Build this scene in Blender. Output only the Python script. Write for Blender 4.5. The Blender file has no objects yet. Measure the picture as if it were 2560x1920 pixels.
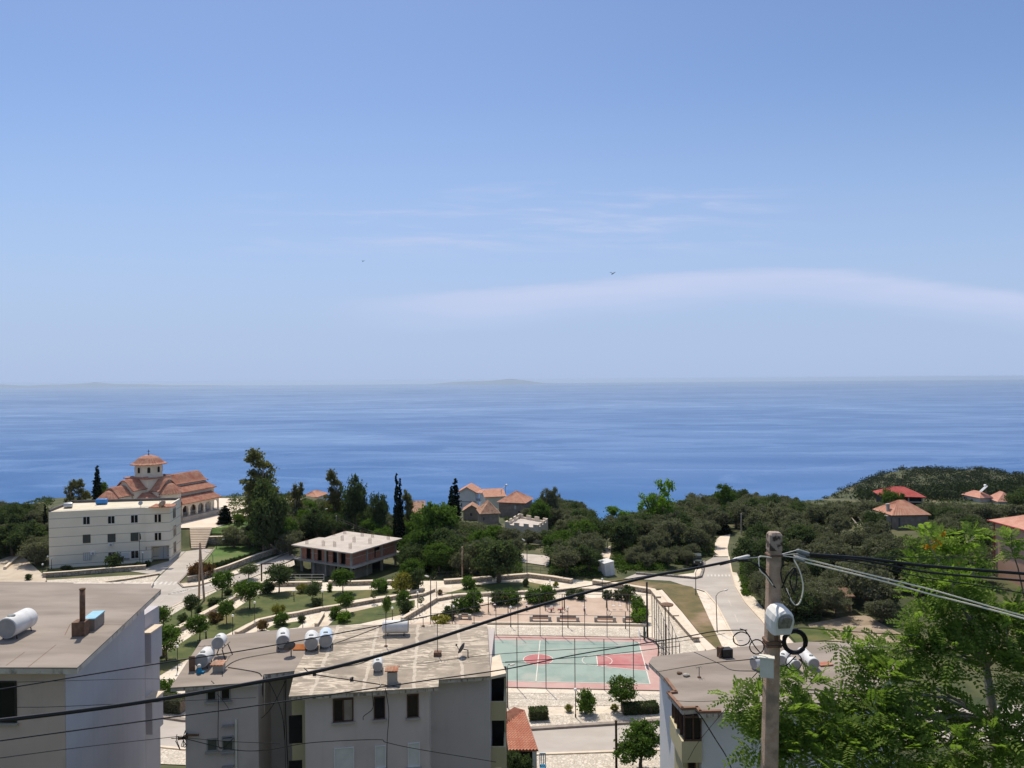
import bpy, math, random
import numpy as np
from mathutils import Vector, Matrix
random.seed(7); RNG = np.random.default_rng(7)
S = bpy.context.scene; COL = S.collection
rad = math.radians
# ---------------------------------------------------------------- camera
CZ = 34.0; F = 1900.0; PW, PH = 2560.0, 1920.0
cam = bpy.data.cameras.new('camera'); cam.sensor_width = 36.0; cam.lens = F / PW * 36.0
cam.clip_start = 0.1; cam.clip_end = 150000
camo = bpy.data.objects.new('camera', cam); COL.objects.link(camo)
ROT = Matrix.Rotation(rad(90 - 0.33), 3, 'X') @ Matrix.Rotation(rad(-0.43), 3, 'Z')
camo.matrix_world = Matrix.Translation((0, 0, CZ)) @ ROT.to_4x4()
S.camera = camo
S.render.resolution_x = 1024; S.render.resolution_y = 768
# ---------------------------------------------------------------- light
SUN_EL, SUN_AZ = 61.0, -19.0          # azimuth from +Y towards +X
sd = Vector((math.sin(rad(SUN_AZ)) * math.cos(rad(SUN_EL)), math.cos(rad(SUN_AZ)) * math.cos(rad(SUN_EL)), math.sin(rad(SUN_EL))))
sun = bpy.data.lights.new('sun', 'SUN'); sun.energy = 4.4; sun.angle = rad(0.5); sun.color = (1.0, 0.91, 0.78)
suno = bpy.data.objects.new('sun', sun); COL.objects.link(suno)
suno.rotation_euler = sd.to_track_quat('Z', 'Y').to_euler(); suno.location = (0, 0, 120)
S.view_settings.view_transform = 'Standard'; S.view_settings.look = 'None'
S.view_settings.exposure = 0.0; S.view_settings.gamma = 1.0
# ---------------------------------------------------------------- world: Nishita sky plus thin cirrus
W = bpy.data.worlds.new('World'); S.world = W; W.use_nodes = True
nt = W.node_tree; nt.nodes.clear()
class NT:
    def __init__(s, t): s.t = t
    def n(s, ty, **kw):
        nd = s.t.nodes.new(ty)
        for k, v in kw.items(): setattr(nd, k, v)
        return nd
    def l(s, a, b): s.t.links.new(a, b)
    def m(s, op, a, b=None, c=None, clamp=False):
        nd = s.t.nodes.new('ShaderNodeMath'); nd.operation = op; nd.use_clamp = clamp
        for i, v in enumerate((a, b, c)):
            if v is None: continue
            if isinstance(v, (int, float)): nd.inputs[i].default_value = v
            else: s.t.links.new(v, nd.inputs[i])
        return nd.outputs[0]
    def mixc(s, fac, a, b, blend='MIX'):
        nd = s.t.nodes.new('ShaderNodeMix'); nd.data_type = 'RGBA'; nd.blend_type = blend
        for sock, v in ((nd.inputs[0], fac), (nd.inputs[6], a), (nd.inputs[7], b)):
            if isinstance(v, (int, float)): sock.default_value = v
            elif isinstance(v, (tuple, list)): sock.default_value = (*v[:3], 1)
            else: s.t.links.new(v, sock)
        return nd.outputs[2]
    def noise(s, vec, scale, detail=6, rough=.55, dist=0):
        nd = s.t.nodes.new('ShaderNodeTexNoise'); nd.inputs['Scale'].default_value = scale
        nd.inputs['Detail'].default_value = detail; nd.inputs['Roughness'].default_value = rough
        nd.inputs['Distortion'].default_value = dist
        if vec is not None: s.t.links.new(vec, nd.inputs['Vector'])
        return nd.outputs[0]
    def comb(s, x, y, z=0.0):
        nd = s.t.nodes.new('ShaderNodeCombineXYZ')
        for i, v in enumerate((x, y, z)):
            if isinstance(v, (int, float)): nd.inputs[i].default_value = v
            else: s.t.links.new(v, nd.inputs[i])
        return nd.outputs[0]
    def sstep(s, v, a, b):
        nd = s.t.nodes.new('ShaderNodeMapRange'); nd.interpolation_type = 'SMOOTHSTEP'
        nd.inputs[1].default_value = a; nd.inputs[2].default_value = b
        s.t.links.new(v, nd.inputs[0]); return nd.outputs[0]
w = NT(nt)
BG = 0.1
sky = w.n('ShaderNodeTexSky', sky_type='NISHITA')
sky.sun_disc = False; sky.sun_elevation = rad(SUN_EL); sky.sun_rotation = rad(SUN_AZ)
sky.altitude = 150; sky.air_density = 1.0; sky.dust_density = 0.6; sky.ozone_density = 3.0
tc = w.n('ShaderNodeTexCoord'); sp = w.n('ShaderNodeSeparateXYZ'); w.l(tc.outputs['Generated'], sp.inputs[0])
yy = w.m('MAXIMUM', sp.outputs[1], 0.05)
u = w.m('DIVIDE', sp.outputs[0], yy); v = w.m('DIVIDE', sp.outputs[2], yy)
front = w.sstep(sp.outputs[1], 0.15, 0.4)
fc = w.n('ShaderNodeFloatCurve'); cv = fc.mapping.curves[0]
pts = [(-.7, .10), (-.3, .110), (-.21, .113), (-.05, .119), (0, .122), (.116, .133), (.25, .142), (.40, .144), (.52, .134), (.7, .108)]
while len(cv.points) < len(pts): cv.points.new(.5, .5)
for p, (a, b) in zip(cv.points, pts): p.location = ((a + .7) / 1.4, b * 5); p.handle_type = 'AUTO'
fc.mapping.update()
w.l(w.m('DIVIDE', w.m('ADD', u, .7), 1.4, clamp=True), fc.inputs[1])
vtop = w.m('DIVIDE', fc.outputs[0], 5.0)
n1 = w.noise(w.comb(w.m('MULTIPLY', u, 2.2), w.m('MULTIPLY', v, 16.0)), 2.0, 8, .6)
vt2 = w.m('ADD', vtop, w.m('MULTIPLY', w.m('SUBTRACT', n1, .5), .03))
dv = w.m('SUBTRACT', vt2, v)
band = w.m('MULTIPLY', w.sstep(dv, -.004, .012), w.m('SUBTRACT', 1.0, w.sstep(dv, .012, .062)))
band = w.m('MULTIPLY', band, w.sstep(u, -.30, .0))
n2 = w.noise(w.comb(w.m('ADD', w.m('MULTIPLY', u, 2.6), w.m('MULTIPLY', v, 5.0)), w.m('MULTIPLY', v, 22.0), 3.3), 2.2, 9, .62, .4)
wis = w.m('MULTIPLY', w.sstep(n2, .44, .80), w.m('MULTIPLY', w.sstep(v, .15, .19), w.m('SUBTRACT', 1.0, w.sstep(v, .22, .275))))
wis = w.m('MULTIPLY', wis, w.m('MULTIPLY', w.sstep(u, -.42, -.25), w.m('SUBTRACT', 1.0, w.sstep(u, .25, .45))))
cl = w.m('MULTIPLY', w.m('ADD', w.m('MULTIPLY', band, w.m('ADD', .62, w.m('MULTIPLY', n2, .7))), w.m('MULTIPLY', wis, .9), clamp=True), front)
tint = w.mixc(1.0, sky.outputs[0], (1.05, 1.09, 1.21), 'MULTIPLY')
hi_ = w.m('MULTIPLY', w.sstep(sp.outputs[2], .44, .80), .70)
tint = w.mixc(hi_, tint, (.46 / BG, .52 / BG, .64 / BG))
hz = w.m('MULTIPLY', w.m('SUBTRACT', 1.0, w.sstep(v, -.02, .44)), .96)
tint = w.mixc(hz, tint, (.415 / BG, .535 / BG, .79 / BG))
skyc = w.mixc(cl, tint, (.55 / BG, .63 / BG, .86 / BG))
bg = w.n('ShaderNodeBackground'); bg.inputs[1].default_value = BG
w.l(skyc, bg.inputs[0]); wo = w.n('ShaderNodeOutputWorld'); w.l(bg.outputs[0], wo.inputs[0])

# ---------------------------------------------------------------- where things stand
CAM = Vector((0, 0, CZ))
def ray(px, py):
    d = ROT @ Vector(((px - PW / 2) / F, -(py - PH / 2) / F, -1.0)); return d / d.y
def P(px, py, Y): return CAM + ray(px, py) * Y                      # point at distance Y
def PZ(px, py, z=0.0):                                              # point at height z
    d = ray(px, py); return CAM + d * ((z - CZ) / d.z)
def interp(x, t): return float(np.interp(x, [a for a, b in t], [b for a, b in t]))
def sst(x, a, b):
    t = np.clip((x - a) / (b - a), 0, 1); return t * t * (3 - 2 * t)
EDGE = [(-800, 200), (0, 195), (300, 220), (600, 218), (750, 205), (1000, 205), (1300, 235), (1420, 210), (1510, 165), (1590, 180), (1700, 215), (1900, 235), (2300, 270), (2560, 300), (3400, 340)]
RIDGE = [(1880, 1420), (1950, 1330), (1990, 1280), (2020, 1264), (2060, 1246), (2100, 1226), (2150, 1206), (2200, 1186), (2250, 1174), (2330, 1170), (2400, 1177), (2460, 1169), (2510, 1184), (2560, 1186), (2800, 1150), (3600, 1100)]
ex, ey = zip(*EDGE); rx_, ry_ = zip(*RIDGE)
def terr(X, Y):
    X = np.asarray(X, float); Y = np.asarray(Y, float)
    px = PW / 2 + F * X / np.maximum(Y, 20)
    z = np.where(Y < 64, (64 - Y) * .36, 0.0)
    z = z - .06 * np.maximum(0, Y - 152)
    e = np.interp(px, ex, ey)
    z = z - .42 * np.maximum(0, Y - e)
    z = z + 4 * sst(X, 48, 74) * sst(Y, 88, 112) * (1 - sst(Y, 150, 190))
    z = z + (3.0 + .06 * np.maximum(0, Y - 152)) * sst(Y, 156.5, 161) * (1 - sst(Y, 206, 222)) * (1 - sst(X, -54, -47)) * sst(X, -140, -125)
    z = z - 2.6 * sst(Y, 128, 133) * (1 - sst(Y, 160, 172)) * sst(X - (Y - 140) * .2, -45, -42) * (1 - sst(X, -18, -12))
    zr = CZ - 600 * (np.interp(px, rx_, ry_) - 949 - (PW / 2 - px) * .0075) / F
    zh = zr - np.where(Y < 600, ((600 - Y) / 170.0) ** 2 * 13, (Y - 600) * .45)
    zh = np.where((px > 1850) & (Y > 300), zh, -400)
    return np.maximum(np.maximum(z, zh), -215)
def tz(X, Y): return float(terr(X, Y))
def ontree(px, Y):                                                  # ground point at image column px and distance Y
    X = (px - PW / 2) * Y / F; return Vector((X, Y, tz(X, Y)))

# ---------------------------------------------------------------- mesh helpers
class MB:
    def __init__(s): s.v = []; s.f = []
    def add(s, vs, fs):
        o = len(s.v); s.v += [tuple(p) for p in vs]; s.f += [tuple(i + o for i in f) for f in fs]
    def quad(s, *p): s.add(p, [tuple(range(len(p)))])
    def box(s, c, size, rz=0.0, M=None):
        x, y, z = size[0] / 2, size[1] / 2, size[2] / 2; R = Matrix.Rotation(rz, 3, 'Z') if M is None else M; c = Vector(c)
        vs = [c + R @ Vector((a * x, b * y, d * z)) for d in (-1, 1) for a, b in ((-1, -1), (1, -1), (1, 1), (-1, 1))]
        s.add(vs, [(3, 2, 1, 0), (4, 5, 6, 7), (0, 1, 5, 4), (1, 2, 6, 5), (2, 3, 7, 6), (3, 0, 4, 7)]); return s
    def prism(s, poly, z0, z1):
        n = len(poly); a = sum(poly[i][0] * poly[(i + 1) % n][1] - poly[(i + 1) % n][0] * poly[i][1] for i in range(n))
        if a < 0: poly = poly[::-1]
        s.add([(p[0], p[1], z0) for p in poly] + [(p[0], p[1], z1) for p in poly],
              [tuple(range(n - 1, -1, -1)), tuple(range(n, 2 * n))] + [(i, (i + 1) % n, n + (i + 1) % n, n + i) for i in range(n)]); return s
    def tube(s, pts, r, n=8, cap=True):
        pts = [Vector(p) for p in pts]; k = len(pts); rs = r if isinstance(r, (list, tuple)) else [r] * k
        vs = []
        for i, p in enumerate(pts):
            t = (pts[min(i + 1, k - 1)] - pts[max(i - 1, 0)]).normalized()
            up = Vector((0, 0, 1)) if abs(t.z) < .95 else Vector((1, 0, 0))
            a = t.cross(up).normalized(); b = t.cross(a)
            vs += [p + (a * math.cos(2 * math.pi * j / n) + b * math.sin(2 * math.pi * j / n)) * rs[i] for j in range(n)]
        fs = [(i * n + j, i * n + (j + 1) % n, (i + 1) * n + (j + 1) % n, (i + 1) * n + j) for i in range(k - 1) for j in range(n)]
        if cap: fs += [tuple(range(n - 1, -1, -1)), tuple((k - 1) * n + j for j in range(n))]
        s.add(vs, fs); return s
    def lathe(s, c, prof, n=16, ax=None, ph=0.0, rib=0.0):          # prof: (radius, height) along ax
        c = Vector(c); ax = Vector((0, 0, 1)) if ax is None else Vector(ax).normalized()
        up = Vector((0, 0, 1)) if abs(ax.z) < .95 else Vector((1, 0, 0)); a = up.cross(ax).normalized(); b = ax.cross(a)
        if abs(ax.z) > .95: a, b = Vector((1, 0, 0)), Vector((0, 1, 0))
        vs = []
        for r, h in prof:
            for j in range(n):
                t = 2 * math.pi * j / n + ph; rr = r * (1 + (rib if j % 2 else 0)); vs.append(c + ax * h + (a * math.cos(t) + b * math.sin(t)) * rr)
        k = len(prof)
        s.add(vs, [(i * n + j, i * n + (j + 1) % n, (i + 1) * n + (j + 1) % n, (i + 1) * n + j) for i in range(k - 1) for j in range(n)]
              + [tuple(range(n - 1, -1, -1)), tuple((k - 1) * n + j for j in range(n))]); return s
    def ball(s, c, r, n=10, m=6, sz=1.0):
        return s.lathe(Vector(c) , [(max(.002, r * math.sin(math.pi * i / m)), -r * sz * math.cos(math.pi * i / m)) for i in range(m + 1)], n)
    def wbox(s, A, B, s0, s1, z0, z1, d0, d1):                      # box on the wall A-B, out towards the viewer
        A = Vector(A[:2]); B = Vector(B[:2]); t = (B - A).normalized(); nrm = Vector((t.y, -t.x))
        if nrm.dot(-A) < 0: nrm = -nrm
        q = [A + t * s0 + nrm * d0, A + t * s1 + nrm * d0, A + t * s1 + nrm * d1, A + t * s0 + nrm * d1]
        return s.prism([(p.x, p.y) for p in q], z0, z1)
    def slope(s, e0, e1, r1, r0, n=10, amp=.06, th=.14):            # tiled roof slope, ribs from eave to ridge
        e0, e1, r1, r0 = map(Vector, (e0, e1, r1, r0)); nr = (e1 - e0).cross(r0 - e0)
        if nr.length < 1e-6: nr = (e1 - e0).cross(r1 - e0)
        nr.normalize(); nr = nr if nr.z > 0 else -nr; vs = []; m = 2 * n
        for i in range(m + 1):
            t = i / m; o = nr * (amp if i % 2 else 0); a = e0.lerp(e1, t); b = r0.lerp(r1, t)
            vs += [a + o, b + o, a - nr * th, b - nr * th]
        fs = []
        for i in range(m):
            k = 4 * i; fs += [(k, k + 4, k + 5, k + 1), (k + 2, k + 3, k + 7, k + 6), (k, k + 2, k + 6, k + 4), (k + 1, k + 5, k + 7, k + 3)]
        fs += [(0, 1, 3, 2), (4 * m, 4 * m + 2, 4 * m + 3, 4 * m + 1)]
        s.add(vs, fs); return s
    def build(s, name, mat, parent=None, world=True, smooth=False):
        vs = s.v
        if parent is not None and world:
            r = parent
            while r.parent: r = r.parent
            o = r.location; vs = [(p[0] - o.x, p[1] - o.y, p[2] - o.z) for p in vs]
        me = bpy.data.meshes.new(name); me.from_pydata(vs, [], s.f); me.update()
        return link(name, me, mat, parent, smooth)
def link(name, me, mat, parent=None, smooth=False):
    if mat is not None and not me.materials:
        for q in (mat if isinstance(mat, list) else [mat]): me.materials.append(q)
    if smooth: me.polygons.foreach_set('use_smooth', [True] * len(me.polygons))
    ob = bpy.data.objects.new(name, me); COL.objects.link(ob)
    if parent is not None: ob.parent = parent
    return ob
def tag(o, label=None, cat=None, group=None, kind=None):
    if label: o['label'] = label
    if cat: o['category'] = cat
    if group: o['group'] = group
    if kind: o['kind'] = kind
    return o
def thing(name, label, cat, loc=(0, 0, 0), group=None, rz=0.0):
    o = bpy.data.objects.new(name, None); COL.objects.link(o); o.location = loc; o.rotation_euler = (0, 0, rz); o.empty_display_size = .3
    return tag(o, label, cat, group, 'thing')
def spline(pts, k=8):
    pts = [Vector(p) for p in pts]; q = [pts[0] * 2 - pts[1]] + pts + [pts[-1] * 2 - pts[-2]]; out = []
    for i in range(1, len(q) - 2):
        for j in range(k):
            t = j / k; a, b, c, d = q[i - 1:i + 3]
            out.append(.5 * (2 * b + (c - a) * t + (2 * a - 5 * b + 4 * c - d) * t * t + (3 * b - a - 3 * c + d) * t ** 3))
    return out + [pts[-1]]
def swall(px, py, A, B):                                            # where the view ray meets the vertical wall A-B: (along, height)
    d = ray(px, py); A = Vector(A[:2]); B = Vector(B[:2]); t = (B - A).normalized()
    k = (A.x * t.y - A.y * t.x) / (d.x * t.y - d.y * t.x); p = CAM + d * k
    return (Vector((p.x, p.y)) - A).dot(t), p.z

# ---------------------------------------------------------------- materials
MATS = {}
def mat(name, c1, c2=None, scale=1.0, rough=.85, lo=.35, hi=.65, stretch=(1, 1, 1), detail=6, bump=0.0, bscale=None, spec=.3, metal=0.0, fn=None, c3=None, s3=.15):
    m = bpy.data.materials.new(name); m.use_nodes = True; t = m.node_tree; b = t.nodes['Principled BSDF']; k = NT(t)
    b.inputs['Roughness'].default_value = rough; b.inputs['Metallic'].default_value = metal; b.inputs['Specular IOR Level'].default_value = spec
    g = k.n('ShaderNodeNewGeometry'); mp = k.n('ShaderNodeMapping'); mp.inputs['Scale'].default_value = stretch; k.l(g.outputs['Position'], mp.inputs[0])
    vec = mp.outputs[0]
    if c2 is not None:
        col = k.mixc(k.sstep(k.noise(vec, scale, detail), lo, hi), c1, c2)
        if c3 is not None: col = k.mixc(k.sstep(k.noise(vec, s3, 4), .5, .7), col, c3)
    else: col = k.mixc(0.0, c1, c1)
    if fn: col = fn(k, g.outputs['Position'], col)
    k.l(col, b.inputs['Base Color'])
    if bump:
        bn = k.n('ShaderNodeBump'); bn.inputs['Strength'].default_value = bump; bn.inputs['Distance'].default_value = .05
        k.l(k.noise(vec, bscale or scale * 4, 5), bn.inputs['Height']); k.l(bn.outputs[0], b.inputs['Normal'])
    MATS[name] = m; return m
def leafmat(name, c1, c2, c3, tr=.35):
    m = bpy.data.materials.new(name); m.use_nodes = True; t = m.node_tree; t.nodes.clear(); k = NT(t)
    g = k.n('ShaderNodeNewGeometry'); oi = k.n('ShaderNodeObjectInfo')
    col = k.mixc(g.outputs['Random Per Island'], c1, c2)
    col = k.mixc(k.m('MULTIPLY', oi.outputs['Random'], .6), col, c3)
    df = k.n('ShaderNodeBsdfDiffuse'); tl = k.n('ShaderNodeBsdfTranslucent'); gl = k.n('ShaderNodeBsdfGlossy'); gl.inputs['Roughness'].default_value = .45
    k.l(col, df.inputs[0]); k.l(k.mixc(1.0, col, (1.1, 1.25, .6), 'MULTIPLY'), tl.inputs[0]); gl.inputs[0].default_value = (.6, .62, .6, 1)
    a = k.n('ShaderNodeMixShader'); a.inputs[0].default_value = tr; k.l(df.outputs[0], a.inputs[1]); k.l(tl.outputs[0], a.inputs[2])
    c = k.n('ShaderNodeMixShader'); c.inputs[0].default_value = .0; k.l(a.outputs[0], c.inputs[1]); k.l(gl.outputs[0], c.inputs[2])
    o = k.n('ShaderNodeOutputMaterial'); k.l(c.outputs[0], o.inputs[0]); MATS[name] = m; return m
def voro(scale, edge_col, lo=.02, hi=.09, cells=.35):
    def fn(k, pos, col):
        vn = k.n('ShaderNodeTexVoronoi', feature='DISTANCE_TO_EDGE'); vn.inputs['Scale'].default_value = scale; k.l(pos, vn.inputs['Vector'])
        vc = k.n('ShaderNodeTexVoronoi'); vc.inputs['Scale'].default_value = scale; k.l(pos, vc.inputs['Vector'])
        sc = k.n('ShaderNodeSeparateColor'); k.l(vc.outputs['Color'], sc.inputs[0])
        col = k.mixc(k.m('MULTIPLY', sc.outputs[0], cells), col, (.22, .19, .15))
        return k.mixc(k.sstep(vn.outputs['Distance'], lo, hi), edge_col, col)
    return fn
def zlines(z0, step, wd, c):
    def fn(k, pos, col):
        sx = k.n('ShaderNodeSeparateXYZ'); k.l(pos, sx.inputs[0])
        fr = k.m('FRACT', k.m('DIVIDE', k.m('SUBTRACT', sx.outputs[2], z0), step))
        return k.mixc(k.m('LESS_THAN', fr, wd / step), col, c)
    return fn
def bricks(k, pos, col):
    sx = k.n('ShaderNodeSeparateXYZ'); k.l(pos, sx.inputs[0])
    a = k.m('LESS_THAN', k.m('FRACT', k.m('DIVIDE', sx.outputs[2], .25)), .12)
    b = k.m('LESS_THAN', k.m('FRACT', k.m('DIVIDE', k.m('ADD', sx.outputs[0], k.m('MULTIPLY', sx.outputs[1], .6)), .35)), .06)
    return k.mixc(k.m('MULTIPLY', k.m('MAXIMUM', a, b), .55), col, (.3, .26, .22))
def streaks(k, pos, col):                                           # rain stains running down a wall
    mp = k.n('ShaderNodeMapping'); mp.inputs['Scale'].default_value = (2.2, 2.2, .12); k.l(pos, mp.inputs[0])
    return k.mixc(k.m('MULTIPLY', k.sstep(k.noise(mp.outputs[0], 1.0, 7), .5, .8), .12), col, (.2, .18, .16))
def edgestain(k, pos, col):
    mp = k.n('ShaderNodeMapping'); mp.inputs['Scale'].default_value = (7, 7, 1.6); k.l(pos, mp.inputs[0])
    return k.mixc(k.m('MULTIPLY', k.sstep(k.noise(mp.outputs[0], 1.0, 8), .5, .62), .8), col, (.13, .105, .09))
def whitewash(k, pos, col):                                         # worn limewash with brush streaks and panel joints
    mp = k.n('ShaderNodeMapping'); mp.inputs['Scale'].default_value = (.5, 1.6, 1); k.l(pos, mp.inputs[0])
    f = k.m('MULTIPLY', k.sstep(k.noise(mp.outputs[0], 1.6, 10, .7, 1.2), .47, .60), k.sstep(k.noise(pos, .28, 3), .38, .52))
    col = k.mixc(k.m('MULTIPLY', f, .9), col, (.64, .55, .43))
    sx = k.n('ShaderNodeSeparateXYZ'); k.l(pos, sx.inputs[0])
    wob = k.m('MULTIPLY', k.m('SUBTRACT', k.noise(pos, 1.7, 4), .5), .35)
    j = k.m('ABSOLUTE', k.m('SUBTRACT', k.m('FRACT', k.m('DIVIDE', k.m('ADD', k.m('ADD', sx.outputs[0], wob), k.m('MULTIPLY', sx.outputs[1], .10)), 2.6)), .5))
    return k.mixc(k.m('MULTIPLY', k.m('LESS_THAN', j, .035), k.m('MULTIPLY', k.noise(pos, 3, 5), 1.3)), col, (.56, .49, .4))

M = MATS
mat('roof_concrete', (.215, .18, .15), (.32, .27, .228), .45, lo=.3, hi=.7, c3=(.25, .205, .165), s3=.3, bump=.2, bscale=6, stretch=(.5, 1.5, 1))
mat('roof_worn', (.245, .205, .16), (.34, .285, .225), .8, fn=whitewash, bump=.3, bscale=8)
mat('roof_edge', (.44, .40, .35), (.54, .49, .43), 2.0, fn=edgestain)
mat('roof_edge_pale', (.58, .51, .43), (.66, .59, .5), 1.5, fn=streaks, c3=(.3, .26, .22), s3=2.5)
mat('beige_wall', (.62, .485, .41), (.67, .53, .45), .4, c3=(.57, .45, .38), s3=.4, fn=streaks)
mat('side_wall_white', (.49, .465, .485), (.53, .505, .52), .3, fn=streaks)
mat('white_wall', (.66, .66, .68), (.72, .72, .74), .3, fn=streaks)
mat('grey_wall', (.575, .50, .475), (.62, .545, .515), .35, c3=(.54, .47, .445), s3=.5, fn=streaks)
mat('grey_wall_dark', (.47, .42, .405), (.51, .46, .44), .35, c3=(.44, .395, .38), s3=.5, fn=streaks)
mat('olive_wall', (.48, .43, .26), (.53, .47, .30), .5, fn=streaks)
mat('civic_wall', (.80, .73, .60), (.84, .77, .64), .3, fn=zlines(.5, 1.7, .09, (.33, .31, .29)))
mat('civic_roof', (.60, .53, .40), (.68, .61, .48), .5)
mat('dark_parapet', (.10, .095, .10), (.14, .13, .13), 1)
mat('church_wall', (.74, .66, .52), (.80, .73, .60), .4)
mat('tile', (.35, .15, .10), (.48, .26, .175), 1.6, lo=.3, hi=.7, c3=(.34, .12, .08), s3=.5)
mat('tile_pale', (.44, .20, .13), (.53, .29, .2), 1.2, lo=.3, hi=.7)
mat('tile_old', (.42, .18, .10), (.50, .33, .23), 2.2, lo=.35, hi=.6, c3=(.2, .13, .09), s3=.9)
mat('tile_red', (.34, .055, .05), (.40, .085, .075), .8)
mat('tile_course', (.50, .20, .125), (.60, .30, .20), 1.6, fn=lambda k, pos, col: (lambda sx: (k.l(pos, sx.inputs[0]), k.mixc(k.m('MULTIPLY', k.m('LESS_THAN', k.m('FRACT', k.m('DIVIDE', sx.outputs[1], .24)), .4), .75), col, (.24, .085, .055)))[1])(k.n('ShaderNodeSeparateXYZ')))
mat('tile_pink', (.52, .25, .18), (.58, .31, .23), .8)
mat('concrete', (.36, .33, .29), (.45, .41, .36), .8)
mat('concrete_pale', (.46, .405, .355), (.54, .48, .425), .5)
mat('concrete_pole', (.44, .295, .20), (.52, .37, .27), 6, c3=(.30, .22, .16), s3=2, bump=.4, bscale=30)
mat('pole_top', (.40, .31, .25), (.07, .05, .04), 9, lo=.45, hi=.6)
mat('brick', (.44, .17, .11), (.52, .23, .15), 2, fn=bricks)
mat('inside_shade', (.012, .011, .011), (.02, .018, .017), 1)  # near-black colour that paints in the shade inside openings and under roofs
mat('glass_dark', (.012, .013, .016), rough=.15, spec=.25)
mat('glass_grey', (.06, .075, .08), rough=.15, spec=.6)
mat('glass_lamp', (.26, .24, .20), (.15, .14, .12), 14, rough=.2, spec=.5)
mat('frame_brown', (.09, .05, .035), (.12, .07, .05), 5)
mat('frame_grey', (.30, .29, .28), rough=.6)
mat('frame_white', (.72, .72, .72), rough=.6)
mat('shutter_white', (.60, .60, .58), (.66, .66, .64), 2)
mat('tank_white', (.62, .62, .61), (.70, .70, .69), 2, rough=.55, c3=(.52, .5, .47), s3=1.5)
mat('tank_cap', (.30, .30, .30), (.36, .35, .34), 3, rough=.6)
mat('tank_blue', (.50, .60, .72), (.56, .66, .77), 2, rough=.5)
mat('tank_strong_blue', (.03, .19, .52), (.05, .23, .58), 2, rough=.5)
mat('steel', (.45, .46, .47), (.52, .53, .54), 2, rough=.4, metal=.6)
mat('black_metal', (.018, .017, .017), (.03, .028, .027), 4, rough=.5)
mat('fence_metal', (.075, .07, .065), (.10, .09, .08), 3, rough=.6)
mat('fence_green', (.03, .07, .06), (.05, .09, .08), 3, rough=.6)
mat('rust', (.14, .08, .05), (.2, .12, .08), 5)
mat('cable_black', (.012, .012, .013), rough=.5)
mat('cable_white', (.88, .80, .66), (.92, .85, .72), 6, rough=.6)
mat('grey_plastic', (.20, .22, .21), (.24, .26, .25), 3, rough=.5)
mat('box_white', (.68, .66, .58), (.74, .72, .64), 3, rough=.5)
mat('lamp_white', (.76, .73, .67), (.82, .79, .73), 4, rough=.45)
mat('globe', (.82, .82, .78), rough=.3)
mat('orange_board', (.52, .17, .05), (.6, .22, .08), 2)
mat('blue_sheet', (.27, .50, .62), (.34, .56, .68), 2)
mat('blue_paint', (.02, .2, .36), (.03, .25, .42), 2)
mat('dish_grey', (.10, .095, .095), (.13, .12, .12), 3)
mat('dish_white', (.6, .57, .52), (.66, .63, .58), 3)
mat('dish_tan', (.42, .31, .24), (.5, .38, .3), 2)
mat('stone_wall', (.42, .35, .27), (.56, .48, .38), 1.5, fn=voro(1.6, (.2, .17, .13), cells=.5))
mat('stone_grey', (.24, .22, .2), (.34, .31, .28), 1.2, fn=voro(1.4, (.12, .11, .1), cells=.5))
mat('old_masonry', (.24, .2, .17), (.32, .27, .23), 1.2, fn=streaks)
mat('cream_house', (.58, .54, .46), (.64, .6, .52), .6)
mat('white_house', (.6, .6, .6), (.66, .66, .66), .6)
mat('salmon_wall', (.52, .31, .22), (.57, .35, .26), .4, fn=streaks)
mat('wall_cap', (.62, .52, .40), (.70, .60, .47), 1.5)
mat('asphalt', (.41, .365, .32), (.47, .425, .375), .35, c3=(.37, .33, .295), s3=.12, bump=.2, bscale=12, stretch=(.6, 1.2, 1))
mat('road_paint', (.66, .63, .58), (.48, .45, .41), 1.5)
mat('kerb', (.24, .2, .17), (.32, .27, .23), 1.5)
mat('paving', (.68, .59, .47), (.76, .67, .55), .5, c3=(.56, .46, .36), s3=.2, fn=voro(.8, (.50, .42, .33), .005, .02, .12))
mat('cobble', (.62, .55, .45), (.72, .65, .55), .8, fn=voro(3.2, (.40, .34, .27), .02, .12, .38))
mat('plaza', (.66, .55, .44), (.72, .61, .5), .3)
mat('sand', (.46, .345, .265), (.52, .40, .315), .4, c3=(.42, .32, .25), s3=.15)
mat('lawn', (.055, .078, .018), (.10, .115, .03), .45, c3=(.145, .13, .045), s3=.16, bump=.5, bscale=6)
mat('lawn_green', (.06, .125, .02), (.09, .16, .03), .4, c3=(.13, .16, .05), s3=.12, bump=.5, bscale=6)
mat('dry_grass', (.11, .095, .035), (.17, .13, .055), .5, c3=(.31, .21, .135), s3=.12, bump=.5, bscale=6)
mat('soil', (.26, .20, .14), (.38, .30, .22), .4, c3=(.15, .12, .07), s3=.25)
mat('pale_soil', (.46, .38, .29), (.56, .48, .38), .4, c3=(.34, .28, .19), s3=.1)
mat('scrub', (.04, .055, .018), (.085, .09, .035), .3, c3=(.16, .14, .075), s3=.05, bump=.6, bscale=3)
mat('court_green', (.25, .325, .285), (.30, .375, .33), .3, c3=(.37, .39, .34), s3=.25, lo=.4, hi=.6)
mat('court_red', (.42, .15, .15), (.47, .19, .18), .5, c3=(.47, .26, .235), s3=.3)
mat('court_pink', (.48, .29, .255), (.54, .355, .315), .4, c3=(.5, .38, .33), s3=.3)
mat('court_line', (.74, .70, .62), (.68, .63, .55), 1)
mat('bark', (.12, .09, .065), (.19, .15, .11), 5, bump=.6, bscale=12)
mat('bark_pale', (.34, .30, .25), (.46, .41, .35), 5, bump=.5, bscale=12)
mat('wood_dark', (.06, .035, .02), (.09, .055, .035), 5)
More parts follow.
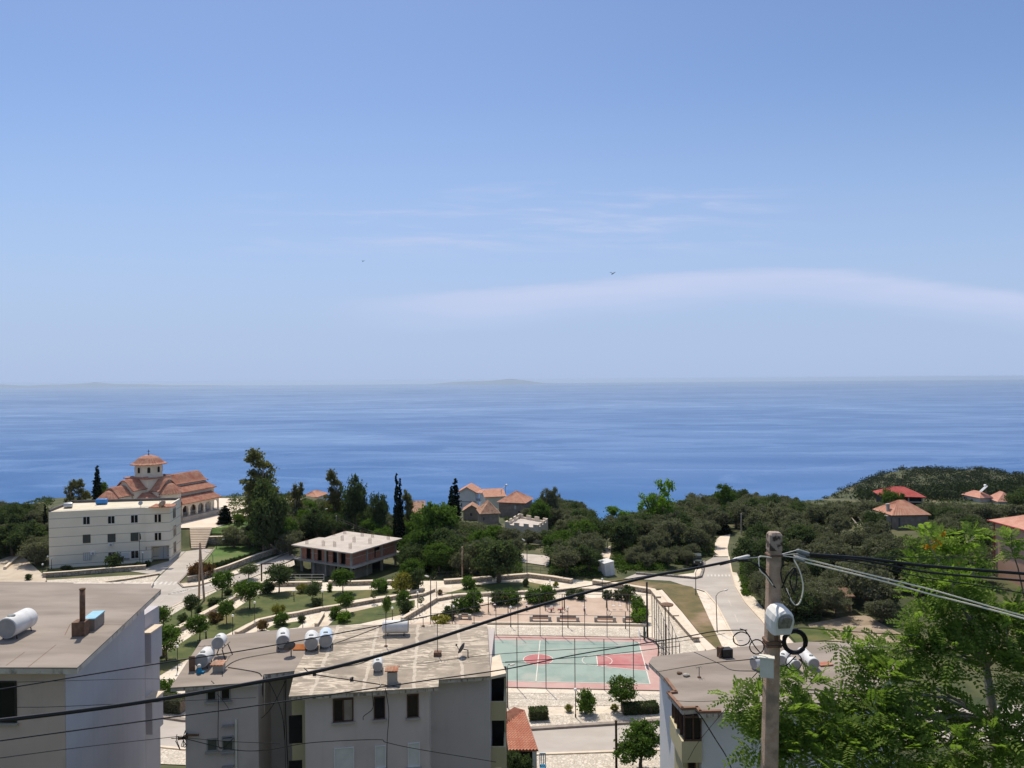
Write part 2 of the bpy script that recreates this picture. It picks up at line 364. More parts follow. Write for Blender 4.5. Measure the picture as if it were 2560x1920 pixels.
mat('terracotta_box', (.20, .11, .07), (.26, .15, .1), 2)
mat('island', (.10, .14, .20), (.13, .17, .22), .002)  # blue of the distant haze is mixed into this base colour
mat('jeep_green', (.06, .075, .065), rough=.4)
mat('tyre', (.02, .02, .02), rough=.8)
mat('bird_dark', (.02, .02, .022), rough=.7)
leafmat('leaf_olive', (.13, .138, .088), (.215, .21, .15), (.10, .11, .07))
leafmat('leaf_dark', (.062, .090, .040), (.118, .148, .065), (.060, .082, .042))
leafmat('leaf_green', (0.074, 0.135, 0.027), (0.142, 0.216, 0.047), (0.068, 0.108, 0.027))
leafmat('leaf_bright', (0.101, 0.203, 0.024), (0.189, 0.297, 0.047), (0.095, 0.169, 0.027), tr=.45)
leafmat('leaf_locust', (.12, .205, .04), (.28, .345, .095), (.13, .215, .045), tr=.55)
leafmat('leaf_yellow', (0.203, 0.203, 0.041), (0.297, 0.257, 0.068), (0.162, 0.176, 0.041))
leafmat('leaf_orange', (.62, .26, .02), (.75, .38, .04), (.6, .25, .02))
leafmat('leaf_red', (0.149, 0.074, 0.041), (0.216, 0.121, 0.061), (0.121, 0.095, 0.041))
leafmat('leaf_euca', (0.115, 0.135, 0.047), (0.216, 0.203, 0.088), (0.135, 0.115, 0.054))
leafmat('leaf_cypress', (.010, .019, .010), (.024, .036, .017), (.012, .02, .011), tr=.1)
leafmat('leaf_far', (.034, .048, .028), (.058, .072, .040), (.042, .052, .030), tr=.2)
# ================================================================ SETTING
def grid(name, xs, ys, zf, m, dz=0.0):
    Xg, Yg = np.meshgrid(xs, ys); Zg = zf(Xg, Yg) + dz; nx, ny = len(xs), len(ys)
    me = bpy.data.meshes.new(name); i = np.arange(nx * ny).reshape(ny, nx)
    me.from_pydata(np.stack([Xg, Yg, Zg], -1).reshape(-1, 3).tolist(), [], np.stack([i[:-1, :-1], i[:-1, 1:], i[1:, 1:], i[1:, :-1]], -1).reshape(-1, 4).tolist())
    o = link(name, me, m, None, True); return tag(o, kind='structure')
xs = np.unique(np.concatenate([np.arange(-400, -120, 12), np.arange(-120, 130, 2.5), np.arange(130, 900, 12)]))
ys = np.unique(np.concatenate([np.arange(-30, 260, 2.5), np.arange(260, 1240, 10)]))
grid('ground', xs, ys, terr, M['scrub'], -.05)

def seamat():
    m = bpy.data.materials.new('sea_water'); m.use_nodes = True; t = m.node_tree; t.nodes.clear(); k = NT(t)
    g = k.n('ShaderNodeNewGeometry'); pos = g.outputs['Position']
    def nz(sx, sy, sc, det, rough=.6, dist=.3):
        mp = k.n('ShaderNodeMapping'); mp.inputs['Scale'].default_value = (sx, sy, 1); mp.inputs['Rotation'].default_value = (0, 0, rad(4)); k.l(pos, mp.inputs[0])
        return k.noise(mp.outputs[0], sc, det, rough, dist)
    big = k.sstep(nz(.5, 1.0, .00022, 5, .6, .8), .34, .66); mid = k.sstep(nz(.5, 1.0, .0011, 7, .64, 1.4), .40, .66); fin = k.sstep(nz(.42, 1.0, .0055, 5, .6, 1.2), .48, .62)
    sxy = k.n('ShaderNodeSeparateXYZ'); k.l(pos, sxy.inputs[0])
    nearf = k.m('SUBTRACT', 1.0, k.sstep(sxy.outputs[1], 900, 1500))
    slick = k.m('ADD', k.m('ADD', k.m('MULTIPLY', big, .30), k.m('MULTIPLY', mid, .42)), k.m('MULTIPLY', fin, .28))
    col = k.mixc(slick, (.008, .078, .255), (.044, .148, .38))
    col = k.mixc(k.m('MULTIPLY', nearf, .45), col, (.03, .22, .42))
    d = k.n('ShaderNodeBsdfDiffuse'); k.l(col, d.inputs[0]); gl = k.n('ShaderNodeBsdfGlossy'); gl.inputs['Roughness'].default_value = .12
    gl.inputs[0].default_value = (.92, .96, 1, 1)
    lw = k.n('ShaderNodeFresnel'); lw.inputs['IOR'].default_value = 1.33
    mx = k.n('ShaderNodeMixShader'); k.l(k.m('MULTIPLY', lw.outputs[0], k.m('ADD', .42, k.m('MULTIPLY', slick, .5)), clamp=True), mx.inputs[0])
    k.l(d.outputs[0], mx.inputs[1]); k.l(gl.outputs[0], mx.inputs[2])
    o = k.n('ShaderNodeOutputMaterial'); k.l(mx.outputs[0], o.inputs[0]); return m
SEA_Z = -185.0
q = MB(); q.quad((-60000, 200, SEA_Z), (60000, 200, SEA_Z), (60000, 45000, SEA_Z), (-60000, 45000, SEA_Z))
tag(q.build('sea', seamat()), kind='structure')
# the faint island on the horizon
q = MB(); q2 = []
for i in range(25):
    t = i / 24; h = 300 * math.sin(math.pi * t) ** .8 * (.55 + .45 * math.exp(-((t - .72) / .16) ** 2)) + 60 * math.sin(9 * t) * t * (1 - t)
    q2.append((-4300 + t * 6200, max(5, h)))
for (xa, ha), (xb, hb) in zip(q2, q2[1:]):
    q.add([(xa, 38000, SEA_Z), (xb, 38000, SEA_Z), (xb, 40000, SEA_Z + hb), (xa, 40000, SEA_Z + ha), (xb, 43000, SEA_Z), (xa, 43000, SEA_Z)], [(0, 1, 2, 3), (3, 2, 4, 5)])
tag(q.build('island_hills', M['island'], None, True, True), kind='structure')

q = MB(); q2 = [(-30000 + 900 * i, 150 + 60 * math.sin(i * .9) + 40 * math.sin(i * 2.3)) for i in range(14)] + [(-16800, 60), (-15500, 5)]
for (xa, ha), (xb, hb) in zip(q2, q2[1:]):
    q.add([(xa, 38000, SEA_Z), (xb, 38000, SEA_Z), (xb, 40000, SEA_Z + hb), (xa, 40000, SEA_Z + ha), (xb, 43000, SEA_Z), (xa, 43000, SEA_Z)], [(0, 1, 2, 3), (3, 2, 4, 5)])
tag(q.build('coast_hills', M['island'], None, True, True), kind='structure')
def pxy(poly, z=0.0): return [(p.x, p.y) for p in (PZ(a, b, z) for a, b in poly)]
def sheet(name, poly, m, z, kind='structure', world=None):
    q = MB(); pts = world or pxy(poly, z); q.quad(*[(x, y, z) for x, y in pts]); me_o = q.build(name, M[m])
    me = me_o.data
    if me.polygons[0].normal.z < 0: me.flip_normals()
    return tag(me_o, kind=kind)
def ground_at(px, py):
    d = ray(px, py); Y = 60.0
    for _ in range(600):
        p = CAM + d * Y
        if p.z <= tz(p.x, p.y): return p
        Y += .5
    return p
def strip(name, L, R, m, dz=.03):
    q = MB(); n = 12; row = []
    def along(pts, t):
        s = t * (len(pts) - 1); i = min(int(s), len(pts) - 2); f = s - i; return (pts[i][0] + (pts[i + 1][0] - pts[i][0]) * f, pts[i][1] + (pts[i + 1][1] - pts[i][1]) * f)
    for i in range(n + 1):
        a, b = ground_at(*along(L, i / n)), ground_at(*along(R, i / n))
        row.append([Vector((*(a.lerp(b, j / 4)).xy, 0)) for j in range(5)])
    for r in row:
        for p in r: p.z = tz(p.x, p.y) + dz
    for r0, r1 in zip(row, row[1:]):
        for j in range(4): q.quad(r0[j], r0[j + 1], r1[j + 1], r1[j])
    return tag(q.build(name, M[m]), kind='structure')

# --- park, court bench and its paving
sheet('park_paving', [(366, 1590), (430, 1536), (469, 1512), (560, 1465), (610, 1453), (650, 1459), (1035, 1452), (1110, 1452), (1250, 1442), (1321, 1437), (1430, 1448), (1483, 1454), (1610, 1474), (1645, 1476), (1700, 1540), (1766, 1616), (1750, 1650), (1680, 1700), (1680, 1798), (1560, 1806), (1330, 1822), (900, 1822), (458, 1800), (360, 1788), (340, 1690)], 'paving', .0)
sheet('road', [(340, 1790), (387, 1793), (458, 1803), (900, 1826), (1330, 1825), (1500, 1815), (1700, 1801), (1900, 1790), (2600, 1760), (2700, 1850), (1900, 1862), (1563, 1878), (1345, 1886), (900, 1890), (459, 1873), (300, 1858)], 'asphalt', -.03)
sheet('pavement', [(300, 1860), (459, 1875), (900, 1892), (1345, 1888), (1563, 1880), (1750, 1871), (1750, 1915), (1345, 1932), (900, 1934), (459, 1912), (300, 1905)], 'cobble', .02)
sheet('pavement', [(387, 1771), (458, 1779), (900, 1797), (1330, 1790), (1480, 1785), (1680, 1775), (1680, 1797), (1560, 1805), (1330, 1821), (900, 1821), (458, 1799), (387, 1790)], 'cobble', .03)
sheet('cobbled_bank', [(900, 1738), (1262, 1731), (1450, 1733), (1680, 1735), (1680, 1762), (1500, 1764), (1300, 1767), (900, 1770)], 'cobble', .03)
def kerbline(name, pts, wd=.25, h=.14, m='kerb', z=0.0):
    q = MB(); c = [Vector(p) for p in pxy(pts)]
    offs = []
    for i in range(len(c)):
        t = (c[min(i + 1, len(c) - 1)] - c[max(i - 1, 0)]).normalized(); offs.append(Vector((-t.y, t.x)) * wd / 2)
    for i in range(len(c) - 1):
        q.prism([tuple(c[i] + offs[i]), tuple(c[i + 1] + offs[i + 1]), tuple(c[i + 1] - offs[i + 1]), tuple(c[i] - offs[i])], z - .1, z + h)
    return tag(q.build(name, M[m]), kind='structure')
kerbline('kerb', [(340, 1789), (387, 1791), (458, 1801), (900, 1824), (1330, 1823), (1500, 1812), (1690, 1799)], .5, .16)
kerbline('kerb', [(300, 1859), (459, 1874), (900, 1891), (1345, 1887), (1563, 1879), (1750, 1871)], .3, .12, 'wall_cap')
# lawns
lawns = [[(368, 1588), (375, 1576), (430, 1536), (469, 1512), (513, 1492), (547, 1474), (591, 1462), (604, 1468), (606, 1480), (549, 1515), (513, 1533), (477, 1555), (440, 1574), (400, 1597), (372, 1609)],
         [(622, 1500), (647, 1486), (720, 1477), (841, 1477), (998, 1472), (995, 1484), (930, 1492), (888, 1499), (841, 1513), (709, 1532), (661, 1543), (619, 1558), (566, 1586), (500, 1625), (476, 1643), (420, 1676), (366, 1708), (366, 1662), (414, 1631), (482, 1588), (583, 1526)],
         [(848, 1537), (995, 1504), (1037, 1500), (1037, 1515), (1000, 1537), (900, 1559), (818, 1566)],
         [(664, 1573), (684, 1562), (757, 1551), (762, 1554), (745, 1568), (678, 1576)],
         [(1100, 1487), (1191, 1462), (1243, 1457), (1324, 1455), (1388, 1467), (1318, 1474), (1174, 1480)],
         [(387, 1732), (470, 1735), (470, 1770), (387, 1768)]]
for L in lawns: sheet('lawn', L, 'lawn', .04)
sheet('playground_sand', [(1100, 1552), (1130, 1528), (1200, 1507), (1290, 1503), (1400, 1496), (1570, 1493), (1597, 1500), (1620, 1560), (1222, 1560), (1000, 1562)], 'sand', .04)
sheet('cobbled_strip', [(1180, 1565), (1222, 1566), (1420, 1568), (1620, 1571), (1622, 1592), (1440, 1590), (1232, 1586), (1180, 1586)], 'cobble', .03)
kerbline('kerb', [(1180, 1560), (1420, 1562), (1620, 1565)], .35, .3, 'wall_cap')
sheet('cobbled_bank', [(1626, 1488), (1690, 1549), (1738, 1612), (1760, 1650), (1660, 1720), (1645, 1640), (1636, 1600)], 'cobble', .03)
sheet('side_path', [(1645, 1476), (1655, 1474), (1705, 1530), (1745, 1580), (1790, 1622), (1766, 1626), (1720, 1570), (1690, 1530)], 'plaza', .05)
sheet('grass_bank', [(1500, 1452), (1560, 1447), (1640, 1456), (1700, 1461), (1731, 1467), (1742, 1480), (1775, 1550), (1808, 1620), (1790, 1622), (1745, 1578), (1700, 1522), (1655, 1472), (1612, 1472)], 'dry_grass', .02)
# --- road beyond the court and the track
sheet('road', [(1560, 1446), (1675, 1452), (1741, 1473), (1763, 1480), (1789, 1509), (1811, 1550), (1852, 1628), (1900, 1700), (2060, 1700), (1965, 1624), (1904, 1551), (1864, 1507), (1840, 1468), (1829, 1430), (1822, 1393), (1783, 1393), (1762, 1405), (1756, 1438), (1740, 1447), (1675, 1440), (1590, 1434)], 'asphalt', -.01)
sheet('pavement', [(1741, 1474), (1763, 1481), (1788, 1510), (1810, 1551), (1850, 1628), (1895, 1700), (1850, 1700), (1808, 1622), (1775, 1551), (1743, 1481)], 'paving', .06)
sheet('pavement', [(1831, 1430), (1842, 1468), (1866, 1507), (1906, 1551), (1967, 1624), (2000, 1624), (1930, 1548), (1886, 1494), (1858, 1470), (1842, 1432)], 'paving', .06)
kerbline('kerb', [(1741, 1473), (1763, 1480), (1789, 1509), (1811, 1550), (1852, 1628), (1900, 1700)], .25, .15, 'wall_cap')
kerbline('kerb', [(1822, 1393), (1829, 1430), (1840, 1468), (1864, 1507), (1904, 1551), (1965, 1624)], .25, .15, 'wall_cap')
kerbline('kerb', [(1590, 1435), (1675, 1441), (1738, 1447), (1752, 1443), (1757, 1428), (1760, 1405)], .4, .3, 'stone_grey')
sheet('pavement', [(1690, 1438), (1735, 1444), (1750, 1440), (1754, 1424), (1748, 1410), (1740, 1420), (1735, 1432)], 'paving', .05)
strip('track', [(1783, 1393), (1789, 1352), (1800, 1341)], [(1822, 1393), (1819, 1370), (1826, 1336)], 'plaza', .05)
strip('track', [(1488, 1406), (1500, 1388), (1518, 1370), (1524, 1366)], [(1520, 1408), (1526, 1390), (1528, 1376), (1527, 1366)], 'plaza', .08)
strip('yard', [(1298, 1405), (1302, 1388), (1305, 1386)], [(1372, 1416), (1374, 1400), (1376, 1391)], 'concrete_pale', .08)
for i in range(7): sheet('crosswalk_marking', [(1768 + i * 9, 1441), (1773 + i * 9, 1441), (1772 + i * 8.8, 1436), (1768 + i * 8.8, 1436)], 'road_paint', .004)
for y0, y1 in ((1475, 1487), (1500, 1515), (1535, 1555)): sheet('road_marking', [(1795 + (y0 - 1440) * .42, y0), (1798 + (y0 - 1440) * .42, y0), (1798 + (y1 - 1440) * .42, y1), (1795 + (y1 - 1440) * .42, y1)], 'concrete_pale', .004)
# --- road by the civic building
sheet('road', [(465, 1378), (403, 1437), (380, 1461), (345, 1530), (322, 1580), (322, 1640), (362, 1590), (422, 1522), (466, 1501), (500, 1490), (533, 1477), (560, 1466), (610, 1452), (640, 1440), (700, 1413), (745, 1392), (720, 1382), (601, 1435), (529, 1456), (495, 1466), (458, 1470), (446, 1459), (470, 1434), (515, 1401), (536, 1373), (512, 1372)], 'asphalt', -.01)
sheet('pavement', [(356, 1598), (362, 1590), (422, 1522), (466, 1501), (500, 1490), (533, 1477), (560, 1466), (612, 1453), (640, 1441), (702, 1414), (735, 1400), (737, 1412), (690, 1436), (650, 1459), (612, 1456), (591, 1463), (547, 1475), (513, 1493), (469, 1513), (430, 1537), (375, 1577), (362, 1600)], 'cobble', .05)
sheet('pavement', [(448, 1459), (458, 1468), (495, 1464), (529, 1454), (601, 1433), (722, 1381), (735, 1374), (640, 1408), (567, 1433), (500, 1452)], 'paving', .05)
kerbline('kerb', [(536, 1373), (515, 1400), (470, 1433), (446, 1458), (458, 1469), (495, 1465), (529, 1455), (601, 1434), (720, 1383)], .3, .15)
kerbline('kerb', [(362, 1590), (422, 1522), (466, 1501), (500, 1490), (533, 1477), (560, 1466), (610, 1452), (640, 1440), (700, 1413)], .25, .14, 'wall_cap')
for i in range(5): sheet('crosswalk_marking', [(383 + i * 12, 1462), (389 + i * 12, 1462), (397 + i * 11.6, 1454), (391 + i * 11.6, 1454)], 'road_paint', .004)
sheet('road_marking', [(444, 1466), (446, 1464), (370, 1530), (362, 1538)], 'road_paint', .004)
sheet('road_marking', [(530, 1460), (530, 1462), (418, 1487), (420, 1485)], 'road_paint', .004)
for i in range(7): sheet('road_marking', [(441 - i * 4, 1468 + i * 3), (443 - i * 4, 1467 + i * 3), (468 - i * 3 + 8, 1476 + i), (466 - i * 3 + 8, 1477 + i)], 'road_paint', .004)
kerbline('road_edge_line', [(402, 1440), (380, 1464), (345, 1534), (330, 1570)], .15, .004, 'road_paint', 0.0)
sheet('lawn', [(509, 1399), (538, 1366), (560, 1364), (625, 1363), (682, 1373), (690, 1378), (642, 1396), (567, 1417), (500, 1445), (470, 1450), (480, 1430)], 'lawn_green', .03)
sheet('forecourt', [(112, 1456), (116, 1450), (400, 1434), (380, 1460), (185, 1464)], 'cobble', .02)
sheet('forecourt', [(300, 1424), (365, 1419), (427, 1401), (454, 1379), (464, 1378), (402, 1435), (380, 1436)], 'concrete', .03)
sheet('flower_bed', [(110, 1438), (122, 1423), (370, 1417), (362, 1420), (300, 1424)], 'lawn', .04)
sheet('yard', [(-60, 1420), (20, 1392), (50, 1384), (112, 1440), (118, 1455), (60, 1470), (-60, 1476)], 'pale_soil', .02)
kerbline('kerb', [(12, 1424), (48, 1392)], .5, .5, 'wall_cap')
sheet('church_plaza', None, 'plaza', 3.05, world=[(-96, 161.2), (-63, 161.2), (-58, 163), (-50, 174), (-48, 186), (-56, 200), (-88, 203), (-97, 180)])
strip('lawn', [(512, 1342), (560, 1340), (625, 1337)], [(530, 1322), (580, 1308), (640, 1292)], 'lawn_green', .06)
sheet('yard', [(2020, 1560), (2120, 1540), (2300, 1535), (2340, 1600), (2200, 1608), (2040, 1600)], 'soil', .05)
sheet('lawn', [(1960, 1572), (2060, 1566), (2080, 1600), (1990, 1606)], 'lawn', .06)

# --- sports court
ub = Vector((15.05 + 2.85, 84.2 - 85.5, 0)).normalized(); vb = Vector((-ub.y, ub.x, 0)); O0 = Vector((15.1, 84.25, 0))   # near corner of the lines
def C(uu, vv, z=0.0): p = O0 - ub * uu + vb * vv; return Vector((p.x, p.y, z))
LC, WC = 25.4, 13.55
def csheet(name, pts, m, z): return sheet(name, None, m, z, world=[(C(a, b).x, C(a, b).y) for a, b in pts])
csheet('court_surround', [(-2.1, -1.7), (LC + 2, -1.7), (LC + 2, WC + 1.6), (-2.1, WC + 1.6)], 'court_pink', .055)
csheet('court_surface', [(0, 0), (LC, 0), (LC, WC), (0, WC)], 'court_green', .062)
arc = lambda c, r, a0, a1, n=28: [(c[0] + r * math.cos(rad(a0 + (a1 - a0) * i / n)), c[1] + r * math.sin(rad(a0 + (a1 - a0) * i / n))) for i in range(n + 1)]
csheet('court_circle', arc((LC / 2, WC / 2), 1.75, 0, 360)[:-1], 'court_red', .070)
csheet('court_key', [(0, WC / 2 - 2.9), (5.6, WC / 2 - 1.75), (5.6, WC / 2 + 1.75), (0, WC / 2 + 2.9)], 'court_red', .070)
def cline(pts, wd=.1):
    q = MB(); v = [C(a, b, .078) for a, b in pts]
    for a, b in zip(v, v[1:]):
        t = (b - a).normalized(); n = Vector((-t.y, t.x, 0)) * wd / 2; a2, b2 = a - t * .02, b + t * .02
        q.quad(a2 - n, b2 - n, b2 + n, a2 + n)
    return tag(q.build('court_marking', M['court_line']), kind='structure')
cline([(0, 0), (LC, 0), (LC, WC), (0, WC), (0, 0)]); cline([(LC / 2, -.05), (LC / 2, WC + .05)]); cline(arc((LC / 2, WC / 2), 1.8, 0, 360))
cline([(0, WC / 2 - 2.9), (5.6, WC / 2 - 1.75), (5.6, WC / 2 + 1.75), (0, WC / 2 + 2.9)]); cline(arc((5.6, WC / 2), 1.8, 0, 360))
# --- stairs up to the church
q = MB()
for i in range(12):
    t = i / 12; yl = PZ(478, 1372, 0).lerp(PZ(474, 1321, 3.05), t); yr = PZ(512, 1372, 0).lerp(PZ(530, 1321, 3.05), t); t2 = (i + 1.0) / 12
    yl2 = PZ(478, 1372, 0).lerp(PZ(474, 1321, 3.05), t2); yr2 = PZ(512, 1372, 0).lerp(PZ(530, 1321, 3.05), t2); z = 3.05 * t2
    q.prism([(yl.x, yl.y), (yr.x, yr.y), (yr2.x, yr2.y + .02), (yl2.x, yl2.y + .02)], z - .5, z + .01)
tag(q.build('stone_steps', M['plaza']), 'broad flight of stone steps climbing to the church plaza', 'steps')

# --- low garden and retaining walls
def lowwall(label, pts, h=.55, wd=.45, m='stone_wall', capm='wall_cap', z=0.0, name='garden_wall', cat='wall', zs=None):
    c = [Vector(p) for p in pxy(pts, z)]; root = thing(name, label, cat, (c[0].x, c[0].y, z)); b, k = MB(), MB()
    of = []
    for i in range(len(c)):
        t = (c[min(i + 1, len(c) - 1)] - c[max(i - 1, 0)]).normalized(); of.append(Vector((-t.y, t.x)))
    hs = zs or [h] * len(c)
    for mbx, ww, lo_, hi_ in ((b, wd, -.6, 0), (k, wd + .14, 0, .09)):
        for i in range(len(c) - 1):
            a0, a1, b0, b1 = c[i] + of[i] * ww / 2, c[i] - of[i] * ww / 2, c[i + 1] + of[i + 1] * ww / 2, c[i + 1] - of[i + 1] * ww / 2
            za, zb = z + hs[i], z + hs[i + 1]; l0, l1 = (z + lo_, z + lo_) if mbx is b else (za, zb)
            mbx.add([(a1.x, a1.y, l0), (b1.x, b1.y, l1), (b0.x, b0.y, l1), (a0.x, a0.y, l0), (a1.x, a1.y, za + hi_), (b1.x, b1.y, zb + hi_), (b0.x, b0.y, zb + hi_), (a0.x, a0.y, za + hi_)],
                    [(3, 2, 1, 0), (4, 5, 6, 7), (0, 1, 5, 4), (1, 2, 6, 5), (2, 3, 7, 6), (3, 0, 4, 7)])
    b.build('wall_body', M[m], root); k.build('coping', M[capm], root); return root
lowwall('long sloping stone wall with pale coping between the roadside lawn and the footpath', [(607, 1487), (549, 1522), (513, 1541), (477, 1563), (440, 1582), (400, 1605), (366, 1622)], .6, .7)
lowwall('winding stone wall with pale coping on the lower edge of the middle footpath', [(590, 1590), (600, 1585), (647, 1558), (687, 1549), (737, 1541), (790, 1530), (807, 1527), (880, 1516), (930, 1507), (995, 1496), (1060, 1479)], .5, .5)
lowwall('short stone wall beside the steps off the middle footpath', [(790, 1568), (800, 1552), (808, 1538)], .45, .4)
lowwall('stone wall along the path in front of the unfinished house, nearer its wooden frame', [(650, 1466), (725, 1465), (805, 1464)], .62, .6)
lowwall('stone wall along the path in front of the unfinished house, under its brick corner', [(822, 1462), (880, 1463), (933, 1461)], .62, .6)
lowwall('short stone wall behind the big clipped shrubs, beyond the unfinished house', [(968, 1461), (1000, 1461), (1042, 1460)], .62, .6)
lowwall('stone bench wall under the dark tree, beside the utility pole', [(1110, 1459), (1170, 1455), (1229, 1451)], .6, .7)
lowwall('angled stone bench wall wrapping the top of the shaded lawn', [(1249, 1449), (1321, 1443), (1380, 1450), (1430, 1458)], .6, .7)
lowwall('stone wall turning the corner above the playground beside the grass bank', [(1483, 1460), (1550, 1470), (1612, 1480), (1632, 1484), (1647, 1503)], .65, .7)
lowwall('stepped stone wall segment beside the cobbled bank, upper one', [(1650, 1506), (1670, 1527), (1690, 1549)], .55, .8)
lowwall('stepped stone wall segment beside the cobbled bank, lower one', [(1694, 1552), (1718, 1580), (1741, 1605)], .55, .8)
lowwall('low stone kerb wall behind the playground shrubs', [(1090, 1503), (1145, 1493), (1231, 1489), (1376, 1482), (1428, 1476), (1509, 1479)], .4, .4)
lowwall('stone stair wall descending toward the flat roof beside the tall fence posts', [(1005, 1556), (1040, 1535), (1090, 1504)], .6, .4)
lowwall('low stone wall between the middle footpath and the topiary ball', [(1020, 1497), (1058, 1490), (1086, 1478)], .4, .4)
lowwall('pale wall in front of the civic building flower bed', [(107, 1443), (180, 1438), (260, 1431), (365, 1423)], .7, .5)
lowwall('thin pale strip wall crossing the cobbled forecourt', [(240, 1461), (320, 1450), (398, 1437)], .25, .35)
lowwall('long pale wall above the pavement below the hedge row', [(470, 1456), (500, 1449), (567, 1427), (642, 1398), (735, 1368)], .9, .4)
lowwall('grey stone retaining wall with pale top beside the church steps', [(514, 1363), (560, 1363), (628, 1362), (646, 1368), (706, 1386)], 1.8, .5, 'stone_grey', 'wall_cap', name='retaining_wall', zs=[1.75, 1.8, 1.9, 1.6, .6])
lowwall('small stone terrace wall behind the clipped cone tree by the plaza', [(601, 1299), (640, 1302), (650, 1310)], .9, .5, 'stone_grey', 'wall_cap', z=2.9, name='retaining_wall')
# ================================================================ BUILDINGS
def solid(o, label=None, cat=None, group=None): return tag(o, label, cat, group, 'thing')
def window(par, A, B, x0, y0, x1, y1, fm='frame_brown', gm='glass_dark', mull=1, fr=.07, sill=True, name='window', px=True, pmat=None, deep=.05):
    if px: (s0, z1), (s1, z0) = swall(x0, y0, A, B), swall(x1, y1, A, B)
    else: s0, z0, s1, z1 = x0, y0, x1, y1
    q = MB(); q.wbox(A, B, s0, s0 + fr, z0, z1, .004, deep); q.wbox(A, B, s1 - fr, s1, z0, z1, .004, deep)
    q.wbox(A, B, s0 + fr, s1 - fr, z1 - fr, z1, .004, deep); q.wbox(A, B, s0 + fr, s1 - fr, z0, z0 + fr, .004, deep)
    for i in range(mull):
        c = s0 + (s1 - s0) * (i + 1) / (mull + 1); q.wbox(A, B, c - fr * .45, c + fr * .45, z0 + fr, z1 - fr, .012, deep)
    f = q.build(name, M[fm], par)
    g = MB(); g.wbox(A, B, s0 + fr * .6, s1 - fr * .6, z0 + fr * .6, z1 - fr * .6, .003, .010); g.build('pane', M[gm], f)
    if sill:
        k = MB(); k.wbox(A, B, s0 - .08, s1 + .08, z0 - .09, z0 - .004, .003, .16); k.build('sill', M['concrete'], f)
    return f
def panel(par, A, B, x0, y0, x1, y1, m, d0=.003, d1=.05, name='shutter'):
    (s0, z1), (s1, z0) = swall(x0, y0, A, B), swall(x1, y1, A, B); q = MB(); q.wbox(A, B, s0, s1, z0, z1, d0, d1); return q.build(name, M[m], par)
V2 = lambda p: (p.x, p.y)

# ---- near block with the beige front and the white side wall
ZR = 21.0
lb = thing('apartment_block', 'apartment block with beige front, white side wall and a steel flue on its roof', 'apartment block', (-28, 41, 10))
fr_, br_ = PZ(193, 1669, ZR), PZ(403, 1473, ZR)
q = MB(); poly = [(-52, fr_.y + .9), V2(fr_), V2(br_), V2(PZ(379, 1470, ZR)), V2(PZ(378, 1459, ZR)), (PZ(184, 1459, ZR).x, PZ(184, 1459, ZR).y), V2(PZ(184, 1456, ZR)), (-52, 51.0)]
q.prism(poly, ZR - .05, ZR); q.build('roof', M['roof_concrete'], lb)
inn = [(-51.99, fr_.y + .88), (fr_.x - .01, fr_.y + .01), (br_.x - .01, br_.y - .01), (br_.x - .8, br_.y + .1), (-23.5, 49.6), (-51.99, 50.6)]
q = MB(); q.prism(inn, ZR - .30, ZR - .052); q.build('roof_edge', M['roof_edge_pale'], lb)
cF = P(162, 1690, fr_.y + .75); cB = P(361, 1540, br_.y - .6)
q = MB(); q.prism([(-51.5, cF.y + .85), (cF.x, cF.y), (cF.x - .02, cF.y + .0)][:2] + [(cF.x - .05, cF.y + .028), (-51.5, cF.y + .9)], 6, ZR - .302); q.build('front_wall', M['beige_wall'], lb)
q = MB(); q.prism([(cF.x + .004, cF.y + .03), (cB.x, cB.y), (cB.x - 3, cB.y + 1.2), (-51, 49.0), (-51, cF.y + .95)], 6, ZR - .301); q.build('side_wall', M['side_wall_white'], lb)
A, B = (-51.5, cF.y + .85), (cF.x, cF.y)
window(lb, A, B, -70, 1702, 43, 1806, 'black_metal', 'glass_dark', 1, .08)
# rear balconies that show past the wall
for (y0, y1, xr) in ((1581, 1655, 383), (1752, 1832, 386)):
    Yb = cB.y + 1.6; a = P(340, y0, Yb); b = P(xr, y1, Yb); q = MB(); q.box(((a.x + b.x) / 2, Yb + .5, (a.z + b.z) / 2), (b.x - a.x, 1.5, a.z - b.z)); q.build('balcony', M['side_wall_white'], lb)
    k = MB(); k.box(((a.x + b.x) / 2, Yb + .45, a.z + .05), (b.x - a.x + .1, 1.7, .1)); k.build('ledge', M['wall_cap'], lb)
b = P(378, 1860, cB.y + 2.6); q = MB(); q.box((b.x - 1.2, cB.y + 2.9, 10), (2.4, 2, 18)); q.build('rear_wall', M['side_wall_white'], lb)
for x0, y0, x1, y1 in ((70, 1700, 140, 1612), (15, 1664, 62, 1630), (162, 1588, 176, 1560), (212, 1560, 330, 1562)):
    a_, b_ = PZ(x0, min(y0, 1668), ZR), PZ(x1, y1, ZR); t_ = (b_ - a_).normalized(); n_ = Vector((-t_.y, t_.x, 0)) * .018; q = MB(); q.quad(a_ - n_ + Vector((0, 0, .004)), b_ - n_ + Vector((0, 0, .004)), b_ + n_ + Vector((0, 0, .004)), a_ + n_ + Vector((0, 0, .004))); q.build('slab_joint', M['rust'], lb)
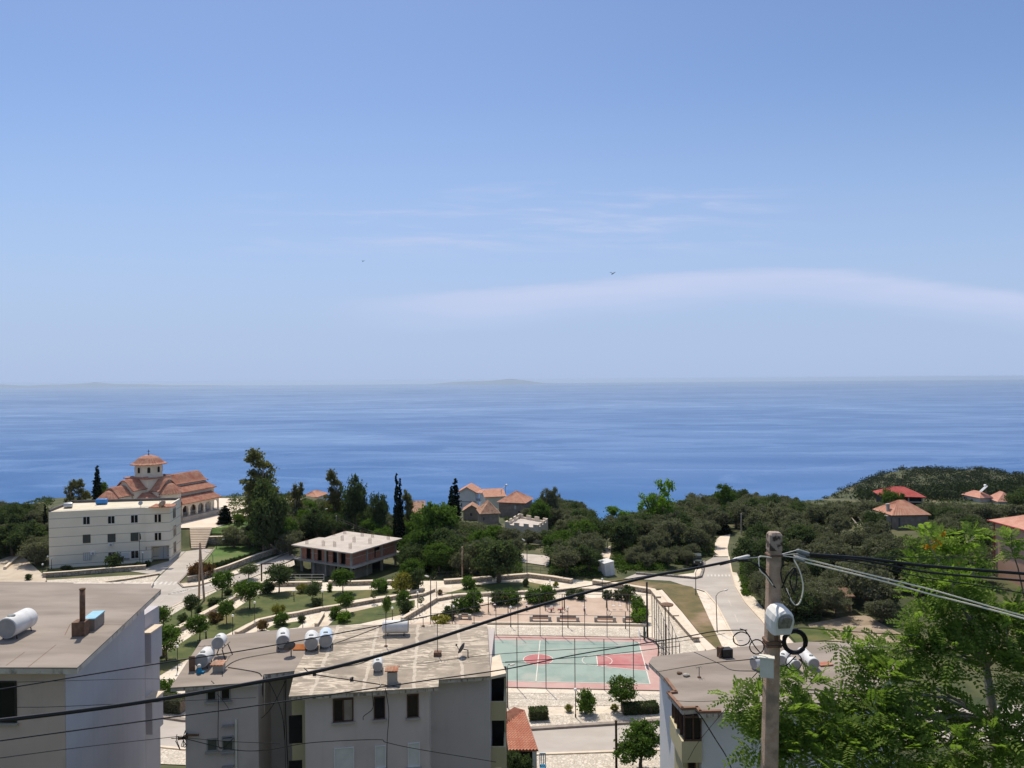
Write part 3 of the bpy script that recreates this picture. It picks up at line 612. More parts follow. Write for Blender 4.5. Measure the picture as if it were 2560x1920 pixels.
# chimney with flue and blue covered box
c0 = PZ(193, 1592, ZR); ch = thing('chimney', 'rusty steel flue on a square concrete base on the beige block roof', 'chimney', c0)
q = MB(); q.box((c0.x, c0.y + .32, ZR + .36), (.62, .62, .72), .1); q.build('base', M['rust'], ch)
q = MB(); q.tube([(c0.x + .08, c0.y + .35, ZR + .6), (c0.x + .08, c0.y + .37, ZR + 2.35)], .135, 14); q.lathe((c0.x + .08, c0.y + .37, ZR + 2.32), [(.15, 0), (.15, .06), (.11, .06), (.11, -.02)], 14); q.build('flue_pipe', M['rust'], ch, smooth=True)
c1 = PZ(224, 1577, ZR); bx = thing('roof_box', 'low dark brick box with a sky blue lid beside the steel flue', 'box', c1)
q = MB(); q.box((c1.x - .1, c1.y + .6, ZR + .3), (.56, 1.35, .6), .15); q.build('box_body', M['old_masonry'], bx)
q = MB(); q.box((c1.x - .1, c1.y + .6, ZR + .635), (.62, 1.42, .06), .15); q.build('lid', M['blue_sheet'], bx)

def tank(pf, pb, r, label, m='tank_white', legs=.12, name='water_tank', hatch=True, base='frame', capm='tank_cap', group='cylindrical water tanks on the flat roofs', ground=None):
    pf, pb = Vector(pf), Vector(pb); ax = (pb - pf).normalized(); L = (pb - pf).length
    root = thing(name, label, 'water tank', (pf.x, pf.y, (pf.z - r - legs)), group)
    q = MB(); q.lathe(pf, [(r * .9, -.015), (r * .985, .0), (r, .03), (r, L - .08), (r * .93, L - .02), (r * .6, L + .05), (.02, L + .08)], 22, ax); q.build('tank_shell', M[m], root, smooth=False).data.polygons.foreach_set('use_smooth', [True] * 0 or [True] * len(root.children[0].data.polygons))
    q = MB(); q.lathe(pf, [(r * .90, -.03), (r * .90, -.012)], 22, ax); q.build('end_cap', M[capm], root)
    if hatch:
        q = MB(); hc = pf + ax * L * .22 + Vector((0, 0, r * .98)); q.lathe(hc, [(r * .34, -.03), (r * .34, .03), (r * .3, .05), (.02, .05)], 14); q.build('hatch', M['grey_plastic'], root)
    sd_ = Vector((ax.y, -ax.x, 0)).normalized()
    for f in (.15, .8):
        q = MB()
        for s_ in (-1, 1):
            t = pf + ax * L * f + sd_ * r * .6 * s_ - Vector((0, 0, r * .75)); q.tube([t, t + sd_ * s_ * .04 - Vector((0, 0, r * .25 + legs))], .025, 6)
        q.tube([pf + ax * L * f - sd_ * r * .62 - Vector((0, 0, r * .8)), pf + ax * L * f + sd_ * r * .62 - Vector((0, 0, r * .8))], .025, 6)
        q.build('support', M['black_metal'], root)
    return root
def ptank(xf, yf, xb, yb, rpx, z, label, L=None, **kw):             # end centres in the picture, standing on the roof plane z
    lg = kw.get('legs', .12); n = 0; r = .4
    for _ in range(6): pf = PZ(xf, yf, z + r + lg); r = rpx * pf.y / F
    pb = PZ(xb, yb, z + r + lg)
    if L: pb = pf + (pb - pf).normalized() * L
    return tank(pf, pb, r, label, **kw)
ptank(16, 1571, 72, 1543, 26, ZR, 'large white water tank lying on the beige block roof, with an open round hatch', legs=.1)

# ---- middle grey block
ZM = 18.0
mb_ = thing('apartment_block', 'wide grey apartment block whose stained flat roof carries many water tanks', 'apartment block', (-10, 45, 7))
pm = lambda *pts: [V2(PZ(a, b, ZM)) for a, b in pts]
L_ = pm((426, 1719), (655, 1705), (659, 1686), (737, 1677), (800, 1566), (657, 1578), (570, 1588), (504, 1600)); R_ = pm((737, 1677), (722, 1741), (1096, 1717), (1097, 1699), (1226, 1690), (1218, 1560), (834, 1563), (800, 1566))
q = MB(); q.prism(L_, ZM - .05, ZM); q.build('roof', M['roof_concrete'], mb_)
q = MB(); q.prism(R_, ZM - .05, ZM + .004); q.build('roof', M['roof_worn'], mb_)
allp = pm((427, 1718), (654, 1704), (658, 1686), (737, 1676.5), (723, 1740), (1095, 1716), (1096, 1698), (1225, 1689), (1217, 1561), (834, 1564), (657, 1579), (570, 1589), (505, 1601))
q = MB(); q.prism(allp, ZM - .24, ZM - .052); q.build('roof_edge', M['roof_edge'], mb_)
def mw(x, Y): return ((x - PW / 2) * Y / F, Y)
yL0, yL1 = PZ(426, 1719, ZM).y + .6, PZ(655, 1705, ZM).y + .6
L0, L1 = mw(455, yL0), mw(638, yL1); R0, R1 = mw(755, PZ(735, 1740, ZM).y + .55), mw(1066, PZ(1096, 1717, ZM).y + .5)
T0, T1 = mw(1066, R1[1] + .9), mw(1218, R1[1] + 1.35); bk = 49.2
Q0, Q1 = mw(637, yL1 + 2.0), mw(724, yL1 + 2.3); K0, K1 = mw(722, R0[1] + 1.2), mw(757, R0[1] + 1.3)
q = MB(); q.prism([L0, L1, (L1[0] + .02, bk - 2), (L0[0] - .9, 46.2)], 4, ZM - .241); q.build('front_wall', M['grey_wall'], mb_)
q = MB(); q.prism([Q0, Q1, (Q1[0], bk - 1), (Q0[0], bk - 1)], 4, ZM - .242); q.build('recess_wall', M['grey_wall_dark'], mb_)
q = MB(); q.prism([K0, K1, (K1[0], bk - .5), (K0[0], bk - .5)], 4, ZM - .243); q.build('loggia_wall', M['olive_wall'], mb_)
q = MB(); q.prism([R0, R1, (R1[0] + .01, bk), (R0[0], bk)], 4, ZM - .244); q.build('front_wall', M['grey_wall'], mb_)
q = MB(); q.prism([T0, T1, (T1[0] + .1, bk + .3), (T0[0], bk + .3)], 4, ZM - .245); q.build('step_wall', M['grey_wall_dark'], mb_)
for x0, y0, x1, y1 in ((516, 1720, 542, 1752), (551, 1719, 577, 1751)): window(mb_, L0, L1, x0, y0, x1, y1, 'frame_grey', 'glass_dark', 0, .07)
for x0, y0, x1, y1 in ((517, 1847, 545, 1876), (555, 1841, 584, 1875)): window(mb_, L0, L1, x0, y0, x1, y1, 'frame_grey', 'glass_grey', 0, .06)
wq = window(mb_, R0, R1, 832, 1747, 884, 1802, 'frame_brown', 'glass_dark', 1); (s0_, z1_), (s1_, z0_) = swall(860, 1750, R0, R1), swall(881, 1799, R0, R1); q = MB(); q.wbox(R0, R1, s0_, s1_, z0_, z1_, .0102, .0112); q.build('curtain', M['old_masonry'], wq); window(mb_, R0, R1, 934, 1742, 963, 1796, 'frame_brown', 'inside_shade', 0, .06)
window(mb_, R0, R1, 1017, 1736, 1047, 1792, 'frame_brown', 'glass_dark', 0, .06)
for x0, y0, x1, y1 in ((835, 1870, 886, 1935), (937, 1864, 965, 1918), (1019, 1857, 1050, 1915)):
    f = window(mb_, R0, R1, x0, y0, x1, y1, 'frame_white', 'shutter_white', 0, .05)
for y0, y1 in ((1789, 1857), (1902, 1960)): panel(mb_, K0, K1, 722, y0, 756, y1, 'inside_shade', .004, .012, 'opening_shade')  # flat black panels painting the shade within the loggia
q = MB()
for x, d in ((588, .08),): 
    (s0, z1), (s1, z0) = swall(x, 1798, L0, L1), swall(x, 1930, L0, L1); q.wbox(L0, L1, s0, s0 + .1, z0, z1, .01, .11)
q.build('downpipe', M['box_white'], mb_)
for k in range(4):
    q = MB(); (s0, z1), (s1, z0) = swall(556, 1806 + k * 34, L0, L1), swall(586, 1812 + k * 34, L0, L1); q.wbox(L0, L1, s0, s1, z0, z0 + .05, .01, .25); q.build('wall_bracket', M['frame_grey'], mb_)
# balconies at the end wall, and the small white terrace roof
eb = thing
Yb = T1[1] + 1.0
for y0, y1 in ((1755, 1801), (1868, 1920)):
    a, b = P(1212, y0, Yb), P(1265, y1, Yb); q = MB(); q.box(((a.x + b.x) / 2, Yb + .06, (a.z + b.z) / 2), (b.x - a.x, .12, a.z - b.z)); q.box((b.x - .06, Yb + 1.0, (a.z + b.z) / 2), (.12, 1.76, a.z - b.z)); q.box(((a.x + b.x) / 2 - .06, Yb + 1.0, b.z + .08), (b.x - a.x - .13, 1.76, .14)); q.build('balcony', M['olive_wall'], mb_)
    o = P(1230, y0 - 22, Yb); q = MB(); q.box((o.x, Yb + 2.0, a.z + .9 - 1.2), (1.6, .2, 3.0)); q.build('opening_shade', M['inside_shade'], mb_)  # black box painted as the shade at the back of the balcony
for x in (1262,):
    a = P(x, 1712, Yb); q = MB(); q.box((a.x, Yb + 1.9, 10), (.12, .14, 2 * (a.z - 10))); q.build('balcony_post', M['olive_wall'], mb_)
a, b = P(1218, 1712, Yb), P(1264, 1712, Yb); q = MB(); q.box(((a.x + b.x) / 2, Yb + 1.4, a.z + .06), (b.x - a.x, 1.0, .1)); q.build('canopy', M['dark_parapet'], mb_)
zt = ZM - .35; q = MB(); tp = [V2(PZ(x, y, zt)) for x, y in ((1215, 1648), (1215, 1686), (1226, 1692), (1265, 1683), (1262, 1672), (1257, 1662), (1253, 1648), (1250, 1636))]; q.prism(tp, zt - .15, zt); q.build('terrace_roof', M['wall_cap'], mb_)

RAIL = 'cylindrical water tanks on the flat roofs'
ptank(503, 1652, 521, 1632, 18, ZM, 'white tank lying on the roof edge beside a rusty board, under the raised tank')
# raised tank
pf = P(544, 1608, 43.4); rr = 15.5 * 43.4 / F; pb = pf + (P(557, 1592, 45.2) - pf).normalized() * 1.25
rt = tank(pf, pb, rr, 'white water tank raised high on thin black legs', legs=.06)
q = MB()
for dx in (-.32, .30):
    for dy in (.1, 1.0):
        q.tube([(pf.x + dx * .7, pf.y + dy, pf.z - rr - .05), (pf.x + dx * 1.5, pf.y + dy * 1.15 - .08, ZM)], .03, 6)
    q.tube([(pf.x + dx, pf.y, ZM + .75), (pf.x + dx, pf.y + 1.1, ZM + .75)], .018, 5)
q.build('leg_frame', M['black_metal'], rt)
ptank(707, 1604, 708, 1583, 16.5, ZM, 'white tank standing apart behind the dark satellite dish')
ptank(778, 1609, 779, 1590, 17, ZM, 'off-white tank touching the pale blue one, next to the orange board')
ptank(814, 1602, 815, 1583, 17, ZM, 'pale blue tank beside its off-white twin in the roof centre', m='tank_blue')
ptank(1020, 1566, 968, 1567, 16, ZM, 'long light grey tank lying crosswise on the back roof edge', L=1.55)
ptank(944, 1666, 945, 1648, 12.5, ZM, 'small pale tank in the middle of the worn roof next to the brick chimney')
def dish(px, py, pbx, pby, z, rpx, label, m='dish_grey', face=(.3, -1, .5), group='satellite dishes on the roofs'):
    b = PZ(pbx, pby, z); r = rpx * b.y / F; c = P(px, py, b.y); fd = Vector(face).normalized()
    root = thing('satellite_dish', label, 'satellite dish', b, group); q = MB()
    q.lathe(c, [(.03, -.16 * r - .02), (r * .5, -.1 * r), (r, .12 * r), (r * .97, .15 * r), (r * .5, -.06 * r), (.02, -.12 * r)], 20, fd); q.build('reflector', M[m], root, smooth=True)
    q = MB(); q.tube([b, (b.x, b.y, c.z - r * .3), c - fd * .1], .035, 7); q.build('mast', M['fence_metal'], root)
    q = MB(); q.tube([c - Vector((0, 0, r * .9)) + fd * .1, c + fd * r * 1.15], .018, 5); q.box(c + fd * r * 1.15, (.09, .09, .12)); q.build('receiver_arm', M['fence_metal'], root)
    return root
dish(724, 1617, 728, 1641, ZM, 15, 'dark grey satellite dish standing in front of the orange board', face=(-.45, .75, .45))
dish(1155, 1621, 1170, 1642, ZM, 15, 'dark grey satellite dish at the bare end of the worn roof', face=(-.85, .35, .4))
c = PZ(746, 1628, ZM); ob = MB(); ob.box((c.x, c.y + .25, ZM + .16), (.78, .05, .36), 0, Matrix.Rotation(rad(-50), 3, 'X')); ob.box((c.x, c.y + .42, ZM + .08), (.7, .05, .14)); solid(ob.build('painted_board', M['orange_board']), 'bright orange board leaning between the tanks', 'board', None)
c = PZ(480, 1678, ZM); ob = MB(); ob.box((c.x, c.y, ZM + .42), (.32, .05, .82), .1); ob.box((c.x, c.y + .2, ZM + .2), (.05, .4, .4), .1); solid(ob.build('sheet_metal_board', M['rust']), 'rusty brown board propped beside the lowest tank', 'board')
c = PZ(498, 1684, ZM); pu = thing('water_pump', 'small blue pump with white cap in front of the tank by the roof edge', 'pump', c)
q = MB(); q.lathe((c.x, c.y, ZM + .02), [(.14, 0), (.15, .1), (.1, .3), (.08, .34), (.02, .36)], 12); q.box((c.x + .06, c.y + .05, ZM + .06), (.4, .2, .1)); q.build('pump_body', M['blue_paint'], pu)
q = MB(); q.ball((c.x, c.y, ZM + .42), .11); q.build('cap', M['box_white'], pu, smooth=True)
def stack(pbx, pby, wpx, hpx, label, tiles=True):
    b = PZ(pbx, pby, ZM); k = b.y / F; w_, h_ = wpx * k, hpx * k; root = thing('chimney', label, 'chimney', b); q = MB()
    q.box((b.x, b.y + w_ / 2, ZM + h_ * .38), (w_, w_, h_ * .76), .12); q.build('shaft', M['concrete'], root)
    q = MB(); q.box((b.x, b.y + w_ / 2, ZM + h_ * .84), (w_ * .8, w_ * .8, h_ * .16), .12); q.build('opening_shade', M['inside_shade'], root)  # solid black box for the shade under the chimney cap
    q = MB()
    for s_ in (-1, 1): q.slope((b.x - w_ * .65, b.y + w_ / 2 + s_ * w_ * .7, ZM + h_ * .9), (b.x + w_ * .65, b.y + w_ / 2 + s_ * w_ * .7, ZM + h_ * .9), (b.x + w_ * .65, b.y + w_ / 2, ZM + h_ * 1.06), (b.x - w_ * .65, b.y + w_ / 2, ZM + h_ * 1.06), 4, .03, .04)
    q.build('tiled_cap', M['tile_old'], root)
stack(979, 1712, 25, 40, 'squat masonry chimney with a tiled cap on the worn roof'); stack(543, 1681, 25, 22, 'stubby grey chimney between the legs of the raised tank')
def aerial(pbx, pby, z, hpx, label, bars=3, base=None, wd=.5):
    b = PZ(pbx, pby, z); h = hpx * b.y / F; root = thing('aerial', label, 'antenna', b, 'aerials on the roofs'); q = MB()
    q.tube([b, (b.x, b.y, z + h)], .022, 6); q.build('mast', M['fence_metal'], root); q = MB()
    q.tube([(b.x - wd, b.y, z + h * .93), (b.x + wd, b.y + .2, z + h * .93)], .012, 5)
    for i in range(bars * 2 + 1): x = b.x - wd + i * wd / bars; q.tube([(x, b.y - .15, z + h * .93), (x, b.y + .25, z + h * .93)], .008, 4)
    q.build('antenna_bars', M['fence_metal'], root)
    q = MB(); q.box((b.x, b.y, z + .12), (.42, .4, .24)) if base else q.lathe(b, [(.12, 0), (.1, .06), (.03, .08)], 8); q.build('foot_block', M['rust'], root)
aerial(965, 1616, ZM, 86, 'tall aerial standing in front of the long crosswise tank', 2); aerial(1094, 1639, ZM, 80, 'aerial on a dark cracked foot block near the dish', 2, True, .35)
aerial(1058, 1566, ZM, 22, 'short stub of an aerial on the back edge of the worn roof', 1, None, .2); aerial(522, 1640, ZM, 26, 'small aerial rod behind the raised tank', 2, None, .6)
for x, y, l in ((786, 1688, 'small dark junction block on the worn roof, nearer the orange board'), (879, 1702, 'small dark junction block at the roof edge before the pale tank')):
    c = PZ(x, y, ZM); q = MB(); q.box((c.x, c.y, ZM + .08), (.18, .18, .14), .3); q.box((c.x + .05, c.y, ZM + .17), (.1, .1, .06), .3); solid(q.build('cable_block', M['black_metal']), l, 'block', 'cable blocks lying on the worn roof')

# ---- block with the glazed balcony, behind the pole
ZB = 17.0
rb = thing('apartment_block', 'pale apartment block with red-edged flat roof and glazed corner balcony behind the concrete pole', 'apartment block', (14, 42, 6))
pr = lambda *pts: [V2(PZ(a, b, ZB)) for a, b in pts]
outl = pr((1622, 1656), (1665, 1698), (1692, 1733), (1669, 1733), (1706, 1775), (1743, 1772), (1749, 1783), (1800, 1781), (1960, 1778), (2160, 1760), (2273, 1651), (2177, 1606), (2019, 1604), (1842, 1618), (1734, 1629), (1631, 1642))
q = MB(); q.prism(outl, ZB - .05, ZB); q.build('roof', M['roof_concrete'], rb)
q = MB(); q.prism(outl[:-6] + pr((2150, 1700), (2000, 1640), (1842, 1624), (1734, 1634), (1633, 1646)), ZB - .25, ZB - .051); q.build('roof_edge', M['roof_edge'], rb)
q = MB()
def copeline(pts):
    c = [Vector(p) for p in pr(*pts)]
    for a, b in zip(c, c[1:]):
        t = (b - a).normalized(); n = Vector((-t.y, t.x)) * .09; a2, b2 = a - t * .05, b + t * .05
        q.prism([tuple(a2 - n), tuple(b2 - n), tuple(b2 + n), tuple(a2 + n)], ZB + .002, ZB + .1)
copeline([(1665, 1699), (1690, 1732), (1671, 1734), (1705, 1773), (1743, 1771), (1750, 1781), (1800, 1780)]); q.build('roof_coping', M['terracotta_box'], rb)
wl0, wl1 = PZ(1640, 1668, ZB), PZ(1700, 1776, ZB); xs_ = 8.85
q = MB(); q.prism([(xs_, 46.2), (xs_ - .02, 39.9), (xs_ + 1.6, 39.9), (xs_ + 1.6, 46.2)], 3, ZB - .252); q.build('side_wall', M['white_wall'], rb)
fy = PZ(1800, 1781, ZB).y + .5; fx0 = (1748 - PW / 2) * fy / F
q = MB(); q.prism([(fx0, fy), ((1960 - PW / 2) * fy / F, fy + .1), (17.4, 39.9), (22.6, 45.0), (fx0, 46)], 3, ZB - .253); q.build('front_wall', M['white_wall'], rb)
# glazed balcony at the corner
gx0, gx1, gy = (1704 - PW / 2) * 38.9 / F, (1748 - PW / 2) * 38.9 / F, 38.9
zt_, zb_ = P(1720, 1787, gy).z, P(1720, 1852, gy).z
gb = MB(); gb.prism([(gx0 + .05, gy + .05), (gx1, gy + .05), (gx1, 41.6), (gx0 + .05, 41.6)], zb_, ZB - .254); bal = gb.build('glazed_balcony', M['glass_dark'], rb)
q = MB()
for x in (gx0, (gx0 + gx1) / 2, gx1 - .06): q.box((x + .03, gy, (zt_ + zb_) / 2), (.07, .1, zt_ - zb_))
for z in (zb_ + .04, zt_ - .1): q.box(((gx0 + gx1) / 2, gy, z), (gx1 - gx0 + .02, .12, .08))
for y in (gy + .7, gy + 1.4, gy + 2.1, gy + 2.7): q.box((gx0, y, (zt_ + zb_) / 2), (.1, .07, zt_ - zb_))
q.build('frame', M['frame_brown'], bal)
q = MB(); q.prism([(gx0 - .12, gy - .05), (gx1 + .02, gy - .05), (gx1 + .02, gy + .1), (gx0 - .12, gy + .1)], zb_ - 1.1, zb_ - .003); q.prism([(gx0 - .12, gy + .1), (gx0 + .04, gy + .1), (gx0 + .04, 41.8), (gx0 - .12, 41.8)], zb_ - 1.1, zb_ - .003); q.prism([(gx0 + .04, gy + .1), (gx1, gy + .1), (gx1, 41.8), (gx0 + .04, 41.8)], zb_ - 1.1, zb_ - .95); q.build('parapet', M['olive_wall'], rb)
q = MB(); q.prism([(gx0 - .1, gy + .1), (gx1, gy + .1), (gx1, 41.8), (gx0 - .1, 41.8)], zb_ - 4.3, zb_ - 4.1); q.prism([(gx0 - .1, gy), (gx1, gy), (gx1, gy + .1), (gx0 - .1, gy + .1)], zb_ - 4.3, zb_ - 3.2); q.build('balcony', M['wall_cap'], rb)
A, B = (gx0, gy + .62), (gx1 + 1, gy + .62)
q = MB(); q.prism([(gx0 + .08, gy + .62), (gx1, gy + .62), (gx1, 41.6), (gx0 + .08, 41.6)], zb_ - 4.1, zb_ - 1.1); q.build('loggia_wall', M['olive_wall'], rb)
window(rb, A, B, 1719, 1892, 1739, 1950, 'frame_brown', 'inside_shade', 0, .06)
def acunit(p, label, w_=.85, group='air conditioners on the facades'):
    root = thing('air_conditioner', label, 'air conditioner', p, group); q = MB(); q.box((p.x, p.y - .14, p.z), (w_, .28, w_ * .68)); q.build('casing', M['frame_white'], root)
    q = MB(); q.lathe((p.x + w_ * .12, p.y - .285, p.z), [(w_ * .27, 0), (w_ * .27, .015), (.02, .02)], 14, (0, -1, 0)); q.build('fan_grille', M['tank_cap'], root)
acunit(P(1731, 1869, gy + .6), 'air conditioner hanging under the glazed balcony', .62)
for i, (xf, yf, xb, yb, rp, l) in enumerate(((1884, 1658, 1902, 1655, 15, 'grey tank partly hidden by the pale meter box on the pole'), (1955, 1651, 1964, 1637, 13, 'pale tank in the pile behind the pole, between the meter box and the coil'), (1990, 1664, 1976, 1655, 14, 'bright white tank in front of the others behind the big cable coil'), (2035, 1660, 2004, 1630, 14.5, 'longest pale tank of the pile behind the pole, pointing at the street tree'))):
    ptank(xf, yf, xb, yb, rp, ZB, l, legs=.05)
c = PZ(2067, 1667, ZB); q = MB(); q.box((c.x, c.y + .3, ZB + .06), (.85, .5, .06), .2); q.box((c.x, c.y + .3, ZB + .02), (.7, .4, .04), .2); solid(q.build('red_board', M['tile']), 'flat reddish board on the roof beside the longest tank', 'board')
c = PZ(1814, 1645, ZB); jb = thing('junk_heap', 'black box with scrap stacked on it at the roof edge', 'box', c); q = MB(); q.box((c.x + .1, c.y + .2, ZB + .26), (.62, .5, .52), .2); q.build('crate', M['black_metal'], jb); q = MB(); q.box((c.x - .25, c.y + .25, ZB + .3), (.3, .3, .6), .7); q.tube([(c.x - .4, c.y, ZB + .05), (c.x - .2, c.y + .1, ZB + .62)], .04, 6); q.build('scrap', M['rust'], jb)
for x, y, r, l in ((1697, 1685, .13, 'small dark stone on the red-edged roof'), (1714, 1691, .16, 'pair of pale stones beside a dark one on the red-edged roof')):
    c = PZ(x, y, ZB); q = MB(); q.ball((c.x, c.y, ZB + r * .5), r, 8, 5, .6); q.ball((c.x + r, c.y + .05, ZB + r * .4), r * .7, 8, 5, .6); solid(q.build('stone', M['concrete'] if r > .14 else M['rust']), l, 'stone')
aerial(1748, 1694, ZB, 26, 'thin little aerial on the red-edged roof', 1, None, .15)

# ---- small tiled house below the balconies
ph = thing('tiled_lean_to', 'little house with a steep red pantile roof beside the olive balconies', 'house', (3, 56, 3))
Ye, Yr = 56.0, 60.2
e0, e1 = P(1271, 1876, Ye), P(1346, 1884, Ye); e1.z = e0.z; r1 = P(1312, 1776, Yr); r0 = P(1252, 1806, 58.6); r0b = P(1300, 1772, Yr); r0b.z = r1.z
q = MB(); q.slope(e0, e1, r1, P(1262, 1812, 58.8), 9, .12, .1); q.build('roof', M['tile_course'], ph)
q = MB(); q.slope(P(1220, 1806, 58.0), P(1262, 1812, 58.8), r1, P(1285, 1768, Yr + .8), 9, .07, .1); q.build('roof', M['tile'], ph)
q = MB(); q.prism([(e0.x + .25, Ye + .3), (e1.x - .2, Ye + .3), (r1.x - .1, Yr - .3), (e0.x - .6, Yr - .3)], 1.5, e0.z - .12); q.build('wall', M['inside_shade'], ph)  # wall coloured near-black for the shade under the eave
q = MB(); q.box((e1.x - .28, Ye + .2, e0.z - 1.5), (.32, .24, 2.8)); q.build('pillar', M['white_house'], ph)
c = P(1357, 1920, 55.6); cz = tz(c.x, c.y)
chn = thing('garden_chair', 'turquoise plastic chair outside the little tiled house', 'chair', (c.x, c.y, c.z - .3)); b0 = c.z - .3
q = MB(); q.box((c.x, c.y, b0 + .44), (.46, .44, .04)); q.build('seat', M['blue_paint'], chn); q = MB(); [q.box((c.x + dx, c.y + .22, b0 + .85), (.06, .04, .75)) for dx in (-.2, -.07, .07, .2)]; q.box((c.x, c.y + .22, b0 + 1.25), (.46, .045, .07)); q.build('backrest', M['blue_paint'], chn)
for a in (-.2, .2):
    for b in (-.19, .19): q = MB(); q.tube([(c.x + a, c.y + b, b0 - .6), (c.x + a, c.y + b, b0 + .44)], .02, 6); q.build('leg', M['blue_paint'], chn)

# ---- white civic building
A0 = V2(PZ(123, 1421)); B0 = V2(PZ(427, 1401)); C0 = V2(PZ(453, 1379)); A_, B_, C_ = Vector(A0), Vector(B0), Vector(C0); D_ = A_ + (C_ - B_) * 1.35; ZW = 10.35
wb = thing('civic_building', 'three storey white building with grooved facade and cream flat roof below the church', 'building', (A_.x, A_.y, 0))
ab = (B_ - A_).normalized(); nb = Vector((ab.y, -ab.x)); kf = (365 - 123) / (427 - 123.0); K_ = A_ + (B_ - A_) * .79
e0_, e1_ = A_ + ab * (B_ - A_).length * .835, A_ + ab * (B_ - A_).length * .985
q = MB(); q.prism([A0, tuple(e0_), tuple(e0_ - nb * 2.0), tuple(e1_ - nb * 2.0), tuple(e1_), B0, C0, tuple(D_)], -.3, 2.95)
q.prism([A0, B0, C0, tuple(D_)], 2.952, ZW); q.build('walls', M['civic_wall'], wb)
q = MB(); q.prism([tuple(K_ + nb * .25), tuple(B_ + nb * .25), tuple(B_ + nb * .002), tuple(K_ + nb * .002)], 2.95, ZW - .01); q.build('front_bay', M['civic_wall'], wb)
q = MB(); ins = lambda p, q_, d: tuple(Vector(p) + (Vector(q_) - Vector(p)).normalized() * d)
q.prism([tuple(A_ - nb * .5 + ab * .5), tuple(B_ - nb * .5 - ab * .5), tuple(C_ - ab * .5 - nb * -.4), tuple(D_ + ab * .5 + nb * .4)], ZW + .001, ZW + .06); q.build('roof', M['civic_roof'], wb)
for (p, r, h) in ((C_, D_, .55), (D_, A_, .45), (B_, C_, .35)):
    t = (r - p).normalized(); n = Vector((-t.y, t.x)); q = MB(); q.prism([tuple(p + n * .02), tuple(r + n * .02), tuple(r + n * .3), tuple(p + n * .3)], ZW + .002, ZW + h); q.build('parapet', M['dark_parapet'] if h > .4 else M['civic_wall'], wb)
for r in ((207, 1291.5, 225.5, 1311), (269, 1290, 287.5, 1309), (326.5, 1287.5, 345.5, 1307)): window(wb, A0, B0, *r, 'frame_white', 'glass_dark', 1, .07, False)
for r in ((207, 1337, 226.5, 1357), (269, 1335, 289, 1355), (326.5, 1332, 346.5, 1352)): window(wb, A0, B0, *r, 'frame_brown', 'glass_grey', 1, .06, False)
for r in ((270, 1380, 290.5, 1398.5), (327, 1376.5, 347.5, 1395.5)): window(wb, A0, B0, *r, 'frame_white', 'glass_dark', 1, .07, False)
window(wb, A0, B0, 208.5, 1382, 228.5, 1400, 'frame_grey', 'shutter_white', 3, .05, False)
KA, KB = K_ + nb * .25, B_ + nb * .25
for r in ((386.5, 1286.5, 393, 1305.5), (395.5, 1286, 402.5, 1305), (387, 1332.5, 394, 1350.5), (396, 1332, 403, 1350)): window(wb, tuple(KA), tuple(KB), *r, 'frame_brown', 'glass_dark', 0, .05, False)
for r in ((432, 1272, 439, 1293), (433, 1316, 440, 1337), (433.5, 1357, 440, 1380)): window(wb, B0, C0, *r, 'frame_grey', 'glass_grey', 1, .06, False)
da, db = e0_ - nb * 2.0, e1_ - nb * 2.0; q = MB(); ln = (db - da).length; q.wbox(tuple(da), tuple(db), ln * .35, ln * .8, 0, 2.4, .003, .05); dr = q.build('door', M['frame_white'], wb); q = MB(); q.wbox(tuple(da), tuple(db), ln * .57, ln * .59, .1, 2.3, .052, .07); q.build('handle', M['grey_plastic'], dr)
panel(wb, A0, B0, 293, 1383, 323, 1397, 'shutter_white', .004, .06, 'sign_board'); panel(wb, A0, B0, 293, 1396.5, 324, 1398.5, 'frame_grey', .004, .12, 'sign_ledge')
panel(wb, A0, B0, 364, 1288, 366.5, 1375, 'frame_grey', .004, .1, 'downpipe')
def onwall(px, py, A, B, d=.0):
    s, z = swall(px, py, A, B); t = (Vector(B) - Vector(A)).normalized(); n = Vector((t.y, -t.x)); n = n if n.dot(-Vector(A)) > 0 else -n; p = Vector(A) + t * s + n * d; return Vector((p.x, p.y, z))
acunit(onwall(277.5, 1361.5, A0, B0), 'air conditioner with a long hose under the middle window of the white building'); acunit(onwall(233, 1383, A0, B0), 'air conditioner beside the shuttered window of the white building')
p = onwall(352, 1415, A0, B0, .9); fp = thing('flagpole', 'flagpole with a furled dark flag in front of the white building', 'flagpole', (p.x, p.y, 0)); h = P(352, 1331, p.y).z
q = MB(); q.tube([(p.x, p.y, 0), (p.x, p.y, h)], .05, 8); q.build('pole', M['fence_metal'], fp); q = MB(); q.lathe((p.x + .12, p.y, h - 1.1), [(.02, -.3), (.16, -.1), (.13, .3), (.08, .7), (.03, .9)], 8); q.build('flag', M['black_metal'], fp)
def rooftank(x0, y0, x1, y1, m, label):
    c = PZ((x0 + x1) / 2, y1, ZW + .06); r = (y1 - y0) / 2 * c.y / F * .9; L = (x1 - x0) * c.y / F
    tank((c.x + L / 2, c.y + r, ZW + .1 + r), (c.x - L / 2, c.y + r - .5, ZW + .1 + r), r, label, m=m, legs=.04, capm=m)
rooftank(240, 1246, 264, 1262, 'tank_strong_blue', 'bright blue water tank on the cream roof of the white building'); rooftank(160, 1256, 177, 1271, 'steel', 'silver tank at the far corner of the white building roof')
dish(351.5, 1258, 352, 1268, ZW, 5.5, 'small white dish on the front edge of the cream roof', 'dish_white', (.1, -.9, .5)); dish(406, 1260, 405, 1270, ZW, 10, 'large tan dish next to the red tiled hatch on the cream roof', 'dish_tan', (-.75, .4, .4))
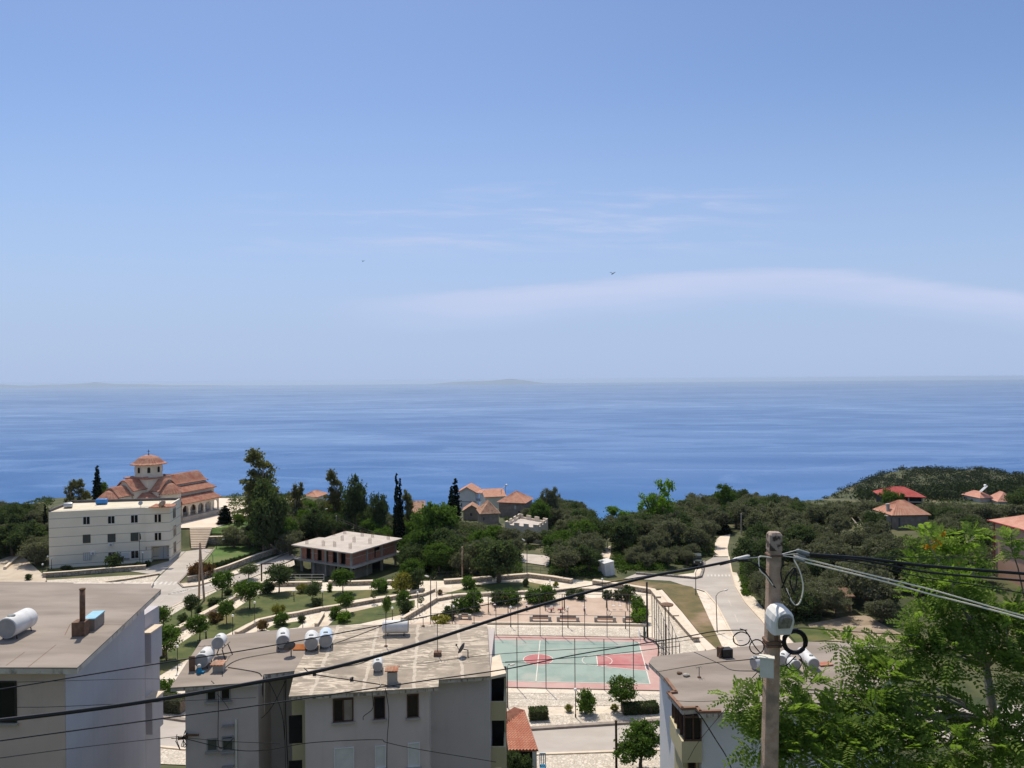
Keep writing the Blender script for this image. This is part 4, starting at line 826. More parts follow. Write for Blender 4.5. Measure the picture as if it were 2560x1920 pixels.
c = PZ(398, 1271, ZW); q = MB(); q.slope((c.x - 2.2, c.y + .3, ZW + .15), (c.x + 2.4, c.y + .8, ZW + .15), (c.x + 2.4, c.y + 2.0, ZW + .55), (c.x - 1.6, c.y + 2.0, ZW + .55), 10, .05, .1); solid(q.build('roof_hatch', M['tile']), 'low red tiled strip on the corner of the cream roof', 'roof')
c = PZ(408, 1382); 

# ---- church
Oc = Vector((-81.2, 169.5)); dd = Vector((.36, .933)).normalized(); ee = Vector((dd.y, -dd.x)); CT, CWL = M['tile'], M['church_wall']
chh = thing('church', 'cream Orthodox church with red tiled barrel roofs, octagonal dome and arcaded porch', 'church', (Oc.x, Oc.y, 3))
def Wc(a, b, z): p = Oc + dd * a + ee * b; return Vector((p.x, p.y, z))
def prect(q, a0, a1, b0, b1, z0, z1): q.prism([V2(Wc(a0, b0, 0)), V2(Wc(a1, b0, 0)), V2(Wc(a1, b1, 0)), V2(Wc(a0, b1, 0))], z0, z1)
def barrel(along, s0, s1, c, hw, zs, zt, zb, ohang=.35):
    fa = (lambda s, t: (s, c + t)) if along == 'a' else (lambda s, t: (c + t, s))
    prof = lambda t, w_: zs + (zt - zs) * (.5 + .5 * math.cos(math.pi * min(1, abs(t) / w_)))
    q = MB(); n = 14; vs = []
    for s in (s0, s1): vs += [Wc(*fa(s, -hw + 2 * hw * i / n), prof(-hw + 2 * hw * i / n, hw) - .12) for i in range(n + 1)]
    vs += [Wc(*fa(s, t), zb) for s in (s0, s1) for t in (-hw, hw)]; N = n + 1
    fs = [(i, i + 1, N + i + 1, N + i) for i in range(n)] + [tuple(list(range(N)) + [2 * N + 1, 2 * N])] + [tuple(list(range(N, 2 * N)) + [2 * N + 3, 2 * N + 2])] + [(0, 2 * N, 2 * N + 2, N), (n, N + n, 2 * N + 3, 2 * N + 1)]
    q.add(vs, fs); q.build('wall', CWL, chh)
    q = MB(); hw2 = hw + .4; m = 2 * max(4, int(abs(s1 - s0 + 2 * ohang) / .42)); vs = []
    for j in range(m + 1):
        s = s0 - ohang + (s1 - s0 + 2 * ohang) * j / m
        vs += [Wc(*fa(s, -hw2 + 2 * hw2 * i / n), prof(-hw2 + 2 * hw2 * i / n, hw2) + (.17 if j % 2 else .02)) for i in range(n + 1)]
    fs = [(j * N + i, j * N + i + 1, (j + 1) * N + i + 1, (j + 1) * N + i) for j in range(m) for i in range(n)]; k = len(vs)
    for j in (0, m): vs += [v - Vector((0, 0, .22)) for v in vs[j * N:(j + 1) * N]]
    fs += [(i, i + 1, k + i + 1, k + i) for i in range(n)] + [(m * N + i, m * N + i + 1, k + N + i + 1, k + N + i) for i in range(n)]
    q.add(vs, fs); q.build('roof', CT, chh)
barrel('a', -6.6, -2, 0, 2.9, 10.8, 12.95, 3); barrel('b', 2, 5.6, 0, 2.9, 10.3, 12.6, 3); barrel('b', -5.6, -2, 0, 2.9, 10.3, 12.6, 3); barrel('a', 2.5, 14.2, 0, 2.9, 10.6, 12.6, 3)
barrel('a', -10.0, -6.95, 0, 2.5, 9.9, 11.8, 3, .25)
def apse(a, b, r, z0, z1, zt, dirv):
    c = Wc(a, b, 0); q = MB(); n = 12; ph = math.atan2(dirv.y, dirv.x); pts = [(c.x + r * math.cos(ph - math.pi / 2 + math.pi * i / n), c.y + r * math.sin(ph - math.pi / 2 + math.pi * i / n)) for i in range(n + 1)]
    q.prism(pts, z0, z1); q.build('wall', CWL, chh); q = MB(); m = 2 * n; R = r + .4; vs = []
    for i in range(m + 1):
        an = ph - math.pi / 2 + math.pi * i / m; o = .15 if i % 2 else 0
        for f, zz in ((1, z1 - .05), (.72, z1 + (zt - z1) * .38), (.4, z1 + (zt - z1) * .78), (0.02, zt)): vs.append((c.x + R * f * math.cos(an), c.y + R * f * math.sin(an), zz + o * f))
    fs = [(4 * i + j, 4 * i + 4 + j, 4 * i + 5 + j, 4 * i + 1 + j) for i in range(m) for j in range(3)] + [tuple(4 * i for i in range(m, -1, -1))]
    q.add(vs, fs); q.build('roof', CT, chh)
apse(-10.1, 0, 2.2, 3, 9.5, 11.4, -dd); apse(0, 5.7, 2.5, 3, 9.6, 12.0, ee)
# low corner bays between the arms
for sb in (1, -1):
    q = MB(); prect(q, -6.6, -2.9, min(sb * 2.9, sb * 6.4), max(sb * 2.9, sb * 6.4), 3, 8.4); q.build('wall', CWL, chh); q = MB()
    b0, b1 = sb * 2.9, sb * 6.9; q.slope(Wc(-7.1, b0, 8.4), Wc(-7.1, b1, 8.4), Wc(-4.0, b0 + sb * .6, 10.1), Wc(-4.6, b0, 10.1), 8, .07); q.slope(Wc(-7.1, b1, 8.4), Wc(-2.4, b1, 8.4), Wc(-2.9, b0 + sb * .6, 10.1), Wc(-4.0, b0 + sb * .6, 10.1), 8, .07); q.build('roof', CT, chh)
# square under the dome
q = MB(); prect(q, -3.3, 3.3, -3.3, 3.3, 3, 12.85); q.build('wall', CWL, chh)
q = MB(); prect(q, -3.6, 3.6, -3.6, 3.6, 12.852, 13.02)
for sa, sb in ((-1, -1), (1, -1), (1, 1), (-1, 1)): q.slope(Wc(sa * 3.7, sb * 3.7, 13.03), Wc(sa * 3.7, -sb * 0, 13.03), Wc(sa * 2.4, 0, 13.3), Wc(sa * 2.4, sb * 2.4, 13.3), 5, .05, .08)
q.build('roof', CT, chh)
cd = Wc(0, 0, 0); q = MB(); ph8 = math.atan2(-cd.y, -cd.x) + math.pi / 8 - math.pi / 8 + rad(22.5); q.lathe((cd.x, cd.y, 0), [(3.15, 13.0), (3.15, 13.25), (3.0, 13.3), (3.0, 15.9)], 8, None, ph8); dm = q.build('drum', CWL, chh)
for k in range(8):
    an = ph8 + math.pi / 4 * (k + .5); n = Vector((math.cos(an), math.sin(an), 0)); t = Vector((-n.y, n.x, 0)); p = cd + n * (3.0 * math.cos(math.pi / 8) + .01); q = MB()
    ring = [t * x + Vector((0, 0, z)) for x, z in [(-.3, 14.05), (.3, 14.05)] + [(.3 * math.cos(rad(a)), 15.0 + .3 * math.sin(rad(a))) for a in range(0, 181, 30)]]
    q.add([p + r + n * .05 for r in ring] + [p + r - n * .1 for r in ring], [tuple(range(len(ring)))] + [(i, (i + 1) % len(ring), len(ring) + (i + 1) % len(ring), len(ring) + i) for i in range(len(ring))]); q.build('window', M['glass_dark'], dm)
q = MB(); q.lathe((cd.x, cd.y, 0), [(3.0, 15.75), (3.62, 15.8), (3.62, 15.92), (3.0, 16.2), (2.55, 16.65), (2.0, 17.2), (1.2, 17.62), (.5, 17.8), (.05, 17.85)], 64, None, ph8, .06); q.build('dome', CT, chh)
q = MB(); q.box((cd.x, cd.y, 18.4), (.09, .09, 1.2)); q.box((cd.x, cd.y, 18.6), (.6, .08, .09)); q.ball((cd.x, cd.y, 17.9), .14); q.build('cross', M['black_metal'], chh)
# aisle, arcade and porch
for sg in (1, -1):
    q = MB(); prect(q, 3.0, 14.0, min(2.9 * sg, 5.5 * sg), max(2.9 * sg, 5.5 * sg), 3, 9.15); q.build('wall', CWL, chh)
    q = MB(); q.slope(Wc(2.7, 6.0 * sg, 9.1), Wc(14.4, 6.0 * sg, 9.1), Wc(14.4, 2.7 * sg, 10.2), Wc(2.7, 2.7 * sg, 10.2), 26, .13); q.build('roof', CT, chh)
q = MB(); prect(q, .8, 14.6, 5.6, 8.9, 2.8, 4.15); q.build('podium', M['concrete'], chh)
q = MB(); q.slope(Wc(1.0, 8.6, 7.0), Wc(13.2, 8.6, 7.0), Wc(13.0, 5.5, 8.25), Wc(1.0, 5.5, 8.25), 26, .13); q.slope(Wc(13.2, 8.6, 7.0), Wc(14.6, 4.5, 7.0), Wc(13.0, 5.5, 8.25), Wc(13.0, 5.6, 8.25), 8, .07); q.build('roof', CT, chh)
q = MB(); nb_ = 5; a0, a1 = 1.3, 12.7; bw = (a1 - a0) / nb_; pw = .22; zsp, ztop = 5.55, 7.0
for dpt, s_ in ((8.1, 1), (7.75, -1)):
    for i in range(nb_):
        c0_, c1_ = a0 + i * bw, a0 + (i + 1) * bw; m0, m1 = c0_ + pw, c1_ - pw; r = (m1 - m0) / 2; mid = (m0 + m1) / 2
        q.quad(Wc(c0_, dpt, 4.15), Wc(m0, dpt, 4.15), Wc(m0, dpt, ztop), Wc(c0_, dpt, ztop)); q.quad(Wc(m1, dpt, 4.15), Wc(c1_, dpt, 4.15), Wc(c1_, dpt, ztop), Wc(m1, dpt, ztop))
        for j in range(10):
            t0, t1 = math.pi * (1 - j / 10), math.pi * (1 - (j + 1) / 10); x0, x1 = mid + r * math.cos(t0), mid + r * math.cos(t1); z0, z1 = zsp + r * math.sin(t0), zsp + r * math.sin(t1)
            q.quad(Wc(x0, dpt, z0), Wc(x1, dpt, z1), Wc(x1, dpt, ztop), Wc(x0, dpt, ztop))
            if s_ > 0: q.quad(Wc(x0, 8.1, z0), Wc(x1, 8.1, z1), Wc(x1, 7.75, z1), Wc(x0, 7.75, z0))
        if s_ > 0:
            for m_ in (m0, m1): q.quad(Wc(m_, 8.1, 4.15), Wc(m_, 7.75, 4.15), Wc(m_, 7.75, zsp), Wc(m_, 8.1, zsp))
q.build('arcade', CWL, chh)
for a, b_, z0, z1, nm in ((4.6, .5, 4.6, 6.0, 'window'), (7.6, .5, 4.6, 6.0, 'window'), (10.6, .7, 4.2, 6.3, 'door')):
    q = MB(); prect(q, a - b_, a + b_, 5.502, 5.56, z0, z1); q.build(nm, M['frame_brown'], chh)

# ---- unfinished concrete house
nU, lU, rU, kU = PZ(879.4, 1383, 2.7), PZ(728, 1361.5, 2.7), PZ(1006, 1345.6, 2.7), PZ(863.5, 1327.5, 2.7)
uh = thing('unfinished_house', 'unfinished two storey house with bare concrete slabs, brick infill and rebar on the roof', 'house', (nU.x, nU.y, -2.5))
n2, l2, r2 = Vector(V2(nU)), Vector(V2(lU)), Vector(V2(rU)); eu, fu = (r2 - n2), (l2 - n2)
def U(a, b): return n2 + eu * a + fu * b                            # a toward the far corner on one side, b along the other
q = MB(); nt1, nt2 = PZ(797, 1343, 2.7), PZ(812, 1344, 2.7); q.prism([tuple(U(0, 0)), tuple(U(1, 0)), V2(kU), V2(nt2), V2(nt1), tuple(U(0, 1))], 2.48, 2.7); q.build('roof_slab', M['concrete_pale'], uh)
q = MB(); q.prism([tuple(U(.02, -.02)), tuple(U(1.03, -.02)), tuple(U(1.03, .95)), tuple(U(.02, 1.02))], -.22, .0); q.build('floor_slab', M['concrete'], uh)
ia, ib = .07, .07
def ucol(a, b, z0, z1, s=.36): q.box((*U(a, b), (z0 + z1) / 2), (s, s, z1 - z0), math.atan2(eu.y, eu.x))
cols = [(ia + .87 * i / 3, ib) for i in range(4)] + [(ia, ib + .82 * i / 4) for i in range(1, 5)] + [(.94, .5), (.94, .85), (.5, .88)]
q = MB(); [ucol(a, b, .001, 2.479) for a, b in cols]; [ucol(a, b, -3.2, -.221) for a, b in cols]; q.build('columns', M['concrete'], uh)
def uwall(nm, axis, lo, hi, z0, z1, m, off=0.0, th=.18):
    if axis == 'a': A, B = U(lo, ib), U(hi, ib)
    else: A, B = U(ia, lo), U(ia, hi)
    A, B = tuple(A), tuple(B); ln = (Vector(B) - Vector(A)).length; q = MB(); q.wbox(A, B, 0, ln, z0, z1, -th + off, off); return q.build(nm, M[m], uh)
for lo, hi in ((ia + .015, ia + .44), (ia + .47, .925)): 
    uwall('brick_wall', 'a', lo, hi, .002, 1.3, 'brick'); uwall('concrete_band', 'a', lo, hi, 1.302, 1.42, 'concrete_pale', .02); 
uwall('brick_wall', 'a', ia + .015, ia + .44, 1.422, 2.478, 'brick'); uwall('brick_wall', 'a', ia + .55, .925, 1.422, 2.478, 'brick')
seg = [(ia + .02, ia + .09), (ia + .17, ia + .22), (ia + .30, ia + .37), (ia + .42, ia + .48), (ia + .55, ia + .66), (ia + .74, ia + .82)]
for lo, hi in seg: uwall('brick_wall', 'b', lo, hi, .002, 2.478, 'brick'); 
for lo, hi in seg[::2]: uwall('concrete_band', 'b', lo, hi, 1.302, 1.42, 'concrete_pale', .02)
q = MB(); q.prism([tuple(U(.12, .12)), tuple(U(.9, .12)), tuple(U(.9, .86)), tuple(U(.12, .86))], .004, 2.47); q.build('interior_shade', M['inside_shade'], uh)  # solid black block painted as the shade of the upper rooms
q = MB(); q.prism([tuple(U(.16, .2)), tuple(U(.85, .2)), tuple(U(.85, .8)), tuple(U(.16, .8))], -3.2, -.223); q.build('interior_shade', M['inside_shade'], uh)  # same black block for the shade of the ground floor
uwall('ground_wall', 'a', ia + .02, ia + .40, -3.2, -.9, 'old_masonry', -.05); uwall('ground_wall', 'b', ia + .3, ia + .7, -3.2, -.4, 'old_masonry', -.6)
for u0, v0 in ((465, 380), (750, 410), (945, 425), (1215, 460), (1075, 320), (1280, 345), (1420, 245), (1555, 370), (1600, 265), (1870, 300), (1120, 205), (930, 230)):
    c = PZ(700 + u0 / 6.9125, 1300 + (v0 + 35) / 6.9125, 2.7); q = MB()
    for dx in (-.22, 0, .22):
        for dy in (-.15, .15): q.tube([(c.x + dx, c.y + dy, 2.69), (c.x + dx + random.uniform(-.03, .03), c.y + dy, 2.7 + random.uniform(.85, 1.15))], .022, 4)
    q.build('rebar', M['rust'], uh)

# ---- village houses
def house(name, label, x0, x1, ye, yb, Y, rot, dep, roof, rise, wm, rm, over=.45, wins=(), nrib=14, ground=None, ridge='x', zb=None, cat='house', wside=()):
    a, b = P(x0, ye, Y), P(x1, ye, Y); w_ = (b.x - a.x) / max(.3, math.cos(rad(rot))); ze = (a.z + b.z) / 2; z0 = P((x0 + x1) / 2, yb, Y).z if zb is None else zb
    cx = (a.x + b.x) / 2; R = Matrix.Rotation(rad(rot), 3, 'Z'); root = thing(name, label, cat, (cx, Y, z0))
    def L(x, y, z): p = R @ Vector((x, y, 0)); return Vector((cx + p.x, Y + p.y, z))
    h = w_ / 2; q = MB(); q.prism([V2(L(-h, 0, 0)), V2(L(h, 0, 0)), V2(L(h, dep, 0)), V2(L(-h, dep, 0))], z0 - 2.5, ze); 
    zr = ze + rise; o = over
    if roof == 'gable':
        if ridge == 'x': q.add([L(-h, 0, ze), L(-h, dep, ze), L(-h, dep / 2, zr), L(h, 0, ze), L(h, dep, ze), L(h, dep / 2, zr)], [(0, 1, 2), (3, 5, 4)])
        else: q.add([L(-h, 0, ze), L(h, 0, ze), L(0, 0, zr), L(-h, dep, ze), L(h, dep, ze), L(0, dep, zr)], [(0, 1, 2), (3, 5, 4)])
    q.build('wall', M[wm], root); q = MB(); zo = ze - rise * .12 + .03
    if roof == 'hip':
        e = [L(-h - o, -o, zo), L(h + o, -o, zo), L(h + o, dep + o, zo), L(-h - o, dep + o, zo)]; k = min(w_, dep) / 2
        if w_ >= dep: r0, r1 = L(-h + k * .9, dep / 2, zr), L(h - k * .9, dep / 2, zr); S_ = [(e[0], e[1], r1, r0), (e[1], e[2], r1, r1), (e[2], e[3], r0, r1), (e[3], e[0], r0, r0)]
        else: r0, r1 = L(0, k * .9, zr), L(0, dep - k * .9, zr); S_ = [(e[0], e[1], r0, r0), (e[1], e[2], r1, r0), (e[2], e[3], r1, r1), (e[3], e[0], r0, r1)]
        for s_ in S_: q.slope(*s_, nrib, .05, .1)
    elif ridge == 'x':
        r0, r1 = L(-h - o, dep / 2, zr + .06), L(h + o, dep / 2, zr + .06); q.slope(L(-h - o, -o, zo), L(h + o, -o, zo), r1, r0, nrib, .05, .1); q.slope(L(h + o, dep + o, zo), L(-h - o, dep + o, zo), r0, r1, nrib, .05, .1)
    else:
        r0, r1 = L(0, -o, zr + .06), L(0, dep + o, zr + .06); q.slope(L(-h - o, dep + o, zo), L(-h - o, -o, zo), r0, r1, nrib, .05, .1); q.slope(L(h + o, -o, zo), L(h + o, dep + o, zo), r1, r0, nrib, .05, .1)
    q.build('roof', M[rm], root); A, B = V2(L(-h, 0, 0)), V2(L(h, 0, 0))
    for wx in wins: window(root, A, B, w_ * wx[0], z0 + (ze - z0) * wx[1], w_ * wx[2], z0 + (ze - z0) * wx[3], 'frame_grey', wx[4] if len(wx) > 4 else 'glass_dark', 1, .06, False, px=False)
    root['w'] = 0; del root['w']
    return root, L, w_, ze, z0
h1, L, w_, ze, z0 = house('village_house', 'white two storey house with red gable roof and side balcony beside the twin cypress', 1147, 1188, 1230, 1272, 225, -6, 8, 'gable', 1.5, 'white_house', 'tile_pale', .6, [(.12, .12, .2, .34)], ridge='y')
zm = z0 + (ze - z0) * .45; q = MB(); q.box(L(w_ / 2 + .8, 2.4, zm), (1.6, 5, .18), rad(-6)); q.box(L(w_ / 2 + 1.55, 2.4, zm + .45), (.1, 5, .8), rad(-6)); q.build('balcony', M['white_house'], h1)
q = MB(); [q.box(L(w_ / 2 + 1.4, y, (zm + ze) / 2), (.14, .14, ze - zm)) for y in (.2, 4.6)]; q.build('balcony_post', M['frame_grey'], h1)
q = MB(); q.box(L(0, -.03, zm - .1), (w_ + .1, .16, .25), rad(-6)); q.build('floor_band', M['frame_grey'], h1)
q = MB(); q.slope(L(w_ / 2, -.5, ze - .1), L(w_ / 2 + 2.0, -.5, ze - .25), L(w_ / 2 + 2.0, 6, ze - .25), L(w_ / 2, 6, ze - .1), 5, .05, .1); q.build('roof', M['tile_pale'], h1)
h2, *_ = house('village_house', 'cream house with tiled gable roof behind the grey stone hipped house', 1214, 1262, 1240, 1262, 245, 14, 9, 'gable', 1.7, 'cream_house', 'tile_pale', .5, [], ridge='x')
house('village_house', 'grey stone house with orange hipped roof behind the crenellated terrace', 1247, 1311, 1254, 1287, 206, -16, 8, 'hip', 2.3, 'old_masonry', 'tile_pale', .5, [(.6, .42, .68, .72, 'shutter_white'), (.75, .1, .83, .35)])
house('stone_cottage', 'small stone cottage with weathered pyramid tile roof beside the crenellated terrace', 1203, 1247, 1281, 1308, 190, 10, 6.5, 'hip', 2.5, 'old_masonry', 'tile_old', .4, [(.1, .25, .2, .6)], cat='cottage')
house('stone_shed', 'low stone shed with a mossy tiled roof in front of the white house', 1158, 1200, 1276, 1292, 200, 0, 5, 'gable', 1.4, 'old_masonry', 'tile_old', .3, [(.4, .1, .55, .6, 'inside_shade')], ridge='y', cat='shed')
house('stone_cottage', 'old cottage with faded patchy tiles beside the tall cypress pair', 1021, 1060, 1280, 1292, 205, 8, 7, 'gable', 2.4, 'old_masonry', 'tile_old', .4, [(.2, .2, .32, .7)], cat='cottage')
house('village_house', 'house showing only its red tiled roof among the trees behind the unfinished house', 754, 792, 1241, 1262, 230, -12, 7, 'hip', 1.3, 'cream_house', 'tile_pale', .5, [(.4, .3, .5, .7)])
h8, L, w_, ze, z0 = house('village_house', 'grey two storey house with orange hipped roof and a chimney in the olive grove', 2230, 2322, 1284, 1372, 150, 3, 6.5, 'hip', 2.2, 'old_masonry', 'tile_pale', .4, [(.16, .6, .22, .9, 'inside_shade'), (.66, .52, .72, .66, 'shutter_white'), (.12, .05, .32, .35, 'shutter_white')])
q = MB(); q.box(L(-w_ / 2 + .3, 2.2, ze + .7), (.5, .5, 1.6)); q.box(L(-w_ / 2 + .3, 2.2, ze + 1.6), (.7, .7, .12)); q.build('chimney', M['concrete'], h8)
q = MB(); q.prism([V2(L(-w_ / 2 - 2.6, 1.2, 0)), V2(L(-w_ / 2 - .01, .6, 0)), V2(L(-w_ / 2 - .01, 6, 0)), V2(L(-w_ / 2 - 2.6, 6, 0))], -1, ze - .5); q.build('annex', M['concrete'], h8)
h9, L, w_, ze, z0 = house('open_shelter', 'open concrete shelter with a bright red roof among the trees on the hillside', 2212, 2300, 1239, 1262, 205, -14, 8, 'hip', 1.9, 'inside_shade', 'tile_red', .8, [], 10, cat='shelter')  # shelter is open: its wall is a black block painting the shade inside
q = MB(); [q.box(L(x * w_ / 2, -.15, (ze + z0) / 2 - .6), (.3, .3, ze - z0 + 1.2)) for x in (-.98, -.3, .3, .98)]; q.box(L(0, -.15, z0 + (ze - z0) * .35), (w_, .25, .3), rad(-14)); q.build('columns', M['concrete'], h9)
h10, *_ = house('village_house', 'house with a flat pink hipped roof and solar water heater behind the olive trees', 2448, 2482, 1243, 1256, 235, 8, 7, 'hip', 1.5, 'cream_house', 'tile_pink', .5, [])
house('village_house', 'pink roofed house with a cream wall next to the solar heater house', 2498, 2538, 1252, 1262, 230, -10, 7, 'hip', 2.3, 'cream_house', 'tile_pink', .5, [])
# solar heaters
def solar(px, py, Y, label, s=1.0, flip=1, base=None):
    c = P(px, py, Y); root = thing('solar_water_heater', label, 'solar heater', c, 'solar water heaters on the village roofs'); q = MB(); q.tube([(c.x + flip * .9 * s, c.y, c.z + .9 * s), (c.x + flip * 1.2 * s, c.y + 1.4 * s, c.z + .9 * s)], .34 * s, 12); q.build('tank', M['frame_white'], root)
    q = MB(); q.box((c.x, c.y, c.z), (2.6 * s, 1.3 * s, .12), 0, Matrix.Rotation(-flip * rad(42), 3, 'Y')); q.build('panel', M['steel'] if flip > 0 else M['glass_grey'], root); q = MB()
    for dx in (-.7, .8): q.tube([(c.x + dx * s, c.y, c.z + .7 * dx * s * flip), (c.x + dx * s, c.y, c.z - 2.2 * s)], .06, 5)
    q.build('stand', M['fence_metal'], root)
solar(2459, 1222, 236, 'tilted silver solar heater on the pink roofed house', 1.0, 1); solar(1258, 1220, 243, 'dark solar heater with white tank on the cream house roof', .9, 1)
# salmon house at the edge
sa = P(2470, 1300, 115); zE, zG = sa.z, P(2480, 1440, 115).z; sb = PZ(2640, 1346, zE); dS = (sb - sa); dS.z = 0; dS.normalize(); pS = Vector((-dS.y, dS.x, 0)); pS = pS if pS.y > 0 else -pS
sh = thing('salmon_house', 'salmon pink house with red tiled roof and red downpipe among the street trees', 'house', (sa.x, sa.y, zG)); g = lambda a, b, z: Vector((sa.x, sa.y, 0)) + dS * a + pS * b + Vector((0, 0, z))
q = MB(); q.prism([V2(g(.8, .6, 0)), V2(g(16, .6, 0)), V2(g(16, 12, 0)), V2(g(.8, 12, 0))], zG - 4, zE + .02); q.build('wall', M['salmon_wall'], sh)
q = MB(); q.slope(g(0, 0, zE), g(17, 0, zE), g(10, 6.3, zE + 2.4), g(6, 6.3, zE + 2.4), 30, .05, .12); q.slope(g(0, 12.6, zE), g(0, 0, zE), g(6, 6.3, zE + 2.4), g(6, 6.3, zE + 2.4), 24, .05, .12); q.slope(g(17, 12.6, zE), g(0, 12.6, zE), g(6, 6.3, zE + 2.4), g(10, 6.3, zE + 2.4), 30, .05, .12); q.build('roof', M['tile_pink'], sh)
q = MB(); q.tube([g(.65, .5, zE - .1), g(.65, .5, zG - 2)], .09, 8); q.build('downpipe', M['tile_red'], sh)
q = MB(); q.tube([g(-.05, -.08, zE - .05), g(17, -.08, zE - .05)], .1, 8); q.build('gutter', M['tile_red'], sh)
lowwall('short pale garden wall beside the salmon house downpipe', [(2400, 1472), (2490, 1478)], 4.6, .3, 'white_wall', 'wall_cap')
lowwall('dark garden wall running behind the trunks toward the salmon house', [(2380, 1345), (2470, 1352)], 2.6, .4, 'old_masonry', 'concrete', z=0)

# ---- crenellated terrace
zc = 2.2; ct = thing('crenellated_terrace', 'flat roofed stone house whose terrace has castle-like battlements', 'house', (0, 170, 0))
tp = [PZ(1262, 1316, zc), PZ(1345, 1325, zc), PZ(1370, 1308, zc), PZ(1298, 1295, zc)]; tp2 = [V2(p) for p in tp]
q = MB(); q.prism(tp2, -4, zc - .01); q.build('wall', M['wall_cap'], ct); q = MB(); cen = sum((Vector(p) for p in tp2), Vector((0, 0))) / 4; q.prism([tuple(cen + (Vector(p) - cen) * .95) for p in tp2], zc - .009, zc + .05); q.build('terrace_floor', M['concrete_pale'], ct)
for i in range(4):
    a, b = Vector(tp2[i]), Vector(tp2[(i + 1) % 4]); ln = (b - a).length; t = (b - a) / ln; n = Vector((-t.y, t.x)); q = MB(); m = max(2, int(ln / 2.6)) * 2 + 1
    rect = lambda s0, s1, z0, z1: q.prism([tuple(a + t * s0), tuple(a + t * s1), tuple(a + t * s1 + n * .3), tuple(a + t * s0 + n * .3)], z0, z1)
    rect(0.31, ln, zc - .008, zc + .45)
    for k in range(0, m, 2): rect(max(.31, ln * k / m), ln * (k + 1) / m, zc + .451, zc + 1.05)
    q.build('battlement', M['wall_cap'], ct)
# ---- white kiosk
kc = ground_at(1525, 1439); k0 = thing('site_cabin', 'white metal cabin tilting in the ivy below the dirt track', 'cabin', kc); Rk = Matrix.Rotation(rad(24), 3, 'Z') @ Matrix.Rotation(rad(-7), 3, 'Y')
q = MB(); q.box(kc + Rk @ Vector((0, 1, 1.15)), (1.9, 2.4, 2.3), 0, Rk); q.build('cabin_body', M['frame_white'], k0); q = MB(); q.box(kc + Rk @ Vector((0, 1, 2.36)), (2.05, 2.55, .1), 0, Rk); q.build('roof', M['shutter_white'], k0); q = MB(); q.box(kc + Rk @ Vector((.96, .7, 1.4)), (.03, .6, .9), 0, Rk); q.build('window', M['glass_dark'], k0); q = MB(); q.box(kc + Rk @ Vector((-.3, -.21, 1.0)), (.8, .03, 1.9), 0, Rk); q.build('door', M['shutter_white'], k0)
# ---- hut under the olives
hc = PZ(2110, 1531); hz = 0
hu = thing('wooden_hut', 'small brown hut with plank door under the olive tree', 'hut', hc); q = MB(); q.box((hc.x, hc.y + 1, 1.1), (2.2, 2, 2.6)); q.build('wall', M['old_masonry'], hu); q = MB(); q.box((hc.x + .4, hc.y - .03, 1.0), (1.1, .06, 2.0)); q.build('door', M['terracotta_box'], hu); q = MB(); q.slope((hc.x - 1.5, hc.y - .4, 2.4), (hc.x + 1.5, hc.y - .4, 2.4), (hc.x + 1.5, hc.y + 2.4, 2.9), (hc.x - 1.5, hc.y + 2.4, 2.9), 6); q.build('roof', M['rust'], hu)
hc = P(2160, 1322, 158); hu = thing('stone_ruin', 'low ruined stone building with broken roof beams beside the grey house', 'ruin', (hc.x, hc.y, 0)); q = MB(); q.prism([(hc.x - 3.6, hc.y), (hc.x + 3, hc.y), (hc.x + 3, hc.y + 4), (hc.x - 3.6, hc.y + 4)], -1, hc.z + .6); q.build('wall', M['old_masonry'], hu); q = MB(); [q.tube([(hc.x - 4 + i * 1.3, hc.y - .5, hc.z + .8), (hc.x - 3.4 + i * 1.3, hc.y + 4, hc.z + 1.6 + .3 * (i % 2))], .1, 6) for i in range(6)]; q.build('roof_beams', M['bark_pale'], hu)
# ================================================================ VEGETATION
def qmesh(name, v, quads, m):
    me = bpy.data.meshes.new(name); n = len(v); k = len(quads)
    me.vertices.add(n); me.vertices.foreach_set('co', np.asarray(v, np.float32).ravel())
    me.loops.add(k * 4); me.loops.foreach_set('vertex_index', np.asarray(quads, np.int32).ravel())
    me.polygons.add(k); me.polygons.foreach_set('loop_start', np.arange(0, 4 * k, 4, dtype=np.int32)); me.polygons.foreach_set('loop_total', np.full(k, 4, np.int32))
    me.update(calc_edges=True); me.materials.append(m); return me
def unit(a): return a / np.maximum(np.linalg.norm(a, axis=-1, keepdims=True), 1e-6)
def leafcloud(centers, nrm, size, rng, asp=.62, flat=.5):           # one small diamond leaf clump per centre
    n = len(centers); d = unit(unit(rng.normal(size=(n, 3))) + nrm * flat); a = unit(np.cross(d, rng.normal(size=(n, 3)))); b = np.cross(d, a)
    s = size * rng.uniform(.55, 1.3, (n, 1)); a = a * s; b = b * s * asp; bend = d * s * .18
    v = np.stack([centers - a, centers - b * .9 + bend, centers + a, centers + b * .9 + bend], 1).reshape(-1, 3)
    return v, np.arange(4 * n).reshape(n, 4)
